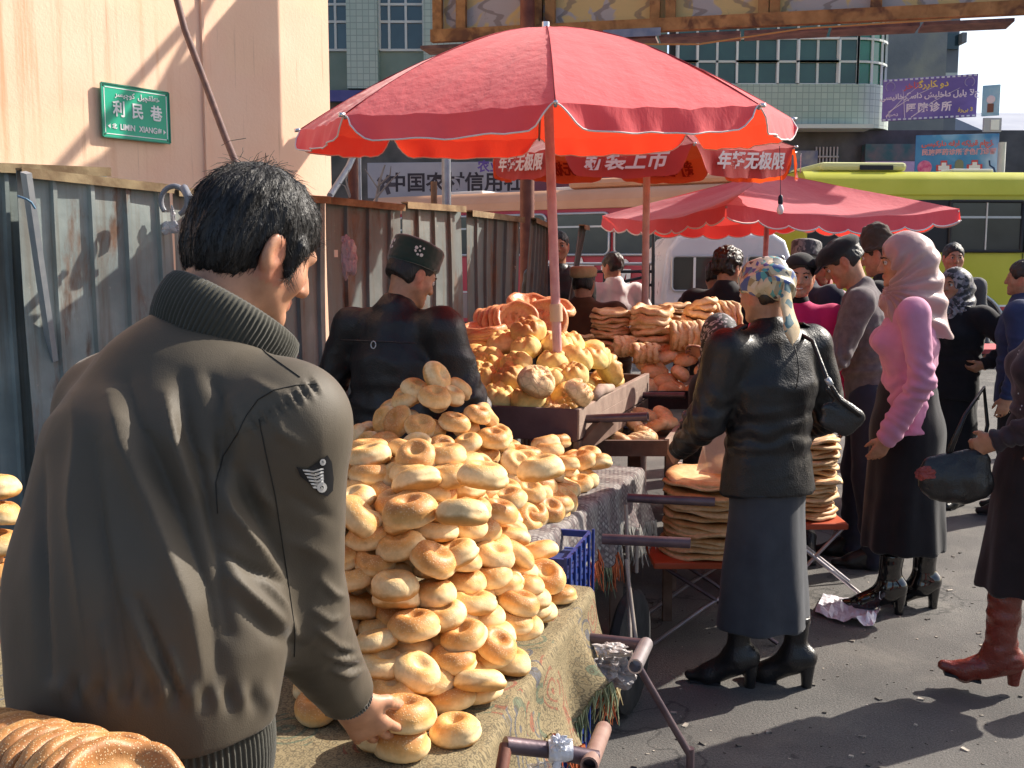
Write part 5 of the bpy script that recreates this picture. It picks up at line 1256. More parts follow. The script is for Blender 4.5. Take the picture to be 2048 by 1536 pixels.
# grey rag bag stuffed under the cloth, with a strip of green film
rg = thing('stuffed_bag', 'crumpled grey bag with a green strip tucked under the carpet cloth', 'bag', apx(1215, 1340, 2.62))
crumple('bag_body', (0.0, 0, 0), 0.062, film('dull_film', (0.26, 0.24, 0.25), 0.95, 0.45), seed=31, squash=(1.1, 0.8, 0.75), amp=0.5, parent=rg)
crumple('bag_fold', (0.012, -0.02, 0.062), 0.036, film('dull_pale', (0.48, 0.44, 0.42), 0.95, 0.4), seed=33, squash=(1.2, 0.8, 0.5), amp=0.6, parent=rg)
mb = MB(); mb.sheet([[(-0.012, -0.03, -0.02), (0.004, -0.03, -0.025)], [(-0.010, -0.035, -0.06), (0.006, -0.03, -0.065)], [(0.0, -0.03, -0.105), (0.003, -0.03, -0.108)]]); mb.build('green_strip', film('green_film', (0.30, 0.65, 0.42), 0.8), rg, solid=0.0012)
# second cart
cbt = thing('bread_cart', 'second hand cart under the grey kilim cloth with two steel handles', 'cart', RB); ib = Matrix.Translation(-RB)
mb = MB(); mb.obox(pb(0.58, 0.52, ZB_ - 0.025), EB * 0.575, LB_ * 0.515, (0, 0, 0.022)); mb.build('table_top', WOOD, cbt, inv=ib)
for u, v in ((0.08, 0.06), (1.08, 0.06), (0.08, 0.95), (1.08, 0.95)):
    mb = MB(); mb.beam(pb(u, v, 0), pb(u, v, ZB_ - 0.05), 0.05, 0.05, (1, 0, 0)); mb.build('leg', WOOD, cbt, inv=ib)
mb = MB(); hollow(mb, apx(1430, 1004, 3.72), apx(1255, 996, 3.78), 0.0165); mb.build('handle', IRON, cbt, inv=ib, smooth=True)
mb = MB(); hollow(mb, apx(1381, 1086, 3.32), apx(1205, 1078, 3.38), 0.0175); mb.build('handle', IRON, cbt, inv=ib, smooth=True)
for (p, q) in (((1252, 1010, 3.6), (1262, 1330, 3.35)), ((1274, 1060, 3.62), (1273, 1145, 3.62)), ((1252, 1120, 3.5), (1274, 1300, 3.3))):
    mb = MB(); mb.tube([apx(*p), apx(*q)], 0.007, 8); mb.build('stay_rod', M('rod_pale', (0.24, 0.20, 0.17), (0.36, 0.3, 0.25), 12, 0.6), cbt, inv=ib, smooth=True)
e = MB(); wc = Vector((0.42, 3.62, 0.23)); r_, w_ = 0.22, 0.055
e.lathe([(r_ * 0.72, -w_ / 2), (r_ * 0.9, -w_ / 2), (r_, -w_ * 0.25), (r_, w_ * 0.25), (r_ * 0.9, w_ / 2), (r_ * 0.72, w_ / 2)], 36, wc, LB_); w1 = e.build('wheel', TYRE, cbt, inv=ib, smooth=True)
e = MB(); e.lathe([(r_ * 0.72, -0.014), (r_ * 0.66, -0.014), (r_ * 0.66, 0.014), (r_ * 0.72, 0.014)], 36, wc, LB_); e.build('rim', HUB, w1, inv=ib, smooth=True)
# blue crate
cr = thing('plastic_crate', 'blue slatted plastic crate tucked between the two carts', 'crate', (0.19, 3.02, 0)); BLU = M('crate_blue', (0.012, 0.028, 0.15), (0.02, 0.045, 0.21), 8, 0.45)
cr.rotation_euler = (0, 0, R(-16))
for z in np.linspace(0.04, 0.46, 7):
    for y in (-0.16, 0.16):
        mb = MB(); mb.box((-0.24, y - 0.006, z - 0.012), (0.0, y + 0.006, z + 0.012)); mb.build('slat', BLU, cr)
    for xx in (-0.24, 0.0):
        mb = MB(); mb.box((xx - 0.006, -0.154, z - 0.012), (xx + 0.006, 0.154, z + 0.012)); mb.build('slat', BLU, cr)
for xx in np.linspace(-0.24, 0, 6):
    mb = MB(); mb.box((xx - 0.005, -0.174, 0), (xx + 0.005, -0.167, 0.48)); mb.build('upright', BLU, cr)
for yy in np.linspace(-0.16, 0.16, 6):
    mb = MB(); mb.box((0.007, yy - 0.005, 0), (0.014, yy + 0.005, 0.48)); mb.build('upright', BLU, cr)
mb = MB(); mb.box((-0.225, -0.15, 0.01), (-0.01, 0.15, 0.40)); mb.build('liner', M('liner_navy', (0.02, 0.035, 0.14), rough=0.6), cr)
cr2 = copy_tree(cr); cr2.location = (0.197, 3.02, 0.482); cr2['label'] = 'upper blue slatted crate standing on another between the carts'; cr['label'] = 'lower blue slatted crate on the ground between the carts'; cr['group'] = cr2['group'] = 'blue crates'
cr.scale = cr2.scale = (1, 1, 0.82); cr2.location.z = 0.40

# ================================================================== PILES OF RING BREAD
GA, GBn = 'ring breads stacked on the near cart', 'ring breads heaped on the second cart'
rnd = random.Random(11)
def hA(u, v):
    f = float(np.interp(u, [0.22, 0.30, 0.36, 0.45, 0.56, 0.66, 0.80, 0.95, 1.08, 1.2], [0.0, 0.10, 0.16, 0.31, 0.40, 0.47, 0.47, 0.36, 0.26, 0.12]))
    if u < 0.42 and v > 0.22: f *= float(np.interp(v, [0.22, 0.34], [1.0, 0.55]))
    return f * float(np.interp(v, [0.0, 0.04, 0.12, 0.22, 0.5, 0.75, 1.1], [0.16, 0.26, 0.62, 1.0, 0.93, 0.8, 0.45]))
made = 0; dG, dZ = 0.0935, 0.0350
lay = 0
while True:                                              # interlocking layers, each nestling into the one below
    z = ZA + 0.028 + lay * dZ; any_ = False; rowc = {}
    for i in range(13):
        for j in range(11):
            u = 0.275 + i * dG * 0.87 + (lay % 3) * 0.031; v = 0.055 + j * dG + (0.5 * dG if (i + lay) % 2 else 0)
            if v > 0.95 or u > 1.16 or (v > 0.6 and u > 0.75): continue
            top = ZA + max(hA(u, v), 0.05 if u > 0.27 else 0)
            if z > top + 0.004: continue
            any_ = True
            nbm = min(ZA + hA(u - 0.10, v), ZA + hA(u - 0.05, v - 0.09), ZA + hA(u + 0.05, v - 0.09), ZA + hA(u, v + 0.12) + 0.05)
            if z < min(nbm, top) - 0.036: continue
            sc = rnd.uniform(0.89, 1.02); tl = 0.16 if z < top - 0.04 else 0.24
            p = pa(u + rnd.gauss(0, .009), max(v + rnd.gauss(0, .009), 0.045), z + rnd.gauss(0, .005))
            if 40 < proj(p)[0] < 615: continue                 # wholly behind the seller
            lab = 'ring bread %s across in the %s row back, %s layer of the near pile' % (nth(j), nth(i), nth(lay))
            put_bread('ring_bread', rnd.choice(RINGS), p, (rnd.gauss(0, tl), rnd.gauss(0, tl), rnd.uniform(0, 6.28)), (sc, sc, sc * rnd.uniform(0.84, 1.0)), lab, GA); made += 1
    lay += 1
    if not any_ or lay > 16: break
print('near pile', made)
# a few laid askew over the ridge, and single ones with a place of their own
for px, py, Y, rx, ry, lab in ((965, 955, 2.22, 0.12, -0.05, 'plump ring bread crowning the right of the near pile'), (800, 965, 2.36, -0.25, -0.75, 'browned ring bread tipped up on its side at the back of the near pile'),
                               (1082, 940, 2.42, 0.1, 0.12, 'ring bread lying long and level at the right top of the near pile'), (712, 1035, 2.18, 0.75, -0.2, 'ring bread standing tilted beside the grey sleeve patch'),
                               (868, 985, 2.32, 0.3, -0.1, 'ring bread half hidden behind the two topmost stacks'), (820, 1025, 2.08, 0.15, 0.05, 'topmost ring bread of the front middle stack'), (925, 1030, 2.05, 0.22, -0.12, 'topmost ring bread of the front right stack')):
    put_bread('ring_bread', RINGS[made % 8], at(px, py, Y), (rx, ry, rnd.uniform(0, 6)), 1.06, lab, GA); made += 1
put_bread('ring_bread', RINGS[2], pa(0.17, 0.125, ZA + 0.030), (0.05, -0.04, 1.0), 1.05, 'lower ring bread of the front pair at the cart corner', GA)
put_bread('ring_bread', RINGS[5], pa(0.176, 0.120, ZA + 0.078), (0.10, 0.03, 2.0), 1.05, 'seeded ring bread on top of the front pair at the cart corner', GA)
put_bread('ring_bread', RINGS[1], at(768, 1462, 1.845), (0.12, 0.0, 0.4), 1.05, 'ring bread being picked up by the hand on the cart', GA)
# stacks at the far left end of the near cart
for k, (px, py) in enumerate(((4, 1215), (6, 1150), (2, 1090), (8, 1030), (-2, 978), (-30, 1200), (-34, 1120), (-40, 1040))):
    put_bread('ring_bread', RINGS[k % 8], at(px - 10, py, 2.52), (rnd.gauss(0, .12), rnd.gauss(0, .12), k), 1.1, 'ring bread left of the olive jacket, %s of its stack' % nth(k), 'ring breads at the left end of the near cart')
# heap on the second cart
HC = Vector((-0.27, 3.52, 0)); nB = 0
def heapB(cx_, cy_, Rb, zpk, keep, label, group, szs=(0.92, 1.06), zb=ZB_, rad=0.073, drp=0.062, meshes=RINGS, name='ring_bread', clip=None, lean=0.6):
    global nB
    L = int(Rb / rad); cnt = 0; tiers = {}
    for k in range(L + 1):
        r = Rb - k * rad
        if r < 0: break
        z = zb + 0.03 + k * (zpk - zb - 0.03) / L; nn = max(1, int(2 * math.pi * r / (rad * 1.25)))
        for q in range(nn):
            a = 2 * math.pi * (q + 0.5 * (k % 2) + rnd.uniform(-.2, .2)) / nn
            if not keep(a): continue
            rj = r + rnd.uniform(-.02, .02); p = Vector((cx_ + math.cos(a) * rj, cy_ + math.sin(a) * rj, z + rnd.uniform(-.012, .014)))
            if clip and not clip(p): continue
            sc = rnd.uniform(*szs); tilt = rnd.uniform(0.1, 1.0) * lean + (rnd.random() < 0.22) * 0.6
            ax = Vector((-math.sin(a), math.cos(a), 0)); rot = Matrix.Rotation(tilt, 3, ax) @ Matrix.Rotation(rnd.uniform(-.35, .35), 3, Vector((math.cos(a), math.sin(a), 0))) @ Matrix.Rotation(rnd.uniform(0, 6.28), 3, 'Z')
            o = put_bread(name, rnd.choice(meshes), p, rot, (sc, sc, sc), label, group); cnt += 1; tiers.setdefault(k, []).append(o)
    for k, L_ in tiers.items():
        L_.sort(key=lambda o: proj(o.location)[0])
        for i_, o in enumerate(L_): o['label'] = label % (nth(i_), nth(k))
    nB += cnt; return cnt
inB = lambda p: (p - RB).dot(LB_) > 0.03
heapB(HC.x, HC.y, 0.46, 1.235, lambda a: math.sin(a) < 0.55, 'ring bread %s from the left, %s tier of the second cart heap', GBn, clip=inB)
heapB(HC.x + 0.02, HC.y - 0.03, 0.40, 1.16, lambda a: math.sin(a) < 0.2, 'ring bread %s from the left, inner %s tier of the second cart heap', GBn, clip=inB, rad=0.1)
EDGE_ = []
for k in range(26):                                      # loose apron of breads towards the right edge
    u = rnd.uniform(0.05, 1.0); v = rnd.uniform(0.06, 0.30); zz = ZB_ + 0.03 + (0.05 if k % 3 == 0 else 0.0) + max(0, v - 0.1) * 0.5
    put_bread('ring_bread', rnd.choice(RINGS), pb(u, v, zz), (rnd.gauss(0, .22), rnd.gauss(0, .22), rnd.uniform(0, 6)), rnd.uniform(.95, 1.08), 'ring bread lying along the kilim edge of the second cart', GBn); EDGE_.append(bpy.context.scene.collection.objects[-1])
EDGE_.sort(key=lambda o: proj(o.location)[0])
for k, o in enumerate(EDGE_): o['label'] = 'ring bread %s from the left along the kilim edge of the second cart' % nth(k)
put_bread('ring_bread', RINGS[3], at(832, 782, 3.50), (0.35, 0.25, 0.5), 1.1, 'ring bread at the very peak of the heap on the second cart', GBn)
put_bread('ring_bread', RINGS[6], at(892, 788, 3.55), (0.2, 0.1, 0.5), 1.0, 'dark glossy ring bread just right of the heap peak', GBn)
# slanted ribbon of cloth end between the piles
mb = MB(); mb.sheet([[at(655, 985, 2.75), at(655, 1010, 2.7)], [at(755, 972, 2.78), at(755, 990, 2.75)]]); tag(mb.build('cloth_strip', CLB, solid=0.01), 'folded patterned cloth edge showing between the two bread piles', 'cloth')

# ================================================================== YELLOW BREAD CART
EC = Vector((0.32, 0.947, 0)); LC = Vector((-0.947, 0.32, 0)); RC_ = Vector((0.245, 4.12, 0)); ZC = 0.95
def pc(u, v, z): return RC_ + EC * u + LC * v + Vector((0, 0, z))
cc_ = thing('bread_cart', 'rough plank tray cart heaped with yellow flower breads under the red parasol', 'cart', RC_); ic = Matrix.Translation(-RC_)
mb = MB(); mb.obox(pc(0.68, 0.46, ZC - 0.02), EC * 0.68, LC * 0.46, (0, 0, 0.015)); mb.build('tray_floor', WOOD, cc_, inv=ic)
mb = MB(); mb.obox(pc(-0.012, 0.46, ZC + 0.02), EC * 0.012, LC * 0.48, (0, 0, 0.065)); mb.build('plank', M('maroon_plank', (0.085, 0.045, 0.05), (0.13, 0.075, 0.075), 7, 0.8, bumps=0.3), cc_, inv=ic, bevel=0.004)
for k, z in enumerate((ZC - 0.075, ZC - 0.005, ZC + 0.055)):
    mb = MB(); mb.obox(pc(0.68, -0.015, z), EC * 0.70, LC * 0.013, (0, 0, 0.032)); mb.build('plank', WOODL if k else WOOD, cc_, inv=ic, bevel=0.004)
mb = MB(); mb.obox(pc(1.37, 0.46, ZC + 0.02), EC * 0.012, LC * 0.47, (0, 0, 0.06)); mb.build('plank', WOOD, cc_, inv=ic)
for u, v in ((0.05, 0.03), (1.3, 0.03), (0.05, 0.9), (1.3, 0.9)):
    mb = MB(); mb.beam(pc(u, v, 0), pc(u, v, ZC - 0.04), 0.06, 0.06, (1, 0, 0)); mb.build('leg', WOOD, cc_, inv=ic)
mb = MB(); mb.beam(at(1152, 905, 4.15), at(1215, 838, 4.2), 0.05, 0.05); mb.build('brace', WOOD, cc_, inv=ic)
mb = MB(); hollow(mb, at(1296, 833, 4.1), at(1170, 838, 4.2), 0.0175); mb.build('handle', IRON, cc_, inv=ic, smooth=True)
mb = MB(); mb.tube([pc(0.25, -0.02, ZC + 0.10), pc(0.4, -0.01, ZC + 0.115), pc(0.6, -0.01, ZC + 0.10)], [0.02, 0.026, 0.018], 10); mb.build('rag', M('rag_grey', (0.28, 0.20, 0.16), (0.42, 0.32, 0.26), 12, 0.9, bumps=0.6), cc_, inv=ic, smooth='all')
GC = 'yellow flower breads on the plank tray cart'
inC = lambda p: (p - RC_).dot(LC) > 0.05 and (p - RC_).dot(EC) > 0.06
heapB(0.10, 4.74, 0.58, 1.285, lambda a: math.sin(a) < 0.5, 'yellow flower bread %s from the left, %s tier of the plank cart heap', GC, (1.0, 1.18), ZC + 0.01, 0.105, 0.09, FLOW[:4], 'flower_bread', inC, 0.55)
for k in range(9):
    put_bread('flower_bread', FLOW[4 + k % 2], pc(0.085 + 0.03 * (k % 2), 0.10 + k * 0.085, ZC + 0.035 + 0.04 * (k % 3 == 1)), (rnd.uniform(.1, .6), rnd.gauss(0, .2), rnd.uniform(0, 6)), rnd.uniform(.85, 1.0), 'pale cracked bread %s from the right along the front plank of the yellow cart' % nth(k), GC)
for k in range(11):
    put_bread('flower_bread', FLOW[k % 4], pc(0.20 + k * 0.095, 0.115 + 0.035 * (k % 2), ZC + 0.045 + 0.03 * (k % 3 == 2)), (rnd.gauss(0.2, .25), rnd.gauss(0, .25), rnd.uniform(0, 6)), rnd.uniform(.9, 1.05), 'yellow flower bread %s back along the right plank of the yellow cart' % nth(k), GC)
put_bread('flower_bread', FLOW[5], at(1068, 770, 4.2), (0.55, 0.2, 0.6), 1.15, 'large cream bread with a round crust disc at the front of the yellow heap', GC)
put_bread('flower_bread', FLOW[4], at(1152, 790, 4.17), (0.7, 0.5, 1.0), 0.9, 'oval cracked bread at the plank corner of the yellow heap', GC)
mb = MB(); g = []
for i in range(9):
    u = i / 8; g.append([at(1148 + 108 * u, 676 + 72 * u, 4.85) + Vector((-0.03 * j - 0.03, -0.012 * j, 0.008 * math.sin(i + j) + 0.012 * j)) for j in range(5)])
mb.sheet(g); tag(mb.build('paper_sheet', M('kraft_paper', (0.62, 0.36, 0.15), (0.74, 0.5, 0.25), 8, 0.6, bumps=0.4), solid=0.002, smooth='all'), 'sunlit orange brown paper sheet along the right of the yellow heap', 'paper')
GN = 'stamped nan breads behind the yellow heap'
for k, (px, py, Y, rx, rz, lab) in enumerate(((1035, 648, 5.02, 1.12, 0.1, 'stamped nan bread facing out at the left of the pair behind the yellow heap'), (1090, 645, 5.06, 1.12, -0.1, 'stamped nan bread facing out next to the parasol pole'))):
    put_bread('stamped_nan', FACE[k], at(px, py, Y), (rx, 0, rz), 1.0, lab, GN)
for k in range(5):
    put_bread('stamped_nan', FACE[k % 3], at(1018 - k * 11, 655 + k * 2, 5.06 + 0.03 * k), (1.15, 0.1 + 0.05 * k, 0.95), 1.0, 'reddish nan %s leftwards in the leaning row left of the stamped pair' % nth(k), GN)
for k in range(6):
    put_bread('stamped_nan', FACE[k % 3], at(962 + 6 * (k % 2), 712 - k * 11, 5.0), (0.1, 0.12, k), 0.95, 'reddish flat nan %s up in the low stack beside the leather jacket' % nth(k), GN)
put_bread('stamped_nan', FACE[1], at(1062, 612, 5.2), (0.35, 0.1, 0.3), 1.1, 'nan bread lying flat on top behind the stamped pair', GN)
put_bread('stamped_nan', FACE[2], at(1105, 616, 5.25), (0.3, -0.1, 0.8), 1.0, 'nan bread lying behind the parasol collar', GN)

# ================================================================== NAN CART, LOW TRAY, STOOL
ED = Vector((0.30, 0.954, 0)); RD = Vector((1.02, 5.42, 0)); ZD = 0.90
def pd(u, v, z): return RD + Vector((u * 0.05, u, 0)) + Vector((-v, 0, 0)) + Vector((0, 0, z))
cd = thing('bread_cart', 'far cart with a dark iron tray carrying stacked nan and loaves', 'cart', RD); idd = Matrix.Translation(-RD)
mb = MB(); mb.box((RD.x - 0.62, RD.y, ZD - 0.03), (RD.x + 0.5, RD.y + 1.15, ZD)); mb.build('tray_floor', WOOD, cd, inv=idd)
mb = MB(); mb.box((RD.x - 0.62, RD.y - 0.02, ZD - 0.05), (RD.x + 0.5, RD.y - 0.001, ZD + 0.045)); mb.build('front_edge', M('black_iron', (0.03, 0.025, 0.03), (0.06, 0.045, 0.05), 9, 0.5, metal=0.4), cd, inv=idd)
for x_, y_ in ((-0.55, 0.05), (0.42, 0.05), (-0.55, 1.08), (0.42, 1.08)):
    mb = MB(); mb.beam((RD.x + x_, RD.y + y_, 0), (RD.x + x_, RD.y + y_, ZD - 0.035), 0.05, 0.05, (1, 0, 0)); mb.build('leg', WOOD, cd, inv=idd)
mb = MB(); hollow(mb, at(1370, 791, 5.2), at(1258, 790, 5.3), 0.017); mb.build('handle', IRON, cd, inv=idd, smooth=True)
GD = 'nan breads stacked on the far cart'
def stack(px, Y, y_bot, y_top, n, meshes, sc, label, group, jit=0.006, tl=0.05, name='flat_nan'):
    for k in range(n):
        p = at(px, lerp(y_bot, y_top, k / (n - 1)), Y); p += Vector((rnd.gauss(0, jit), rnd.gauss(0, jit), 0))
        put_bread(name, meshes[k % len(meshes)], p, (rnd.gauss(0, tl), rnd.gauss(0, tl), rnd.uniform(0, 6)), sc, label % nth(k), group)
stack(1224, 5.95, 708, 624, 11, NAN, 1.03, 'flat nan %s up in the left hand flat stack on the far cart', GD)
stack(1304, 5.85, 712, 622, 9, NAN, (1.05, 1.05, 1.5), 'thick flat nan %s up in the right hand flat stack on the far cart', GD)
stack(1345, 6.35, 652, 612, 5, NAN, 0.95, 'flat nan %s up in the small stack behind the two flat stacks', GD)
stack(1150, 6.2, 690, 672, 4, NAN, 1.0, 'flat nan %s up in the low stack right of the parasol pole', GD)
def row_on_edge(pxs, py, Y, r, label, group, lean=0.0, sc=(0.72, 0.72, 1.5), yaw=0.0, meshes=NAN):
    for k, px in enumerate(pxs):
        put_bread('flat_nan', meshes[k % len(meshes)], at(px, py + 1.2 * math.sin(k * 2.1), Y), (0.02 * math.sin(k), R(90) + lean * k - 0.03, yaw), sc, label % nth(k), group)
row_on_edge(np.linspace(1346, 1440, 10), 671, 5.72, 0.08, 'nan %s from the left in the long upright row, far cart', GD, 0.022)
row_on_edge(np.linspace(1234, 1262, 4), 692, 5.70, 0.06, 'nan %s from the left in the short upright row below the stacks', GD, 0.0, (0.5, 0.5, 1.5))
row_on_edge(np.linspace(1272, 1308, 4), 706, 5.66, 0.06, 'nan %s from the left in the second short upright row', GD, 0.0, (0.5, 0.5, 1.5))
for k in range(4):
    put_bread('flat_nan', NAN[k], at(1395 + k * 3, 646 - k * 12, 6.0), (0.15, 0.32, k), (0.85, 0.85, 1.5), 'nan %s up in the leaning stack behind the upright row' % nth(k), GD)
for k, px in enumerate((1428, 1444, 1456, 1468)):
    put_bread('flat_nan', NAN[k], at(px, 632, 6.05), (0.0, R(86) - 0.05 * k, 0.25), (0.8, 0.8, 1.4), 'nan %s from the left standing upright above the dotted scarf' % nth(k), GD)
GL = 'slashed oval loaves at the front of the far cart'
for (px, py) in ((1300, 778), (1345, 782), (1395, 785), (1440, 775), (1310, 748), (1358, 750), (1405, 752), (1450, 748), (1325, 722), (1372, 722), (1420, 724), (1300, 735), (1348, 706), (1395, 708), (1438, 708), (1330, 765), (1420, 768)):
    put_bread('loaf', LOAF[int(px * 7 + py) % 3], at(px, py, 5.52 + (800 - py) * 0.0026), (rnd.gauss(0.35, .2), rnd.gauss(0, .25), rnd.uniform(0, 3.1)), rnd.uniform(.9, 1.05), 'slashed oval loaf %s across in the %s row of the far cart heap' % (nth(int((px - 1295) / 9)), 'lower' if py > 765 else 'middle' if py > 730 else 'upper'), GL)
# low tray
lt = thing('low_tray', 'low plank tray of cracked oval loaves below the yellow bread cart', 'tray', at(1270, 905, 4.55)); zt = at(1270, 905, 4.55).z; lx, ly = at(1270, 905, 4.55).x, 4.55
mb = MB(); mb.obox((0.0, 0.30, 0.0), (0.21, 0, 0), (0.09, 0.30, 0), (0, 0, 0.012)); mb.build('tray_floor', WOOD, lt)
mb = MB(); mb.obox((-0.08, 0.0, 0.02), (0.22, 0, 0), (0, 0.012, 0), (0, 0, 0.035)); mb.build('plank', WOOD, lt)
mb = MB(); mb.obox((0.225, 0.30, 0.025), (0.010, 0.0, 0), (0.085, 0.30, 0), (0, 0, 0.035)); mb.build('plank', WOODL, lt)
for sx in (-0.2, 0.15):
    for sy in (0.05, 0.5):
        mb = MB(); mb.beam((sx + sy * 0.2, sy, -zt), (sx + sy * 0.2, sy, -0.014), 0.04, 0.04, (1, 0, 0)); mb.build('leg', WOOD, lt)
for (px, py) in ((1200, 880), (1245, 888), (1290, 872), (1225, 858), (1268, 855), (1310, 858), (1335, 850), (1250, 838), (1290, 835), (1325, 832), (1280, 882), (1215, 840)):
    put_bread('loaf', LOAF[3 + int(px + py) % 2] if px < 1300 else LOAF[int(px) % 3], at(px, py, 4.62 + (905 - py) * 0.006), (rnd.gauss(0.25, .2), rnd.gauss(0, .2), rnd.uniform(0, 3.1)), 0.82, 'cracked oval loaf %s across in the %s row of the low tray' % (nth(int((px - 1195) / 8)), 'front' if py > 865 else 'back'), 'loaves in the low tray')
dk = crumple('dark_bag', at(1392, 850, 4.85), 0.085, film('black_film', (0.05, 0.05, 0.06), 0.92, 0.25), seed=41, squash=(0.9, 0.7, 1.0), amp=0.45); tag(dk, 'crumpled dark plastic bag beside the low tray', 'bag')
# red stool with big nan
sx_, sy_, sz_ = 0.86, 4.45, 0.37
st_ = thing('folding_stool', 'red topped folding stool carrying a tall stack of large flat nan', 'stool', (sx_, sy_, 0)); SR = M('stool_red', (0.42, 0.07, 0.025), (0.50, 0.10, 0.04), 7, 0.5)
mb = MB(); mb.box((-0.27, -0.2, sz_ - 0.03), (0.27, 0.2, sz_)); mb.build('seat', SR, st_, bevel=0.008)
for sy in (-0.17, 0.17):
    for sx in (-1, 1):
        mb = MB(); mb.tube([(sx * 0.22, sy, sz_ - 0.03), (-sx * 0.05, sy, sz_ * 0.45), (-sx * 0.26, sy, 0.01)], 0.009, 8); mb.build('leg', STL if sx > 0 else IRON, st_, smooth=True)
mb = MB(); mb.tube([(-0.27, -0.17, 0.02), (-0.36, -0.10, 0.03), (-0.36, 0.10, 0.03), (-0.26, 0.17, 0.02)], 0.010, 8); mb.build('foot_bar', IRON, st_, smooth=True)
for k in range(15):
    put_bread('big_nan', BIGN[k % 4], (sx_ + rnd.gauss(0, .012), sy_ + rnd.gauss(0, .012), sz_ + 0.014 + k * 0.0225), (rnd.gauss(0, .03), rnd.gauss(0, .03), rnd.uniform(0, 6)), (1.0, 1.0, 1.1), 'large flat nan %s up in the tall stack on the red stool' % nth(k), 'large nan stacked on the red stool')
put_bread('big_nan', BIGN[1], (sx_ + 0.14, sy_ + 0.05, sz_ + 0.375), (0.05, -0.12, 1), 0.62, 'small nan lying on top of the tall stack by the clear bag', 'large nan stacked on the red stool')
bgx = thing('clear_bag', 'translucent peach plastic bag standing on the large nan stack', 'bag', (sx_ + 0.01, sy_ - 0.07, sz_ + 0.36))
mb = MB(); g = []
for i in range(9):
    q = i / 8; g.append([Vector(((0.075 + 0.02 * math.sin(a * 3 + q * 4)) * math.cos(a) * (1 - 0.25 * q + 0.35 * q * q), 0.05 * math.sin(a), 0.21 * q + 0.03 * q * math.cos(a * 2))) for a in np.linspace(0, 2 * math.pi, 25)])
mb.sheet(g); mb.build('bag_body', film('peach_film', (0.72, 0.55, 0.45), 0.62, 0.3), bgx, smooth='all')
s2 = thing('folding_stool', 'second folding stool with silver legs behind the woman in the dark skirt', 'stool', (1.50, 4.98, 0))
mb = MB(); mb.box((-0.26, -0.2, 0.37), (0.07, 0.2, 0.40)); mb.build('seat', SR, s2, bevel=0.008)
for sy in (-0.17, 0.17):
    for sx in (-1, 1):
        mb = MB(); mb.tube([(sx * 0.15 - 0.1, sy, 0.37), (-sx * 0.24 - 0.04, sy, 0.01)], 0.009, 8); mb.build('leg', STL, s2, smooth=True)
for k in range(19):
    put_bread('big_nan', BIGN[k % 4], (1.40 + rnd.gauss(0, .008), 4.98 + rnd.gauss(0, .01), 0.414 + k * 0.0205), (rnd.gauss(0, .03), rnd.gauss(0, .03), rnd.uniform(0, 6)), (0.78, 0.78, 1.0), 'flat nan %s up in the stack right of the charcoal skirt' % nth(k), 'nan stacked on the second stool')

# ================================================================== ROUND BREADS AT THE LOWER LEFT
tb = thing('side_table', 'low table end at the lower left carrying the row of seeded rounds', 'table', (-0.52, 1.02, 0))
mb = MB(); mb.box((-0.42, -0.3, 0.865), (0.24, 0.26, 0.89)); mb.build('table_top', WOOD, tb)
for sx in (-0.38, 0.2):
    for sy in (-0.26, 0.22): mb = MB(); mb.beam((sx, sy, 0), (sx, sy, 0.864), 0.045, 0.045, (1, 0, 0)); mb.build('leg', WOOD, tb)
p0, p1 = at(30, 1552, 1.20), at(240, 1606, 1.06)
for k in range(11):
    f = (k - 2) / 8; p = p0.lerp(p1, f)
    put_bread('seeded_round', BIGR[k % 3], p, Matrix.Rotation(R(-38) + 0.12 * math.sin(k * 1.9), 3, 'Z') @ Matrix.Rotation(R(62) - 0.03 * k, 3, 'Y'), (0.66, 0.66, 0.80), 'seeded round bread %s from the left in the lower left row' % nth(k) if k < 10 else 'front seeded round bread showing its face at the lower left corner', 'seeded rounds in the leaning row')

# ================================================================== PEOPLE: one continuous skin each, clothes over it
def mat_skin(name, c, red=(0.55, 0.16, 0.10)):
    m, nt, b = new_mat(name)
    a = N(nt, 'ShaderNodeVertexColor', layer_name='Col'); v = coords(nt)
    c_ = mixc(nt, 1.0, a.outputs[0], ramp(nt, noise(nt, v, 45, 4), [(0.3, (0.85, 0.80, 0.78)), (0.7, (1.1, 1.08, 1.05))]), 'MULTIPLY')
    nt.links.new(c_, b.inputs['Base Color']); b.inputs['Roughness'].default_value = 0.48; b.inputs['Specular IOR Level'].default_value = 0.4
    b.inputs['Subsurface Weight'].default_value = 0.18; b.inputs['Subsurface Radius'].default_value = (0.012, 0.005, 0.003); b.inputs['Subsurface Scale'].default_value = 0.6
    bump(nt, b, noise(nt, v, 220, 3), 0.12, 0.001)
    return m
SKIN = mat_skin('skin', (0.5, 0.25, 0.16))
def mat_hair(name, c, c2, gloss=0.38):
    m, nt, b = new_mat(name)
    v = coords(nt, 'Object', (1, 1, 0.22))
    st = noise(nt, v, 190, 4, 0.6)
    nt.links.new(ramp(nt, st, [(0.3, c), (0.75, c2)]), b.inputs['Base Color']); b.inputs['Roughness'].default_value = gloss
    bump(nt, b, st, 0.9, 0.004); return m
HAIR = mat_hair('black_hair', (0.005, 0.004, 0.004), (0.016, 0.013, 0.012), 0.50); HAIRB = mat_hair('brown_hair', (0.010, 0.007, 0.006), (0.035, 0.022, 0.016))
EYEW = M('eye_white', (0.60, 0.56, 0.52), rough=0.25); EYED = M('eye_dark', (0.010, 0.007, 0.006), rough=0.15); BROW = M('brow_hair', (0.014, 0.010, 0.009), rough=0.8)
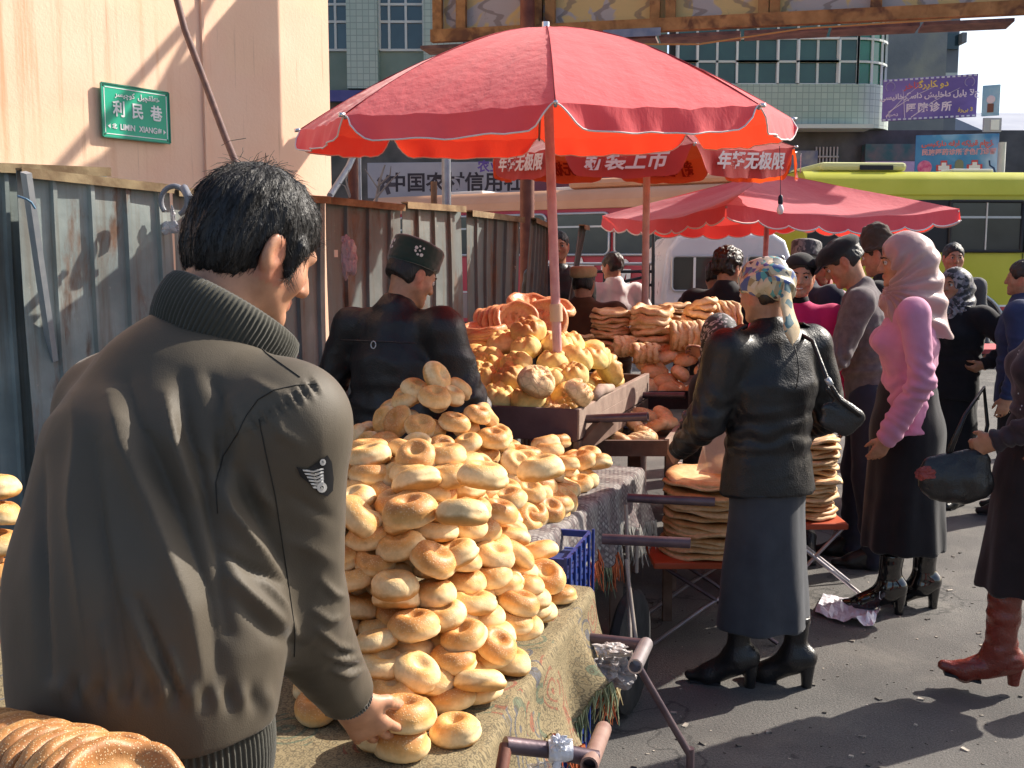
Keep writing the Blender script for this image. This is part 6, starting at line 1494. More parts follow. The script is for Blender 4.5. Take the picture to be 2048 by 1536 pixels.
def mat_cloth(name, c, c2, scale=7, rough=0.75, spec=0.3, weave=260, fold=0.25, sheen=0.15, leather=False):
    m, nt, b = new_mat(name)
    v = coords(nt); cc = ramp(nt, noise(nt, v, scale, 5, 0.6), [(0.3, c), (0.7, c2)]); nt.links.new(cc, b.inputs['Base Color'])
    b.inputs['Roughness'].default_value = rough; b.inputs['Specular IOR Level'].default_value = spec
    if sheen: b.inputs['Sheen Weight'].default_value = sheen
    if leather:
        vo = N(nt, 'ShaderNodeTexVoronoi', Scale=170.0); nt.links.new(v, vo.inputs['Vector'])
        h = mth(nt, 'ADD', mth(nt, 'MULTIPLY', vo.outputs['Distance'], 0.35), mth(nt, 'MULTIPLY', noise(nt, coords(nt, 'Object', (1, 1, 0.6)), 24, 5, 0.6), 1.5))
        rr = ramp(nt, noise(nt, v, 15, 4), [(0.3, (rough - 0.08,) * 3), (0.7, (rough + 0.14,) * 3)]); nt.links.new(rr, b.inputs['Roughness'])
        bump(nt, b, h, 0.45, 0.006)
    else:
        h = mth(nt, 'ADD', mth(nt, 'MULTIPLY', noise(nt, v, weave, 2), 0.4), mth(nt, 'MULTIPLY', noise(nt, coords(nt, 'Object', (1, 1, 0.5)), 16, 4, 0.6), 1.6))
        bump(nt, b, h, fold, 0.006)
    return m
def rz(a): return np.array([[math.cos(a), -math.sin(a), 0], [math.sin(a), math.cos(a), 0], [0, 0, 1]])
def rx(a): return np.array([[1, 0, 0], [0, math.cos(a), -math.sin(a)], [0, math.sin(a), math.cos(a)]])
def ry(a): return np.array([[math.cos(a), 0, math.sin(a)], [0, 1, 0], [-math.sin(a), 0, math.cos(a)]])
def unit(v): v = np.array(v, float); return v / max(np.linalg.norm(v), 1e-9)
def rot_about(v, k, a):
    k = unit(k); return v * math.cos(a) + np.cross(k, v) * math.sin(a) + k * (k @ v) * (1 - math.cos(a))
def hand(S, w, d, n, side=1, s=1.0, curl=0.5, k=0.008, spread=0.0, thumb=0.6):
    """palm and five fingers: w wrist, d along the hand, n the way the palm faces, side which edge carries the thumb"""
    w, d, n = np.array(w, float), unit(d), np.array(n, float); n = unit(n - d * (n @ d)); lat = np.cross(d, n) * side
    S.cone(w, w + d * 0.03 * s, 0.026 * s, 0.031 * s, k=0.012, flat=0.7, ax=n)
    for o in (-0.022, 0.0, 0.022): S.cone(w + d * 0.02 * s + lat * o * 0.8 * s, w + d * 0.085 * s + lat * o * s, 0.017 * s, 0.0155 * s, k=0.012, flat=0.85, ax=n)
    for i, L in enumerate((0.072, 0.080, 0.076, 0.060)):
        b = w + d * (0.086 - 0.004 * abs(i - 1.2)) * s + lat * (0.030 - 0.0195 * i) * s; dd = unit(d + lat * spread * (1.5 - i) * 0.16)
        r = (0.0092, 0.0095, 0.0090, 0.0080)[i] * s; a = 0.0; p = b
        for q, fr in enumerate((0.45, 0.31, 0.24)):
            a += curl * (0.55, 0.75, 0.55)[q] * (1 + 0.10 * i); v = rot_about(dd, np.cross(dd, n), a)
            p2 = p + v * L * fr * s; S.cone(p, p2, r, r * 0.92, k=k * 0.5 if q else k); p = p2; r *= 0.92
    b = w + d * 0.026 * s + lat * 0.024 * s; v = unit(d * 0.75 + lat * thumb + n * 0.35); p = b + v * 0.042 * s; S.cone(b, p, 0.0135 * s, 0.0115 * s, k=0.012)
    v2 = unit(d * 0.9 + lat * thumb * 0.2 + n * (0.3 + 0.5 * curl)); p2 = p + v2 * 0.032 * s; S.cone(p, p2, 0.0112 * s, 0.0100 * s, k=0.006); S.cone(p2, p2 + unit(v2 + n * 0.3) * 0.024 * s, 0.0098 * s, 0.0078 * s, k=0.005)
def head_sdf(S, c, B, s=1.0, fem=False, smile=0.0):
    """c head centre, B columns = right, forward, up"""
    P = lambda x, y, z: c + B @ (np.array([x, y, z]) * s)
    e = lambda x, y, z, r, k=0.015, op='+': S.ell(P(x, y, z), np.array(r) * s, B, k, op)
    e(0, -0.012, 0.030, (0.074, 0.094, 0.086), 0.02); e(0, 0.018, -0.025, (0.063, 0.070, 0.082), 0.03)
    for q in (-1, 1):
        S.cone(P(q * 0.050, 0.005, -0.045), P(q * 0.016, 0.066, -0.090), 0.024 * s, 0.018 * s, k=0.025)
        e(q * 0.040, 0.056, -0.026, (0.024, 0.022, 0.024), 0.02)
        if smile: e(q * 0.036, 0.072, -0.036, (0.017, 0.014, 0.015), 0.012)
        e(q * 0.0765, -0.006, -0.006, (0.009, 0.020, 0.031), 0.006); e(q * 0.083, -0.002, -0.002, (0.006, 0.010, 0.017), 0.004, '-')
    S.cone(P(-0.032, 0.080, 0.020), P(0.032, 0.080, 0.020), 0.011 * s, 0.011 * s, k=0.018)
    for q in (-1, 1): e(q * 0.0315, 0.099, 0.002, (0.020, 0.014, 0.012), 0.010, '-')
    S.cone(P(0, 0.088, 0.012), P(0, 0.107, -0.030), 0.0085 * s, 0.0125 * s, k=0.012)
    for q in (-1, 1): e(q * 0.0115, 0.094, -0.033, (0.008, 0.009, 0.007), 0.008)
    e(0, 0.076, -0.094, (0.020, 0.016, 0.016), 0.018)
    w = 0.024 + 0.006 * smile
    for q in (-1, 1):
        S.cone(P(0, 0.0905, -0.0555), P(q * w, 0.076, -0.0575 + 0.006 * smile), 0.0062 * s, 0.003 * s, k=0.006); S.cone(P(0, 0.0890, -0.066), P(q * w * 0.85, 0.076, -0.062 + 0.006 * smile), 0.0068 * s, 0.003 * s, k=0.006)
def head_cols(V, c, B, s, tone, lipc):
    L = ((V - c) @ B) / s; C = np.tile(np.array(tone), (len(V), 1))
    lip = np.exp(-(((L[:, 2] + 0.060) / 0.0085) ** 2 + (L[:, 0] / 0.024) ** 2)) * (L[:, 1] > 0.072)
    ear = np.exp(-(((L[:, 0] / 0.078) ** 2 - 1) / 0.25) ** 2) * (np.abs(L[:, 2]) < 0.05) * (np.abs(L[:, 1]) < 0.05)
    chk = np.exp(-((np.abs(L[:, 0]) - 0.042) ** 2 + (L[:, 2] + 0.03) ** 2) / 0.0006) * (L[:, 1] > 0.03)
    for w, t in ((lip * 0.85, lipc), (ear * 0.5, (0.55, 0.16, 0.10)), (chk * 0.3, (0.55, 0.2, 0.14))): C = C * (1 - w[:, None]) + np.array(t) * w[:, None]
    return C
class Figure:
    def __init__(f, name, label, loc, h, H=1.70, fem=False, b=1.0, lean=0.0, side=0.0, hy=0.0, hp=0.0, hr=0.0, arms=None, feet=None, res=0.010, tone=(0.44, 0.23, 0.14), group=None, twist=0.0, sh=None, zoff=0.0, hs=1.0, neckf=0.0):
        f.t = thing(name, label, 'person', loc, -R(h), group); f.H, f.fem, f.b, f.res, f.tone = H, fem, b, res, tone
        Tm = ry(R(side)) @ rx(-R(lean)); f.Tm = Tm; Tu = Tm @ rz(-R(twist))
        f.fw = Tu @ np.array([0, 1.0, 0]); f.rt = Tu @ np.array([1.0, 0, 0]); f.up = Tm @ np.array([0, 0, 1.0])
        f.pel = np.array([0, 0, 0.525 * H + zoff]); f.wai = f.pel + f.up * 0.095 * H; f.che = f.pel + f.up * 0.205 * H; f.nec = f.pel + f.up * 0.305 * H + f.fw * neckf
        hw = (0.108 if fem else 0.118) * H * b if sh is None else sh
        f.shc = f.pel + f.up * 0.283 * H; f.S = {q: f.shc + f.rt * hw * sg for q, sg in (('R', 1), ('L', -1))}
        f.hB = rz(-R(hy)) @ rx(-R(hp)) @ ry(R(hr)) if True else None
        f.hs = hs * H / 1.72; f.hc = f.nec + f.up * 0.025 * H + f.hB @ np.array([0, 0.012, 0.085 * H])
        A = {'R': ((0.05, -0.03, -0.29), (0.03, 0.07, -0.25), 0.5), 'L': ((-0.05, -0.03, -0.29), (-0.03, 0.07, -0.25), 0.5)}
        if arms: A.update(arms)
        f.E, f.W, f.curl = {}, {}, {}
        for q in 'RL':
            f.E[q] = f.S[q] + np.array(A[q][0]) * H / 1.72; f.W[q] = f.E[q] + np.array(A[q][1]) * H / 1.72; f.curl[q] = A[q][2]
        f.palm = {q: (np.array(A[q][3]) if len(A[q]) > 3 else np.array([-1 if q == 'R' else 1, 0.2, 0.0])) for q in 'RL'}
        f.feet = feet or [(0.09, 0.0, 6), (-0.09, 0.0, -6)]
        f.hipj = {0: f.pel + np.array([0.085 * b, 0, -0.02]), 1: f.pel + np.array([-0.085 * b, 0, -0.02])}
    def ankles(f, lift=0.085):
        out = []
        for i, ft in enumerate(f.feet):
            x, y, tdeg = ft[:3]; z = ft[3] if len(ft) > 3 else 0.0
            out.append((np.array([x, y, lift + z]), unit([math.sin(R(tdeg)), math.cos(R(tdeg)), 0])))
        return out
    def body(f, smile=0.0, lips=(0.45, 0.13, 0.10), hands=True, eyes=True, legs=False):
        S = Sdf(0.03); b, H = f.b, f.H
        S.cone(f.che, f.shc, 0.07 * b, 0.06, flat=0.7, ax=f.fw)
        S.cone(f.S['L'], f.S['R'], 0.042, 0.042); S.cone(f.shc + f.up * 0.01, f.hc - f.hB @ np.array([0, 0.02, 0.03]), 0.058 if not f.fem else 0.050, 0.054 if not f.fem else 0.047, k=0.03)
        for q in 'RL':
            S.cone(f.S[q], f.E[q], 0.042, 0.034); S.cone(f.E[q], f.W[q], 0.036, 0.023)
        if legs:
            for i, (an, dr) in enumerate(f.ankles()):
                kn = (f.hipj[i] + an) / 2 + np.array([0, 0.03, 0.0]); S.cone(f.hipj[i] * np.array([0.7, 1, 1]), kn, 0.058, 0.046); S.cone(kn, an, 0.044, 0.033)
        head_sdf(S, f.hc, f.hB, f.hs, f.fem, smile)
        if hands:
            for q, sd in (('R', 1), ('L', -1)): hand(S, f.W[q], f.W[q] - f.E[q], f.palm[q], sd, 0.98 if not f.fem else 0.9, f.curl[q])
        me = S.mesh('body', f.res); V = verts(me); set_col(me, head_cols(V, f.hc, f.hB, f.hs, f.tone, lips)); o = link('body', me, SKIN, f.t)
        if eyes:
            for q in (-1, 1):
                c = f.hc + f.hB @ (np.array([q * 0.0315, 0.0800, 0.002]) * f.hs); fd = f.hB @ np.array([0, 1.0, 0])
                mb = MB(); mb.lathe([(0.0115 * math.cos(a), 0.0115 * math.sin(a)) for a in np.linspace(-1.5, 1.5, 8)], 12, c, fd); e = mb.build('eye', EYEW, f.t, smooth='all')
                mb = MB(); c2 = c + fd * 0.0092; mb.lathe([(0.0066, 0.0), (0.0050, 0.0022), (0.001, 0.003)], 10, c2, fd); mb.build('iris', EYED, e, smooth='all')
                P = lambda x, y, z: Vector(f.hc + f.hB @ (np.array([x, y, z]) * f.hs))
                mb = MB(); mb.tube([P(q * 0.014, 0.094, 0.022), P(q * 0.030, 0.0925, 0.0275), P(q * 0.048, 0.078, 0.021)], [0.0030, 0.0032, 0.0014], 6); mb.build('eyebrow', BROW, f.t, smooth='all')
                mb = MB(); mb.tube([P(q * 0.018, 0.0905, 0.0045), P(q * 0.031, 0.0935, 0.0085), P(q * 0.046, 0.083, 0.004)], 0.0013, 5); mb.build('eyelid', EYED, f.t, smooth='all')
            if smile:
                mb = MB(); P = lambda x, y, z: Vector(f.hc + f.hB @ (np.array([x, y, z]) * f.hs))
                mb.tube([P(-0.019, 0.0885, -0.0585), P(-0.010, 0.0945, -0.0615), P(0, 0.0960, -0.0625), P(0.010, 0.0945, -0.0615), P(0.019, 0.0885, -0.0585)], [0.001, 0.0034, 0.0038, 0.0034, 0.001], 6); mb.build('teeth', M('teeth', (0.75, 0.72, 0.66), rough=0.3), f.t, smooth='all')
        return o
    def wrinkle(f, amp=0.006, seed=0, sx=9.0, sz=4.0):
        E, W = f.E, f.W
        def rel(V, n):
            d = amp * fbm(V * np.array([sx, sx, sz]), 1.0, 3, seed) + amp * 1.1 * (0.35 - np.abs(fbm(V * np.array([6, 6, 10]), 1.0, 2, seed + 40)))
            wz = (V - f.wai) @ f.up; d += amp * 0.8 * np.exp(-(wz / 0.09) ** 2) * np.sin(wz * 95 + 3.5 * fbm(V, 6, 2, seed + 2))
            for q in 'RL':
                for p, wd in ((E[q], 0.10), (W[q], 0.10)):
                    r = np.linalg.norm(V - p, axis=1); t = (V - p) @ unit(W[q] - E[q])
                    d += amp * 0.9 * np.exp(-(r / wd) ** 2) * np.sin(t * 150 + 3 * fbm(V, 12, 1, seed + 4))
            return d
        return rel
    def jacket(f, mat, hem=0.10, infl=0.03, collar=0.025, sleeve=1.0, amp=0.006, seed=0, name='jacket', bust=0.0, flare=1.0, neck=0.055, waist=1.0, open_=None, cuff=0.045, lowneck=0.0):
        """hem: metres below the hip joint"""
        S = Sdf(0.035); b = f.b; hemp = f.pel - f.Tm @ np.array([0, 0, 1.0]) * hem
        S.cone(hemp - f.up * 0.10, f.wai, (0.135 * b + infl) * flare, (0.120 * b + infl) * waist, flat=0.70, ax=f.fw); S.cone(f.wai, f.che, (0.120 * b + infl) * waist, 0.135 * b + infl, flat=0.72, ax=f.fw)
        S.cone(f.che, f.shc - f.up * 0.01, 0.135 * b + infl, 0.085 + infl * 0.4, flat=0.74, ax=f.fw)
        S.cone(f.S['L'], f.S['R'], 0.052 + infl * 0.55, 0.052 + infl * 0.55, k=0.05)
        if bust:
            for q in (-1, 1): S.ell(f.che + f.rt * q * 0.07 + f.fw * (0.085 + infl * 0.6) + f.up * 0.0, (0.062, 0.055 * bust, 0.062), None, 0.04)
        if collar: S.cone(f.shc + f.up * 0.02, f.nec + f.up * (0.03 - lowneck), neck + collar + 0.014, neck + collar, k=0.03)
        S.cut_here(hemp, -f.up)
        for q in 'RL':
            S.cone(f.S[q], f.E[q], 0.052 + infl * 0.7, 0.044 + infl * 0.6, k=0.03); S.cone(f.E[q], f.E[q] + (f.W[q] - f.E[q]) * 0.96, 0.044 + infl * 0.6, cuff * 0.72 + infl * 0.25, k=0.02)
        me = S.mesh(name, f.res, f.wrinkle(amp, seed)); o = link(name, me, mat, f.t)
        return o
    def skirt(f, mat, hem_z, r_hem=0.22, r_hip=0.155, amp=0.008, seed=0, name='skirt', flat=0.76, shift=(0, 0), pleat=0.0, np_=9):
        S = Sdf(0.03); top = f.pel + f.up * 0.10; hipb = f.pel - np.array([0, 0, 0.06]); bot = np.array([shift[0], shift[1], hem_z])
        S.cone(top, hipb, r_hip * 0.84, r_hip, flat=flat, ax=[0, 1, 0]); S.cone(hipb, bot - np.array([0, 0, 0.12]), r_hip, r_hem, flat=flat, ax=[0, 1, 0]); S.cut(bot, (0, 0, -1))
        def rel(V, n):
            q = sm(V[:, 2], f.pel[2], hem_z); a = np.arctan2(V[:, 1] - bot[1], V[:, 0] - bot[0])
            return amp * fbm(V * np.array([8, 8, 1.6]), 1.0, 3, seed) + amp * 0.9 * (0.3 - np.abs(fbm(V * np.array([6, 6, 3]), 1.0, 2, seed + 9))) + pleat * q * np.sin(a * np_ + seed + 1.2 * fbm(V, 2.5, 1, seed))
        return link(name, S.mesh(name, max(f.res, 0.009), rel), mat, f.t)
    def trousers(f, mat, r=0.085, cuff=0.065, amp=0.008, seed=0, name='trousers'):
        S = Sdf(0.03)
        S.cone(f.pel - np.array([0, 0, 0.02]), f.wai, 0.14 * f.b, 0.125 * f.b, flat=0.72, ax=f.fw)
        for i, (an, dr) in enumerate(f.ankles()):
            kn = (f.hipj[i] + an) / 2 + np.array([0, 0.025, 0]); S.cone(f.hipj[i], kn, 0.098 * f.b, r * 0.92, k=0.03); S.cone(kn, an + np.array([0, 0, -0.03]), r * 0.92, cuff, k=0.03)
        def rel(V, n): return amp * fbm(V * np.array([9, 9, 6]), 1.0, 3, seed) + amp * 0.6 * np.sin(V[:, 2] * 60 + 2 * fbm(V, 9, 1, seed)) * sm(V[:, 2], 0.45, 0.1)
        return link(name, S.mesh(name, max(f.res, 0.012), rel), mat, f.t)
    def shoes(f, mat, heel=0.0, shaft=0.0, size=1.0, sole=None, shaft_r=0.052, name=None, toe_up=0.0, amp=0.002):
        for i, (an, dr) in enumerate(f.ankles()):
            ft = f.feet[i]; z = ft[3] if len(ft) > 3 else 0.0; b0 = np.array([ft[0], ft[1], z]); u = np.array([0, 0, 1.0]); S = Sdf(0.02)
            heelp = b0 - dr * 0.045 + u * (heel + 0.032); ball = b0 + dr * 0.11 * size + u * 0.030; toe = b0 + dr * 0.185 * size + u * (0.024 + toe_up)
            S.cone(heelp, ball, 0.036, 0.038, k=0.02); S.cone(ball, toe, 0.037, 0.022, k=0.02); S.cone(heelp + u * 0.02, an + u * 0.03 + dr * 0.005, 0.038, 0.045, k=0.03); S.cone(ball + u * 0.012, an + u * 0.02, 0.032, 0.045, k=0.03)
            if shaft: S.cone(an + u * 0.02, an + u * shaft - dr * 0.012, shaft_r * 0.86, shaft_r, k=0.03); S.cut(an + u * (shaft + 0.0), u)
            o = link('boot' if shaft else 'shoe', S.mesh('boot', min(f.res, 0.007), lambda V, n: amp * fbm(V * np.array([14, 14, 30]), 1.0, 2, i)), mat, f.t)
            if heel > 0.02:
                mb = MB(); mb.lathe([(0.020, 0.0), (0.022, heel * 0.4), (0.030, heel + 0.015)], 14, tuple(b0 - dr * 0.052)); mb.build('heel', sole or mat, o, smooth=True)
            mb = MB(); mb.beam(tuple(b0 + dr * 0.06 * size + u * 0.007), tuple(b0 + dr * 0.18 * size + u * (0.007 + toe_up * 0.7)), 0.062, 0.010); mb.build('sole', sole or DARKM, o)
    def hair(f, mat, low=-0.055, front=0.05, amp=0.004, seed=0, full=0.010, long=0.0, name='hair', side=0.0):
        S = Sdf(0.015); P = lambda x, y, z: f.hc + f.hB @ (np.array([x, y, z]) * f.hs); s = f.hs
        S.ell(P(0, -0.014, 0.034), np.array([0.076 + full, 0.096 + full, 0.088 + full]) * s, f.hB); S.ell(P(0, -0.045, -0.02), np.array([0.068 + full * .6, 0.060 + full * .6, 0.055]) * s, f.hB, 0.03)
        if long: S.cone(P(0, -0.07, -0.02), P(0, -0.075, -0.02 - long), 0.06 * s, 0.035 * s, k=0.04)
        S.ell(P(0, 0.095, -0.045), np.array([0.085, 0.082, 0.098]) * s, f.hB, 0.012, '-')          # face left free
        for q in (-1, 1): S.ell(P(q * 0.082, 0.004, -0.022), np.array([0.026, 0.026, 0.042]) * s, f.hB, 0.008, '-')
        if not long: S.cut(P(0, 0, low), -(f.hB @ np.array([0, 0.35, 1.0])))
        rel = lambda V, n: amp * fbm(((V - f.hc) @ f.hB) * np.array([70, 22, 22]), 1.0, 3, seed) + amp * 0.8 * fbm(V, 30, 2, seed + 3)
        return link(name, S.mesh(name, min(f.res, 0.006), rel), mat, f.t)
    def part(f, name, S, mat, h=None, relief=None, col_fn=None, smooth=1):
        me = S.mesh(name, h or f.res, relief, smooth)
        if col_fn is not None: set_col(me, col_fn(verts(me)))
        return link(name, me, mat, f.t)
    def P(f, x, y, z): return f.hc + f.hB @ (np.array([x, y, z]) * f.hs)
    def scarf(f, mat, tail=0.16, fn=None, amp=0.004, seed=0, name='headscarf', open_=1.0, back=0.0, h=0.007):
        """kerchief drawn over the head and down to the shoulders, the face left open"""
        S = Sdf(0.03); P, s = f.P, f.hs
        S.ell(P(0, -0.012, 0.030), np.array([0.094, 0.112, 0.104]) * s, f.hB); S.cone(P(0, -0.035, 0.0), P(0, -0.05, -0.11), 0.096 * s, 0.085 * s, k=0.03)
        S.cone(P(0, -0.03, -0.07), f.nec + f.up * 0.01 - f.fw * back, 0.088 * s, 0.12, k=0.05); S.cone(P(0, -0.06, -0.02), f.nec - f.fw * 0.12 - f.up * tail * 0.8, 0.085 * s, 0.07, k=0.04); S.cone(f.nec - f.fw * back, f.nec - f.up * tail - f.fw * (0.02 + back), 0.12, 0.155, k=0.05, flat=0.8, ax=f.fw)
        S.ell(P(0, 0.118, -0.025), np.array([0.066 * open_, 0.105, 0.094]) * s, f.hB, 0.01, '-')
        S.cut(f.nec - f.up * tail * 0.75, -f.up)
        def rel(V, n):
            L = (V - f.hc) @ f.hB; a = np.arctan2(L[:, 2] + 0.12, L[:, 1] - 0.10)
            return amp * 1.6 * sm(L[:, 2], 0.10, -0.02) * np.sin(a * 17 + 2.2 * fbm(V, 6, 2, seed)) + amp * fbm(V, 10, 3, seed) + amp * (0.3 - np.abs(fbm(V * np.array([7, 7, 4]), 1.0, 2, seed + 5)))
        return f.part(name, S, mat, h, rel, fn)

# ================================================================== THE PEOPLE AROUND THE STALLS
LEA = mat_cloth('black_leather', (0.007, 0.007, 0.008), (0.014, 0.013, 0.014), 6, 0.40, 0.40, leather=True, sheen=0); LEA2 = mat_cloth('worn_leather', (0.009, 0.008, 0.009), (0.024, 0.020, 0.020), 5, 0.42, 0.42, leather=True, sheen=0)
BLACKC = mat_cloth('black_wool', (0.007, 0.007, 0.010), (0.014, 0.014, 0.018), 7, 0.9); NAVY = mat_cloth('navy_cloth', (0.012, 0.014, 0.030), (0.020, 0.023, 0.045), 7, 0.85)
CHAR = mat_cloth('charcoal_wool', (0.036, 0.039, 0.048), (0.054, 0.058, 0.069), 9, 0.92, fold=0.2); PINK = mat_cloth('pink_suiting', (0.54, 0.22, 0.35), (0.61, 0.28, 0.42), 8, 0.8, fold=0.2)
MAG = mat_cloth('magenta_wool', (0.50, 0.012, 0.11), (0.60, 0.025, 0.16), 9, 0.85); BLAZ = mat_cloth('grey_tweed', (0.085, 0.070, 0.075), (0.15, 0.125, 0.13), 26, 0.9); BRN = mat_cloth('brown_corduroy', (0.060, 0.028, 0.012), (0.095, 0.047, 0.020), 9, 0.95)
WHT = mat_cloth('white_jacket', (0.62, 0.60, 0.58), (0.72, 0.70, 0.68), 6, 0.7); GREYV = mat_cloth('grey_vest', (0.045, 0.048, 0.055), (0.085, 0.088, 0.095), 9, 0.8); BLUEJ = mat_cloth('blue_jacket', (0.020, 0.030, 0.085), (0.030, 0.045, 0.12), 7, 0.8)
PAT = M('patent_leather', (0.006, 0.006, 0.007), rough=0.08, spec=0.8, coat=0.6); BOOT = mat_cloth('black_boot', (0.010, 0.009, 0.010), (0.020, 0.018, 0.018), 9, 0.34, 0.55, leather=True, sheen=0); REDB = mat_cloth('oxblood_leather', (0.145, 0.018, 0.012), (0.22, 0.036, 0.020), 7, 0.26, 0.6, leather=True, sheen=0)
DUSK = mat_cloth('dark_sequin_cloth', (0.020, 0.012, 0.018), (0.036, 0.024, 0.030), 9, 0.7); FELT = mat_cloth('brown_felt', (0.045, 0.030, 0.022), (0.075, 0.05, 0.036), 10, 0.95); CAPM = mat_cloth('black_cap_cloth', (0.008, 0.008, 0.010), (0.018, 0.018, 0.022), 10, 0.9)
def mat_scarf(name, pal, scale, rough=0.5, bg=None, lines=0.0):
    m, nt, b = new_mat(name); v = coords(nt, 'Object'); wv = N(nt, 'ShaderNodeTexNoise', Scale=6.0); nt.links.new(v, wv.inputs['Vector'])
    a = N(nt, 'ShaderNodeVectorMath', operation='SCALE'); a.inputs['Scale'].default_value = 0.14; nt.links.new(wv.outputs['Color'], a.inputs[0]); ad = N(nt, 'ShaderNodeVectorMath', operation='ADD'); nt.links.new(v, ad.inputs[0]); nt.links.new(a.outputs[0], ad.inputs[1])
    vo = N(nt, 'ShaderNodeTexVoronoi', Scale=scale); nt.links.new(ad.outputs[0], vo.inputs['Vector']); sp_ = N(nt, 'ShaderNodeSeparateColor'); nt.links.new(vo.outputs['Color'], sp_.inputs[0])
    c = ramp(nt, sp_.outputs[0], [(i / len(pal), x) for i, x in enumerate(pal)], 'CONSTANT')
    if lines: c = mixc(nt, ramp(nt, mth(nt, 'SINE', mth(nt, 'MULTIPLY', vo.outputs['Distance'], lines)), [(0.5, (0, 0, 0)), (0.6, (1, 1, 1))]), c, (0.02, 0.018, 0.02))
    nt.links.new(c, b.inputs['Base Color']); b.inputs['Roughness'].default_value = rough; b.inputs['Sheen Weight'].default_value = 0.1
    bump(nt, b, noise(nt, v, 30, 4), 0.3, 0.005); return m
TURB = mat_scarf('print_scarf', [(0.52, 0.44, 0.28), (0.05, 0.05, 0.05), (0.08, 0.30, 0.30), (0.58, 0.50, 0.34), (0.06, 0.10, 0.28), (0.34, 0.26, 0.14), (0.60, 0.54, 0.42)], 48, 0.45)
MAUVE = mat_cloth('mauve_silk', (0.36, 0.20, 0.20), (0.46, 0.29, 0.27), 3, 0.36, 0.55, fold=0.2, sheen=0.3); DOTS = mat_scarf('dotted_scarf', [(0.008, 0.008, 0.010), (0.010, 0.010, 0.012), (0.012, 0.012, 0.014), (0.30, 0.28, 0.29)], 75, 0.7); CHK = mat_scarf('grey_print_scarf', [(0.02, 0.02, 0.025), (0.16, 0.15, 0.17), (0.03, 0.03, 0.035), (0.30, 0.28, 0.30)], 40, 0.6)
SKC = mat_scarf('embroidered_cap', [(0.05, 0.05, 0.055), (0.13, 0.12, 0.12), (0.08, 0.075, 0.08), (0.22, 0.2, 0.19)], 60, 0.7); GRV = mat_cloth('green_velvet', (0.004, 0.020, 0.014), (0.010, 0.036, 0.026), 12, 0.8, sheen=0.5); TANC = mat_cloth('tan_cap_cloth', (0.36, 0.26, 0.12), (0.48, 0.37, 0.20), 16, 0.9)
def sun_px(px, py, Y): p = at(px, py, Y); return (p.x, p.y, 0)
def round_cap(f, mat, name, r=(0.088, 0.104), z0=0.045, z1=0.125, sq=0.85, tilt=0.0, h=0.006):
    """stiff brimless cap: straight sides, gently domed top"""
    S = Sdf(0.012); P = f.P; s = f.hs
    for z in np.linspace(z0, z1 - 0.018, 5): S.ell(P(0, -0.014 + tilt * (z - z0), z), np.array([r[0], r[1], 0.024]) * s, f.hB, 0.02)
    S.cut(P(0, 0, z0), -(f.hB @ np.array([0, -0.10, 1.0]))); S.cut(P(0, 0, z1), f.hB @ np.array([0, 0, 1.0]))
    return f.part(name, S, mat, h, lambda V, n: 0.0015 * fbm(V, 40, 2, 3))

# --- man in the black leather jacket at the second cart
f = Figure('person', 'man in a black leather jacket and green embroidered cap seen from behind', sun_px(776, 520, 4.05), 26, 1.68, b=1.04, lean=6, hy=30, hp=24, res=0.008, arms={'L': ((-0.13, -0.01, -0.29), (0.06, 0.17, -0.22), 0.6), 'R': ((0.10, 0.04, -0.30), (0.02, 0.14, -0.22), 0.6)})
f.body(); f.jacket(LEA2, hem=0.10, infl=0.042, amp=0.0075, seed=4, collar=0.02, neck=0.062); f.trousers(BLACKC); f.shoes(BOOT); f.hair(HAIR, low=-0.06, amp=0.002, full=0.004)
cap = round_cap(f, GRV, 'cap', (0.096, 0.110), 0.036, 0.140)
EMB = M('embroidery_white', (0.62, 0.62, 0.58), rough=0.8)
for a, zz in ((-1.75, 0.086), (-0.35, 0.085), (-2.9, 0.085)):
    mb = MB()
    for k in range(7):
        w = k * 0.9; rr = 0.017 if k else 0.0
        c = f.P(math.cos(a) * 0.093 + rr * math.cos(w) * -math.sin(a), -0.014 + math.sin(a) * 0.107 + rr * math.cos(w) * math.cos(a), zz + rr * math.sin(w)); mb.lathe([(0.0095, -0.003), (0.008, 0.003), (0.003, 0.005)], 8, c, f.hB @ np.array([math.cos(a), math.sin(a), 0]))
    e = mb.build('embroidery', EMB, f.t); e['kind'] = 'stuff'
# yoke seam, hanger loop
mb = MB(); mb.tube([Vector(f.che + f.up * 0.075 + f.rt * x - f.fw * (0.148 - 0.9 * x * x)) for x in np.linspace(-0.17, 0.17, 11)], 0.0035, 6); mb.build('yoke_seam', LEA2, f.t, smooth='all')
mb = MB(); cc0 = f.che + f.up * 0.062 - f.fw * 0.153; mb.tube([Vector(cc0 + f.rt * 0.011 * math.cos(a) + f.up * 0.014 * math.sin(a)) for a in np.linspace(0, 6.283, 13)], 0.0022, 6); mb.build('hanger_loop', SIL, f.t, smooth='all')

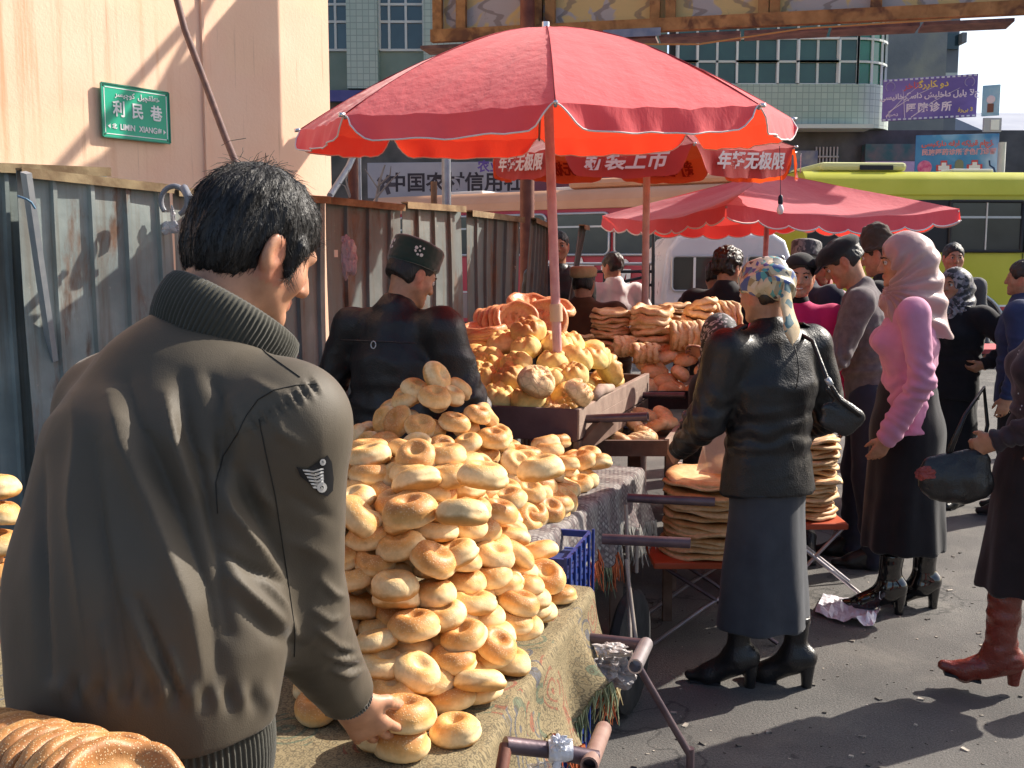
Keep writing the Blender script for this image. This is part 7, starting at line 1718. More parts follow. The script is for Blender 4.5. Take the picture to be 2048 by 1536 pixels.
# --- woman in the patterned headscarf and dark skirt
f = Figure('person', 'woman in a patterned turban scarf, black leather jacket and long charcoal skirt', sun_px(1548, 520, 3.88), -26, 1.60, fem=True, b=1.10, lean=1, hy=-14, hp=10, res=0.0075, arms={'L': ((-0.075, 0.03, -0.28), (0.02, 0.20, -0.14), 0.7), 'R': ((0.10, -0.02, -0.28), (0.03, 0.20, -0.12), 0.7)}, feet=[(0.10, -0.06, -42), (-0.10, 0.03, -48)])
f.body(); f.jacket(LEA, hem=0.085, infl=0.042, amp=0.006, seed=8, bust=1.0, waist=0.96, collar=0.016, flare=1.10); f.skirt(CHAR, 0.235, 0.200, 0.150, 0.005, 3, flat=0.74, pleat=0.004, np_=6)
f.shoes(BOOT, heel=0.075, shaft=0.19, size=0.95, shaft_r=0.046); f.hair(HAIRB, low=-0.07, full=0.002)
S = Sdf(0.02); S.ell(f.P(0, -0.018, 0.044), np.array([0.096, 0.114, 0.094]) * f.hs, f.hB); S.ell(f.P(-0.012, -0.092, 0.012), np.array([0.074, 0.056, 0.066]) * f.hs, f.hB, 0.02); S.cut(f.P(0, 0, -0.008), -(f.hB @ np.array([0, -0.35, 1.0])))
f.part('headscarf', S, TURB, 0.006, lambda V, n: 0.005 * np.sin(((V - f.hc) @ f.hB) @ np.array([55, 35, 95]) + 3 * fbm(V, 10, 2, 2)) + 0.003 * fbm(V, 20, 2, 5))
S = Sdf(0.012); S.cone(f.P(-0.035, -0.138, 0.0), f.P(-0.045, -0.132, -0.06), 0.022, 0.032, flat=0.35, ax=f.hB @ np.array([0, 1.0, 0])); S.cone(f.P(-0.045, -0.132, -0.06), f.P(-0.045, -0.145, -0.165), 0.032, 0.042, flat=0.28, ax=f.hB @ np.array([0, 1.0, 0])); S.cone(f.P(-0.045, -0.145, -0.165), f.P(-0.06, -0.15, -0.225), 0.040, 0.006, flat=0.28, ax=f.hB @ np.array([0, 1.0, 0]))
f.part('scarf_tail', S, mat_scarf('tail_print', [(0.56, 0.40, 0.22), (0.58, 0.42, 0.25), (0.06, 0.14, 0.16), (0.60, 0.45, 0.28)], 30, 0.5), 0.005)
for q in 'RL':
    mb = MB(); p = Vector(f.S[q] + f.up * 0.070 - f.fw * 0.01); d = Vector(f.rt) * (1 if q == 'R' else -1); mb.obox(p + d * -0.005, d * 0.055 - Vector(f.up) * 0.022, Vector(f.fw) * 0.02, Vector(f.up) * 0.005); mb.build('epaulette', LEA, f.t, bevel=0.004)
mb = MB(); mb.tube([Vector(f.pel + f.up * (0.47 - 0.02 * i) - f.fw * (0.135 + 0.022 * math.sin(i * 0.35))) for i in range(20)], 0.0022, 5); mb.build('back_seam', LEA, f.t, smooth='all')
bagp = at(1690, 830, 3.72)
sb_ = thing('shoulder_bag', 'black shoulder bag with a silver strap ring hanging on the leather jacket', 'bag', bagp)
S = Sdf(0.02); S.cone((-0.065, 0, 0.095), (0.045, 0, -0.01), 0.012, 0.030, flat=0.6, ax=[0, 1, 0], k=0.01); S.cone((-0.06, 0, 0.02), (0.02, 0, -0.03), 0.030, 0.036, flat=0.5, ax=[0, 1, 0], k=0.01); S.cone((-0.06, 0, -0.02), (0.0, 0, -0.05), 0.03, 0.03, flat=0.5, ax=[0, 1, 0], k=0.01); link('bag_body', S.mesh('bag_body', 0.008, lambda V, n: 0.004 * fbm(V, 22, 3, 2)), BOOT, sb_)
sh_ = at(1625, 682, 3.80); mid_ = at(1655, 760, 3.70)
mb = MB(); mb.tube([at(1600, 668, 3.90) - bagp, sh_ - bagp, mid_ - bagp, at(1680, 800, 3.69) - bagp, at(1722, 832, 3.70) - bagp], 0.008, 8); mb.build('strap', LEA2, sb_, smooth='all')
mb = MB(); mb.tube([at(1654, 757, 3.69) - bagp, at(1662, 770, 3.69) - bagp], 0.011, 10); mb.build('strap_ring', SIL, sb_, smooth='all')

# --- woman in the pink jacket
f = Figure('person', 'woman in a pink jacket, long black skirt and mauve headscarf standing in profile', sun_px(1830, 520, 4.75), -74, 1.72, fem=True, b=1.14, lean=2, hy=-4, hp=6, res=0.0075, arms={'L': ((-0.045, -0.05, -0.29), (0.02, 0.13, -0.25), 0.45, (1, 0.3, 0)), 'R': ((0.03, -0.05, -0.28), (0.0, 0.04, -0.26), 0.5)}, feet=[(0.07, -0.10, 8), (-0.07, 0.06, 4)], tone=(0.46, 0.24, 0.15))
f.body(); f.jacket(PINK, hem=0.055, infl=0.018, amp=0.0070, seed=12, bust=1.25, waist=0.98, flare=1.16, collar=0.01, cuff=0.060); f.skirt(BLACKC, 0.30, 0.20, 0.165, 0.006, 4, flat=0.95, pleat=0.006)
f.shoes(PAT, heel=0.085, shaft=0.20, size=1.0, shaft_r=0.055); f.hair(HAIR, low=-0.05, full=0.003); f.scarf(MAUVE, tail=0.22, amp=0.0055, seed=3)
mb = MB()
for a_, b_ in (((-1, -1), (1, -1)), ((1, -1), (1, 1)), ((1, 1), (-1, 1)), ((-1, 1), (-1, -1)), ((-0.4, 0), (0.5, 0))):
    c0 = np.array([-0.115, 0.075, 0.095]); p_ = c0 + np.array([0, a_[0] * 0.021, a_[1] * 0.016]); q_ = c0 + np.array([0, b_[0] * 0.021, b_[1] * 0.016]); mb.beam(Vector(p_), Vector(q_), 0.006, 0.006, (1, 0, 0))
mb.build('buckle', WH, f.t)

# --- smiling woman in magenta
f = Figure('person', 'smiling woman in a magenta jacket and black knitted cap facing the stalls', sun_px(1598, 520, 5.65), 196, 1.63, fem=True, b=1.0, hy=-2, hp=2, hr=-3, res=0.0065, tone=(0.52, 0.27, 0.17))
f.body(smile=1.0); f.jacket(MAG, hem=0.08, infl=0.024, amp=0.004, seed=20, bust=1.0, collar=0.012, lowneck=0.02); f.skirt(BLACKC, 0.35, 0.19); f.shoes(BOOT); f.hair(HAIR, front=0.06, full=0.004)
S = Sdf(0.015); S.ell(f.P(0, -0.012, 0.045), np.array([0.092, 0.108, 0.092]) * f.hs, f.hB); S.cut(f.P(0, 0, 0.045), -(f.hB @ np.array([0, -0.25, 1.0]))); f.part('knitted_cap', S, CAPM, 0.006)
S = Sdf(0.02); S.cone(f.shc + f.up * 0.01, f.nec + f.up * 0.045, 0.072, 0.060); f.part('scarf', S, BLACKC, 0.007)
for q in (-1, 1):
    mb = MB(); a_ = Vector(f.nec + f.rt * q * 0.015 + f.fw * 0.085 - f.up * 0.05); mb.sheet([[a_, Vector(f.nec + f.rt * q * 0.085 + f.fw * 0.02 + f.up * 0.02)], [a_ + Vector(f.fw) * 0.03 + Vector(f.up) * -0.03, Vector(f.nec + f.rt * q * 0.115 + f.fw * 0.06 - f.up * 0.05)]]); mb.build('collar', MAG, f.t, solid=0.006, bevel=0.002)
for k in range(3):
    mb = MB(); mb.lathe([(0.007, 0), (0.006, 0.003), (0.002, 0.004)], 10, f.che + f.fw * (0.152 + 0.008 * (k == 1)) + f.up * (0.05 - 0.07 * k), f.fw); mb.build('button', M('button_pale', (0.55, 0.3, 0.35), rough=0.3), f.t)
# --- man in grey skullcap behind her
f = Figure('person', 'man in a grey embroidered skullcap and dark coat behind the smiling woman', sun_px(1590, 520, 6.5), 60, 1.72, b=1.15, lean=8, hy=-30, hp=10, res=0.010); f.body(); f.jacket(NAVY, hem=0.30, infl=0.045, seed=31); f.trousers(BLACKC); f.shoes(BOOT); f.hair(HAIR, full=0.002); round_cap(f, SKC, 'skullcap', (0.090, 0.104), 0.035, 0.135)

# --- man in grey blazer and flat cap
f = Figure('person', 'man in a grey tweed blazer and black flat cap looking down', sun_px(1752, 520, 5.50), -70, 1.75, b=1.16, lean=7, hy=-6, hp=34, res=0.0075, arms={'L': ((-0.07, 0.10, -0.27), (0.06, 0.22, -0.02), 0.6), 'R': ((0.06, 0.10, -0.27), (-0.04, 0.22, -0.04), 0.6)}, feet=[(0.10, 0.06, 4), (-0.10, -0.06, -6)])
f.body(); f.jacket(BLAZ, hem=0.20, infl=0.034, amp=0.009, seed=41, collar=0.014, flare=1.05); f.trousers(NAVY); f.shoes(BOOT, size=1.1); f.hair(HAIR, low=-0.055, full=0.004)
S = Sdf(0.02); S.ell(f.P(0, -0.012, 0.070), np.array([0.100, 0.118, 0.052]) * f.hs, f.hB); S.ell(f.P(0, 0.02, 0.062), np.array([0.094, 0.100, 0.045]) * f.hs, f.hB); S.ell(f.P(0, 0.108, 0.040), np.array([0.066, 0.050, 0.010]) * f.hs, f.hB @ rx(-0.35), 0.012); S.cut(f.P(0, 0, 0.022), -(f.hB @ np.array([0, 0.05, 1.0]))); f.part('flat_cap', S, CAPM, 0.006, lambda V, n: 0.003 * fbm(V, 25, 2, 1))
# --- man with brown hat
f = Figure('person', 'man in a brown felt hat standing behind the flat cap', sun_px(1775, 520, 6.25), -60, 1.76, b=1.1, hy=0, hp=14, res=0.010); f.body(); f.jacket(BLACKC, hem=0.3, infl=0.04, seed=45); f.trousers(BLACKC); f.shoes(BOOT); f.hair(HAIR, full=0.002)
S = Sdf(0.02); S.cone(f.P(0, -0.012, 0.05), f.P(0, -0.005, 0.105), 0.104 * f.hs, 0.088 * f.hs, flat=0.9, ax=f.hB @ np.array([1.0, 0, 0])); S.ell(f.P(0, -0.01, 0.035), np.array([0.112, 0.122, 0.020]) * f.hs, f.hB, 0.025); S.cut(f.P(0, 0, 0.032), -(f.hB @ np.array([0, 0, 1.0]))); f.part('felt_hat', S, FELT, 0.007, lambda V, n: 0.007 * fbm(V, 30, 3, 2))
# --- person in a red hat farther off
f = Figure('person', 'person in a dark red headcloth and blue print dress far behind the magenta jacket', sun_px(1640, 520, 8.6), 170, 1.62, fem=True, res=0.011); f.body(eyes=False, hands=False); f.jacket(mat_scarf('blue_print', [(0.10, 0.12, 0.30), (0.35, 0.12, 0.14), (0.12, 0.2, 0.38)], 30, 0.7), hem=0.1, seed=51); f.skirt(NAVY, 0.3); f.shoes(BOOT); f.scarf(mat_cloth('dark_red_scarf', (0.20, 0.025, 0.025), (0.28, 0.04, 0.035), 8, 0.7), tail=0.12, h=0.010)
# --- woman in grey print scarf, hand on hip
f = Figure('person', 'woman in a grey print scarf and long black coat with one hand on her hip', sun_px(1915, 520, 6.9), -128, 1.55, fem=True, b=1.15, hy=10, res=0.0085, arms={'L': ((-0.23, -0.06, -0.20), (0.17, 0.10, -0.12), 0.8, (1, 0, 0)), 'R': ((0.06, 0.0, -0.28), (-0.02, 0.1, -0.24), 0.5)}); f.body(); f.jacket(BLACKC, hem=0.10, infl=0.04, seed=55, bust=1.0); f.skirt(BLACKC, 0.25, 0.22); f.shoes(BOOT); f.scarf(CHK, tail=0.16, open_=0.9)
# --- man by the lime bus
f = Figure('person', 'young man in a grey zip vest standing in front of the lime yellow bus', sun_px(1906, 520, 8.7), 184, 1.74, b=1.0, hy=4, res=0.0075); f.body(); f.jacket(GREYV, hem=0.08, infl=0.03, seed=61); f.trousers(BLACKC); f.shoes(BOOT); f.hair(HAIR, full=0.006, amp=0.003)
# --- blue jacket at the right edge
f = Figure('person', 'person in a dark blue jacket cut off by the right edge of the picture', sun_px(2052, 520, 6.6), -60, 1.60, b=1.15, res=0.010); f.body(eyes=False); f.jacket(BLUEJ, hem=0.12, infl=0.05, seed=65); f.trousers(BLACKC); f.shoes(BOOT); f.hair(HAIRB)
tbx = at(1948, 700, 7.2); tt = thing('red_table', 'red covered table edge at the right behind the walking woman', 'table', (tbx.x, tbx.y, 0))
mb = MB(); mb.box((0.0, 0.0, 0.98), (0.5, 0.5, 1.01)); mb.build('table_top', M('red_cover', (0.45, 0.05, 0.06), (0.55, 0.12, 0.12), 8, 0.6), tt); 
for xx in (0.05, 0.45): mb = MB(); mb.beam((xx, 0.08, 0), (xx, 0.08, 0.98), 0.04, 0.04, (1, 0, 0)); mb.build('leg', IRON, tt)
# --- woman in oxblood boots at the right edge
f = Figure('person', 'woman in a dark sequinned top and oxblood boots walking at the right edge', (1.96, 3.80, 0), -72, 1.68, fem=True, b=1.12, lean=-2, hy=10, res=0.0075, arms={'L': ((-0.10, 0.03, -0.28), (0.10, 0.18, -0.10), 0.9, (1, 0.2, -0.2)), 'R': ((0.06, -0.02, -0.28), (0.0, 0.05, -0.25), 0.5)}, feet=[(0.07, -0.28, 6, 0.02), (-0.04, 0.12, -4, 0.035)])
f.body(); f.jacket(DUSK, hem=0.06, infl=0.028, amp=0.007, seed=71, bust=1.1, collar=0.02); f.skirt(mat_cloth('espresso_wool', (0.014, 0.009, 0.010), (0.024, 0.016, 0.017), 8, 0.9), 0.40, 0.20, 0.165, 0.007, 6, flat=1.0, shift=(0.0, 0.03), pleat=0.008)
f.shoes(REDB, heel=0.05, shaft=0.36, size=1.08, toe_up=0.03, shaft_r=0.064, amp=0.006); f.hair(HAIR, long=0.12)
mb = MB(); mb.tube([Vector(f.pel + f.Tm @ np.array([0.165 * math.cos(a), 0.122 * math.sin(a), 0.012 + 0.02 * math.sin(a)])) for a in np.linspace(0, 6.283, 30)], 0.011, 8); mb.build('belt', M('tan_belt', (0.26, 0.12, 0.06), rough=0.5), f.t, smooth='all')
mb = MB(); rq = random.Random(5)
for k in range(60):
    a = rq.uniform(0, 6.28); p = f.pel + f.up * rq.uniform(0.1, 0.42) + f.Tm @ np.array([0.15 * math.cos(a), 0.118 * math.sin(a), 0]); mb.lathe([(0.0035, 0), (0.001, 0.002)], 6, p + f.Tm @ np.array([0.02 * math.cos(a), 0.014 * math.sin(a), 0]), f.Tm @ np.array([math.cos(a), math.sin(a), 0]))
e = mb.build('sequins', SIL, f.t); e['kind'] = 'stuff'
hb0 = at(1905, 945, 3.72); hb_ = thing('handbag', 'slouchy black leather handbag swinging beside the oxblood boots woman', 'bag', hb0)
S = Sdf(0.03); S.ell((0.02, 0, -0.03), (0.12, 0.05, 0.075)); S.cone((-0.075, 0, 0.02), (0.08, 0, 0.03), 0.035, 0.055, flat=0.55, ax=[0, 1, 0]); S.cone((-0.06, 0, -0.04), (0.09, 0, -0.045), 0.055, 0.06, flat=0.6, ax=[0, 1, 0]); link('bag_body', S.mesh('bag_body', 0.007, lambda V, n: 0.007 * fbm(V * np.array([1, 1, 0.6]), 20, 3, 4)), BOOT, hb_)
for dx in (0, 0.02):
    mb = MB(); mb.tube([at(1895 + dx * 300, 905, 3.72) - hb0, at(1930, 830, 3.75) - hb0, at(1968, 775, 3.82) - hb0, at(1975, 850, 3.80) - hb0, at(1962, 915, 3.74) - hb0], 0.007, 8); mb.build('strap', BOOT, hb_, smooth='all')
crumple('red_lining', (-0.10, -0.02, 0.0), 0.035, M('lining_red', (0.20, 0.03, 0.03), (0.3, 0.06, 0.05), 12, 0.6), seed=3, squash=(1.2, 0.6, 0.7), parent=hb_)
# --- crouching woman with dotted scarf
f = Figure('person', 'stooping woman in a black dotted scarf reaching among the upright nan', (1.26, 5.16, 0), -30, 1.50, fem=True, b=0.95, lean=14, side=-24, hy=30, hp=20, zoff=-0.10, res=0.009, arms={'R': ((0.02, 0.14, -0.12), (-0.06, 0.18, 0.10), 0.9)}, feet=[(0.1, 0, 0), (-0.05, 0, 0)]); f.body(eyes=False); f.jacket(BLACKC, hem=0.1, seed=75); f.skirt(BLACKC, 0.2); f.shoes(BOOT); f.scarf(DOTS, tail=0.1)
# --- group by the pickup and the fence end
f = Figure('person', 'man with wavy black hair in a black coat standing before the white pickup', sun_px(1452, 520, 6.8), 28, 1.68, b=1.08, hy=22, hp=6, res=0.009); f.body(eyes=False); f.jacket(BLACKC, hem=0.25, infl=0.035, seed=81); f.trousers(BLACKC); f.shoes(BOOT); f.hair(HAIRB, low=-0.08, full=0.018, amp=0.010)
f = Figure('person', 'dark-haired person half hidden behind the man in the black coat', sun_px(1432, 520, 7.7), 10, 1.60, b=1.0, res=0.011); f.body(eyes=False, hands=False); f.jacket(NAVY, hem=0.2, seed=83); f.trousers(BLACKC); f.shoes(BOOT); f.hair(HAIR, full=0.008)
f = Figure('person', 'person in a bright white jacket with dark hair looking to the left', sun_px(1230, 520, 9.3), -14, 1.67, b=1.0, hy=-34, hp=8, res=0.0085, arms={'R': ((0.13, -0.02, -0.26), (0.02, 0.12, -0.22), 0.6), 'L': ((-0.08, -0.02, -0.28), (0, 0.12, -0.2), 0.6)}); f.body(); f.jacket(WHT, hem=0.10, infl=0.034, amp=0.008, seed=85); f.trousers(NAVY); f.shoes(BOOT); f.hair(HAIRB, low=-0.075, full=0.010)
f = Figure('person', 'man in a tan square cap and brown corduroy coat seen from behind', sun_px(1167, 520, 7.0), 8, 1.56, b=1.15, hy=10, res=0.0085); f.body(eyes=False); f.jacket(BRN, hem=0.2, infl=0.05, seed=87, sleeve=1); f.trousers(BLACKC); f.shoes(BOOT); f.hair(HAIR, low=-0.065, full=0.003); round_cap(f, TANC, 'cap', (0.092, 0.108), 0.05, 0.125)
f = Figure('person', 'man in an open black leather jacket standing at the end of the fence', sun_px(1118, 520, 8.5), 168, 1.84, b=1.0, hy=18, res=0.0085, hs=0.94, arms={'R': ((0.06, -0.02, -0.29), (0.0, 0.16, -0.22), 0.7), 'L': ((-0.06, -0.02, -0.29), (0, 0.08, -0.25), 0.5)}); f.body(); f.jacket(LEA, hem=0.08, infl=0.036, amp=0.008, seed=91, lowneck=0.03); f.trousers(BLACKC); f.shoes(BOOT); f.hair(HAIR, full=0.003)
bt = thing('water_bottle', 'small clear water bottle held by the man at the fence end', 'bottle', Vector(f.t.location) + Vector(rz(-R(168)) @ (f.W['R'] + np.array([0, 0.03, -0.08])))); mb = MB(); mb.lathe([(0.028, -0.10), (0.032, -0.09), (0.032, 0.04), (0.014, 0.07)], 14); mb.build('bottle_body', film('bottle_film', (0.8, 0.85, 0.9), 0.6, 0.1), bt, smooth=True); mb = MB(); mb.lathe([(0.014, 0.07), (0.014, 0.09)], 12); mb.build('cap', WH, bt)

# --- litter bags on the ground
lb = thing('dropped_bag', 'crumpled white plastic bag lying on the asphalt beside the black heels', 'bag', atz(1702, 1236, 0.02))
P0 = atz(1702, 1236, 0.02)
g = []
for i in range(15):
    row = []
    for j in range(9):
        q = atz(1646 + 8.2 * i - 2 * j, 1212 + 2.2 * i + 6.5 * (j - 4) * (0.9 - 0.25 * abs(i - 6) / 7), 0.0); k = fbm(np.array([[i * 0.42, j * 0.55, 2.0]]), 1.0, 2, 5)[0]; row.append(q - P0 + Vector((0, 0, 0.008 + 0.030 * max(0, k) + 0.010 * abs(math.sin(i * 0.7 + j * 0.5)))))
    g.append(row)
mb = MB(); mb.sheet(g); mb.build('bag_skin', film('litter_film', (0.78, 0.74, 0.80), 0.88, 0.35), lb, solid=0.001)
gbg = crumple('dropped_bag', atz(1690, 1085, 0.06) + Vector((0, 0, 0.05)), 0.09, film('smoke_film', (0.24, 0.23, 0.25), 0.8, 0.3), seed=51, squash=(0.8, 0.7, 1.0), amp=0.45); tag(gbg, 'crumpled smoke grey plastic bag on the ground by the blazer man', 'bag')

# ================================================================== BREAD SELLER IN THE FOREGROUND
OL = Vector((-0.53, 1.38, 0)); SHIFT = Vector((-0.012, 0.06, 0.0))
man = thing('person', 'bread seller in a dark olive padded jacket bending over the near cart', 'person', OL); O_ = np.array(OL)
fw = unit([0.47, 0.88, 0]); rt = unit([0.88, -0.47, 0]); A3 = lambda *p: np.array(p) - O_
shR, shL, elR, wrR = A3(-0.305, 1.400, 1.395), A3(-0.615, 1.575, 1.395), A3(-0.325, 1.48, 1.105), A3(-0.266, 1.650, 0.880)
elL, wrL = A3(-0.62, 1.80, 1.18), A3(-0.46, 1.92, 1.0); shc = A3(-0.475, 1.49, 1.415); nec = A3(-0.447, 1.532, 1.475); hc = A3(-0.385, 1.575, 1.638)
hB = rz(-R(47)) @ rx(-R(24)) @ ry(R(5)); hs = 0.97
S = Sdf(0.03)
S.cone(A3(-0.49, 1.47, 1.34), shc, 0.07, 0.07); S.cone(shL, shR, 0.05, 0.05)
S.cone(shc, hc - hB @ np.array([0, 0.025, 0.03]), 0.066, 0.060, k=0.03)
for a, b_, c in ((shR, elR, wrR), (shL, elL, wrL)): S.cone(a, b_, 0.05, 0.042); S.cone(b_, c, 0.042, 0.027)
for q, ft in ((1, A3(-0.43, 1.40, 0.09)), (-1, A3(-0.62, 1.50, 0.09))):
    pass
head_sdf(S, hc, hB, hs)
# a fuller outer ear, as it shows from behind
for q in (1, -1):
    ec = hc + hB @ (np.array([q * 0.080, -0.010, -0.006]) * hs)
    S.ell(ec, np.array([0.010, 0.023, 0.034]) * hs, hB @ rz(q * 0.5), 0.006); S.ell(ec + hB @ np.array([q * 0.010, 0.006, 0.004]), np.array([0.008, 0.012, 0.019]) * hs, hB @ rz(q * 0.5), 0.004, '-'); S.ell(ec + hB @ np.array([-q * 0.004, 0.006, -0.034]), np.array([0.008, 0.010, 0.011]) * hs, hB, 0.006)
hand(S, wrR, (0.36, 0.40, -0.82), (-0.12, 0.93, 0.20), 1, 1.0, 0.42, thumb=0.6, spread=0.9, k=0.004)
hand(S, wrL, (0.6, 0.5, -0.4), (0, 0, -1.0), -1, 1.02, 0.5)
me = S.mesh('body', 0.0048); V = verts(me); set_col(me, head_cols(V, hc, hB, hs, (0.50, 0.26, 0.16), (0.45, 0.14, 0.1))); link('body', me, SKIN, man)
NAILM = M('nail', (0.62, 0.36, 0.28), rough=0.3)
# trousers and shoes
S = Sdf(0.03); S.cone(A3(-0.53, 1.38, 0.90), A3(-0.53, 1.38, 0.99), 0.165, 0.16, flat=0.74, ax=fw)
for q, ft in ((1, A3(-0.43, 1.40, 0.09)), (-1, A3(-0.62, 1.50, 0.09))):
    hip = A3(-0.53, 1.38, 0.88) + rt * q * 0.09; kn = (hip + ft) / 2 + fw * 0.03; S.cone(hip, kn, 0.105, 0.085); S.cone(kn, ft - np.array([0, 0, 0.03]), 0.085, 0.07)
link('trousers', S.mesh('trousers', 0.010, lambda V, n: 0.008 * fbm(V, 8, 3, 2)), BLACKC, man)
for q, ft in ((1, A3(-0.43, 1.40, 0.0)), (-1, A3(-0.62, 1.50, 0.0))):
    S = Sdf(0.02); u = np.array([0, 0, 1.0]); S.cone(ft - fw * 0.05 + u * 0.035, ft + fw * 0.14 + u * 0.03, 0.038, 0.04); S.cone(ft + fw * 0.14 + u * 0.03, ft + fw * 0.21 + u * 0.026, 0.04, 0.026); S.cone(ft + u * 0.05, ft + u * 0.10, 0.045, 0.045); link('shoe', S.mesh('shoe', 0.008), BOOT, man)
# jacket: soft shell with sculpted folds
def mat_olive():
    m, nt, b = new_mat('olive_nylon'); v = coords(nt)
    c = ramp(nt, noise(nt, v, 4, 5), [(0.3, (0.066, 0.053, 0.037)), (0.7, (0.092, 0.075, 0.053))]); nt.links.new(c, b.inputs['Base Color'])
    b.inputs['Roughness'].default_value = 0.62; b.inputs['Specular IOR Level'].default_value = 0.32; b.inputs['Sheen Weight'].default_value = 0.12; b.inputs['Sheen Roughness'].default_value = 0.3
    h = mth(nt, 'ADD', mth(nt, 'MULTIPLY', noise(nt, v, 520, 2), 0.15), mth(nt, 'MULTIPLY', noise(nt, coords(nt, 'Object', (1, 1, 0.55)), 13, 3, 0.45), 1.2)); bump(nt, b, h, 0.26, 0.008)
    return m
OLIVE = mat_olive(); RIB = mat_cloth('olive_rib', (0.040, 0.038, 0.028), (0.060, 0.056, 0.042), 12, 0.9, fold=0.2, sheen=0.25)
def projn(P):
    v = P + O_ - np.array([0, 0, CH]); d = v[:, 1] * CP - v[:, 2] * SP
    return np.stack([1024 + F * v[:, 0] / d, 768 - F * (v[:, 1] * SP + v[:, 2] * CP) / d], 1)
FOLDS = [  # polyline in the photograph, half width, height of the ridge (+) or crease (-)
    ([(432, 985), (452, 1045), (500, 1110), (572, 1192)], 17, 0.013), ([(470, 960), (490, 1010), (540, 1100), (575, 1180)], 15, -0.010), ([(440, 1128), (500, 1165), (578, 1198)], 11, -0.009),
    ([(458, 1180), (520, 1240), (588, 1302)], 16, 0.011), ([(530, 1190), (565, 1240), (590, 1296)], 12, 0.009), ([(470, 1230), (540, 1300), (620, 1330)], 18, -0.006), ([(505, 965), (520, 1010), (545, 1040)], 12, 0.007),
    ([(648, 1190), (670, 1215), (692, 1222)], 9, 0.008), ([(640, 1290), (675, 1320), (712, 1330)], 8, 0.009), ([(655, 1340), (690, 1352), (726, 1345)], 7, 0.008), ([(668, 1375), (700, 1384), (734, 1372)], 6, 0.007), ([(660, 1315), (690, 1336), (716, 1338)], 5, -0.007), ([(672, 1360), (705, 1368), (735, 1358)], 5, -0.007), ([(630, 1250), (660, 1270), (690, 1262)], 9, 0.006),
    ([(238, 770), (262, 860), (330, 1010), (420, 1230), (432, 1420)], 30, -0.016), ([(200, 800), (228, 900), (290, 1040), (372, 1260), (400, 1410)], 28, 0.012), ([(352, 770), (362, 860), (392, 950), (430, 1120), (455, 1300)], 20, -0.013), ([(320, 800), (338, 900), (375, 1010)], 18, 0.011),
    ([(128, 800), (134, 900), (128, 1040), (150, 1250), (170, 1400)], 22, 0.010), ([(165, 900), (180, 1080), (215, 1280), (245, 1420)], 18, -0.010), ([(60, 930), (56, 1080), (62, 1250), (78, 1390)], 14, -0.010), ([(240, 1240), (285, 1350), (322, 1425)], 12, 0.010), ([(262, 1230), (305, 1340), (345, 1425)], 9, -0.009), ([(330, 1340), (355, 1430)], 9, 0.008), ([(190, 1290), (215, 1420)], 10, 0.008),
    ([(410, 760), (432, 800), (428, 850)], 14, -0.007), ([(455, 815), (480, 870), (470, 930)], 16, 0.010), ([(430, 860), (438, 930), (430, 1000)], 14, -0.012), ([(500, 770), (530, 790), (560, 800)], 12, 0.005), ([(545, 840), (560, 880), (600, 905)], 14, 0.005), ([(575, 1010), (620, 1035), (668, 1060)], 16, -0.004), ([(580, 1110), (620, 1120), (670, 1150)], 18, 0.005)]
def seg_dist(Q, a, b_):
    a, b_ = np.array(a, float), np.array(b_, float); ab = b_ - a; t = np.clip(((Q - a) @ ab) / (ab @ ab), 0, 1); return np.linalg.norm(Q - a - t[:, None] * ab, axis=1), t
def jrel(V, n):
    Q = projn(V); view = unit(np.array([0, 0, CH]) - O_ - np.array([0.1, 0, 1.1])); face = np.clip((n @ view) * 2.0, 0, 1)
    d = 0.003 * fbm(V * np.array([7, 7, 3.5]), 1.0, 3, 8) + 0.0035 * (0.35 - np.abs(fbm(V * np.array([9, 9, 5]), 1.0, 2, 21))) + 0.003 * np.exp(-(np.linalg.norm(V - elR, axis=1) / 0.16) ** 2) * (0.4 - np.abs(fbm(V * np.array([16, 16, 24]), 1.0, 2, 33)))
    for pts, w, h in FOLDS:
        best = np.full(len(V), 1e9); tt = np.zeros(len(V)); m = len(pts) - 1
        for i in range(m):
            e, t = seg_dist(Q, pts[i], pts[i + 1]); k = e < best; best[k] = e[k]; tt[k] = (i + t[k]) / m
        d += h * 1.2 * (0.55 * np.exp(-(best / w) ** 2) + 0.45 * np.exp(-best / (0.55 * w))) * face * (0.35 + 0.65 * np.sin(np.pi * np.clip(tt, 0.02, 0.98)))
    s, t = seg_dist(Q, (640, 778), (470, 880)); d += 0.004 * np.exp(-(s / 16) ** 2) * np.sin(t * 60) * face          # puckers along the shoulder seam
    s, t = seg_dist(Q, (100, 1418), (560, 1440)); d += 0.006 * np.exp(-(s / 26) ** 2) * np.sin(t * 55 + 2 * fbm(V, 10, 1, 3)) * face   # gathers over the waistband
    return d
S = Sdf(0.045)
S.cone(A3(-0.510, 1.37, 1.03), A3(-0.508, 1.40, 1.14), 0.204, 0.206, flat=0.80, ax=fw); S.cone(A3(-0.508, 1.40, 1.14), A3(-0.495, 1.445, 1.30), 0.206, 0.188, flat=0.80, ax=fw); S.cone(A3(-0.495, 1.445, 1.30), A3(-0.47, 1.49, 1.385), 0.186, 0.125, flat=0.82, ax=fw)
S.cone(shL + np.array([0, 0, -0.012]), shc + np.array([0, 0, 0.015]), 0.078, 0.088, k=0.06); S.cone(shc + np.array([0, 0, 0.015]), shR + np.array([0, 0, -0.01]), 0.088, 0.080, k=0.06)
S.cone(shc, nec, 0.10, 0.078, k=0.06)
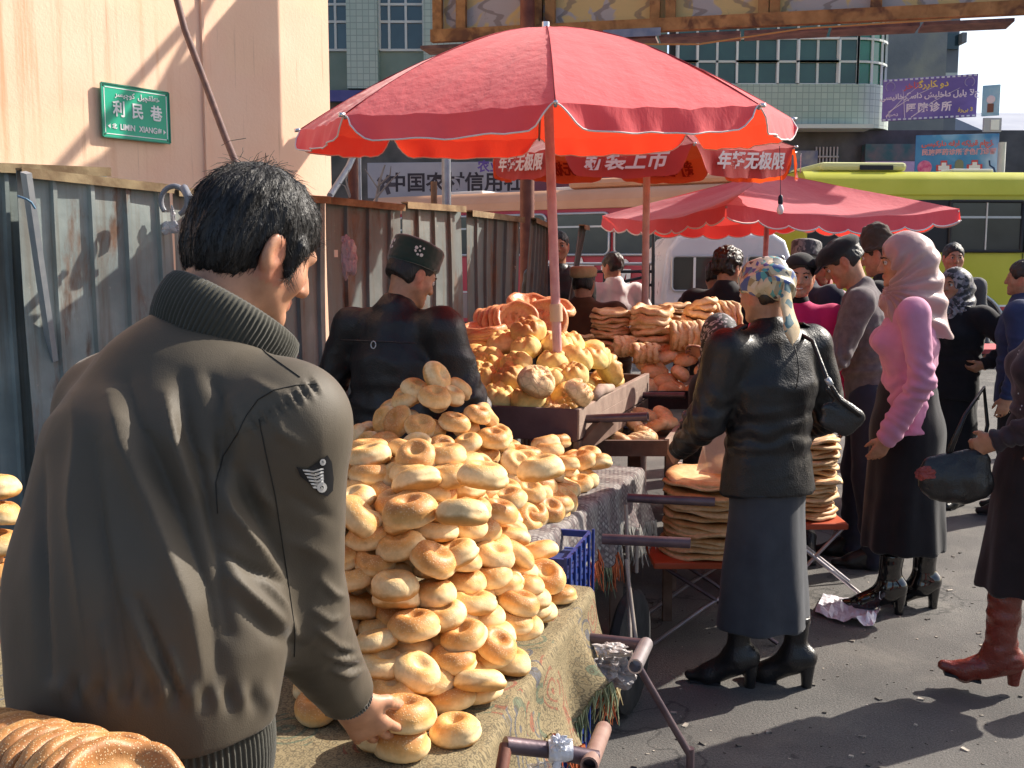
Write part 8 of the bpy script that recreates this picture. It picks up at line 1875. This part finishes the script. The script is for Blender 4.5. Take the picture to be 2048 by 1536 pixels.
S.cut_here(A3(-0.53, 1.38, 0.985), (0, 0, -1)); S.cone(shR, elR, 0.086, 0.080, k=0.035); S.cone(elR, elR + (wrR - elR) * 0.93, 0.080, 0.050, k=0.03); S.cone(shL, elL, 0.082, 0.075, k=0.035); S.cone(elL, wrL, 0.074, 0.05, k=0.03)
S.cut(elR + (wrR - elR) * 0.955, wrR - elR)
jm = S.mesh('jacket', 0.0052, jrel, smooth=1); jk = link('jacket', jm, OLIVE, man)
from mathutils.bvhtree import BVHTree
bvh = BVHTree.FromPolygons([v.co[:] for v in jm.vertices], [p.vertices[:] for p in jm.polygons])
def on_jacket(px, py, lift=0.002):
    o = Vector((0, 0, CH)) - OL; h = bvh.ray_cast(o, ray(px, py).normalized()); return None if h[0] is None else h[0] + h[1] * lift
def seam(pts, r=0.0008, n=40, name='seam', mat=None, lift=0.0006):
    P = []
    for i in range(n + 1):
        x = i / n * (len(pts) - 1); j = min(int(x), len(pts) - 2); f_ = x - j; q = on_jacket(lerp(pts[j][0], pts[j + 1][0], f_), lerp(pts[j][1], pts[j + 1][1], f_), lift)
        if q is not None and (not P or (q - P[-1]).length < 0.06): P.append(q)
    if len(P) > 2: mb = MB(); mb.tube(P, r, 5); mb.build(name, mat or SEAMM, jk, smooth='all')
SEAMM = M('seam_thread', (0.022, 0.020, 0.016), rough=0.8)
seam([(636, 778), (590, 782), (545, 792), (512, 812), (488, 845), (470, 882), (440, 930), (424, 985), (428, 1050)]); seam([(514, 852), (530, 930), (548, 1010), (562, 1100), (576, 1198), (590, 1300), (588, 1345)]); seam([(335, 545), (372, 560), (420, 600), (470, 655), (530, 715), (600, 765)], 0.0009)
# ribbed collar, cuff and waistband
def rib_ring(name, c, ex, ey, ez, ra, rb, hgt, th, ribs, amp, n=520, bulge=0.3, slope=0.0, m=16):
    c, ex, ey, ez = (np.array(x, float) for x in (c, ex, ey, ez)); g = []
    for i in range(n + 1):
        a = 2 * math.pi * i / n; row = []; o = ex * math.cos(a) * ra + ey * math.sin(a) * rb; nr = unit(ex * math.cos(a) * rb + ey * math.sin(a) * ra); rr = amp * math.sin(a * ribs)
        for j in range(m + 1):
            w = 2 * math.pi * j / m; row.append(Vector(c + o + nr * (math.cos(w) * th + rr * (math.cos(w) > -0.2) + slope * math.sin(w) * hgt) + ez * math.sin(w) * hgt))
        g.append(row)
    mb = MB(); mb.sheet(g); return mb.build(name, RIB, man, smooth='all')
up_c = unit(np.array([0.46, 0.30, 0.84])); ex_c = unit(np.cross(fw, up_c)); ey_c = np.cross(up_c, ex_c)
rib_ring('collar', A3(-0.428, 1.530, 1.508), ex_c, ey_c, up_c, 0.090, 0.096, 0.048, 0.019, 92, 0.0016, slope=0.16)
cd_ = unit(wrR - elR); e1 = unit(np.cross(cd_, [0, 0, 1])); e2 = np.cross(cd_, e1)
rib_ring('cuff', elR + (wrR - elR) * 0.965, e1, e2, cd_, 0.038, 0.034, 0.016, 0.006, 46, 0.0012, n=300)
rib_ring('waistband', A3(-0.512, 1.375, 0.945), rt, fw, [0, 0, 1], 0.180, 0.146, 0.062, 0.014, 110, 0.0022, n=660)
# winged badge on the sleeve
BDK = M('badge_black', (0.010, 0.010, 0.012), rough=0.6); BWT = M('badge_white', (0.62, 0.60, 0.56), rough=0.7)
def patch(pts, mat, name, lift, parent=jk, n=5):
    """flat embroidered shape pressed onto the sleeve"""
    c = np.mean(pts, 0); g = []; ring = []
    L = len(pts); V_, F_ = [], []
    for r_ in np.linspace(0, 1, n + 1)[1:]:
        for p in pts:
            q = c + (np.array(p) - c) * r_; h = on_jacket(q[0], q[1], lift); V_.append(h)
    h = on_jacket(c[0], c[1], lift); V_.append(h)
    if any(v is None for v in V_): return
    for k in range(n - 1):
        for i in range(L): j = (i + 1) % L; F_.append((k * L + i, k * L + j, (k + 1) * L + j, (k + 1) * L + i))
    for i in range(L): F_.append((len(V_) - 1, i, (i + 1) % L))
    link(name, mesh(name, V_, F_, True), mat, parent)
patch([(592, 950), (612, 958), (640, 938), (655, 926), (664, 940), (668, 975), (666, 1000), (655, 1012), (640, 1006), (622, 988), (600, 970)], BDK, 'badge', 0.0022)
for k in range(6):
    y = 955 + k * 7; patch([(604 + k * 4, y), (625 + k * 3, y + 2), (646, y - 3 - k), (647, y), (626 + k * 3, y + 6), (606 + k * 4, y + 3.5)], BWT, 'feather_stitch', 0.0034, n=3)
patch([(643 + 10 * math.cos(a), 992 + 11 * math.sin(a)) for a in np.linspace(0, 6.283, 13)[:-1]], BWT, 'badge_disc', 0.0036, n=3); patch([(645 + 6 * math.cos(a), 940 + 7 * math.sin(a)) for a in np.linspace(0, 6.283, 11)[:-1]], BWT, 'badge_dot', 0.0034, n=3)
# hair: cap of locks plus loose strands
S = Sdf(0.012); Pm = lambda x, y, z: hc + hB @ (np.array([x, y, z]) * hs)
S.ell(Pm(0, -0.014, 0.036), np.array([0.084, 0.104, 0.094]) * hs, hB); S.ell(Pm(0, -0.050, -0.02), np.array([0.076, 0.060, 0.066]) * hs, hB, 0.03); S.cone(Pm(0.074, 0.032, 0.02), Pm(0.074, 0.030, -0.030), 0.014, 0.007, k=0.015); S.cone(Pm(-0.074, 0.032, 0.02), Pm(-0.074, 0.030, -0.030), 0.014, 0.007, k=0.015)
S.ell(Pm(0, 0.105, -0.040), np.array([0.086, 0.088, 0.092]) * hs, hB, 0.012, '-')
for q in (-1, 1): S.ell(Pm(q * 0.092, -0.010, -0.018), np.array([0.026, 0.026, 0.040]) * hs, hB, 0.006, '-'); S.ell(Pm(q * 0.085, 0.010, -0.075), np.array([0.035, 0.05, 0.045]) * hs, hB, 0.01, '-')
def hrel(V, n):
    L = (V - hc) @ hB; a = np.arctan2(L[:, 0], -L[:, 1] + 0.02); e = np.arctan2(L[:, 2] - 0.10, np.hypot(L[:, 0], L[:, 1]))
    return 0.0026 * fbm(np.stack([a * 9, e * 2.2, np.zeros(len(a))], 1), 1.0, 3, 4) + 0.0022 * fbm(np.stack([a * 34, e * 4, np.zeros(len(a))], 1), 1.0, 2, 9)
hm = S.mesh('hair', 0.0045, hrel); ho = link('hair', hm, HAIR, man)
mb = MB(); rq = random.Random(3); Hv = verts(hm); Hn = np.zeros(len(Hv) * 3, np.float32); hm.vertices.foreach_get('normal', Hn); Hn = Hn.reshape(-1, 3)
crown = Pm(0.0, -0.05, 0.13)
for k in range(4600):
    i = rq.randrange(len(Hv)); p = Hv[i].copy(); n = Hn[i].astype(float); L = hB.T @ (p - hc)
    if L[2] < -0.075: continue
    d = p - crown; d = d - n * (d @ n); d = unit(d + 0.012 * np.array([rq.gauss(0, 1), rq.gauss(0, 1), rq.gauss(0, 1)])); ln = rq.uniform(0.018, 0.034); near = np.linalg.norm(p - crown) < 0.05
    lift = (0.004 if near else 0.0003) * rq.random(); sg = ln * ln * 5.5; pts = [Vector(p + n * 0.0004), Vector(p + d * ln * 0.5 + n * (0.0006 + lift - sg * 0.25)), Vector(p + d * ln + n * (lift * 0.6 - sg))]
    mb.tube(pts, [0.00042, 0.00034, 0.00012], 3, cap=False)
for k in range(14):
    p = crown + hB @ np.array([rq.gauss(0.01, .025), rq.gauss(0, .025), -0.012]); dd = hB @ np.array([rq.gauss(0.2, .5), rq.gauss(0.2, .5), 0.9]); mb.tube([Vector(p), Vector(p + dd * 0.012), Vector(p + dd * 0.020 + np.array([rq.gauss(0, .012), rq.gauss(0, .01), 0]))], 0.00045, 3, cap=False)
so = mb.build('hair_strands', HAIR, ho, smooth='all'); so['kind'] = 'stuff'

man.location = OL + SHIFT
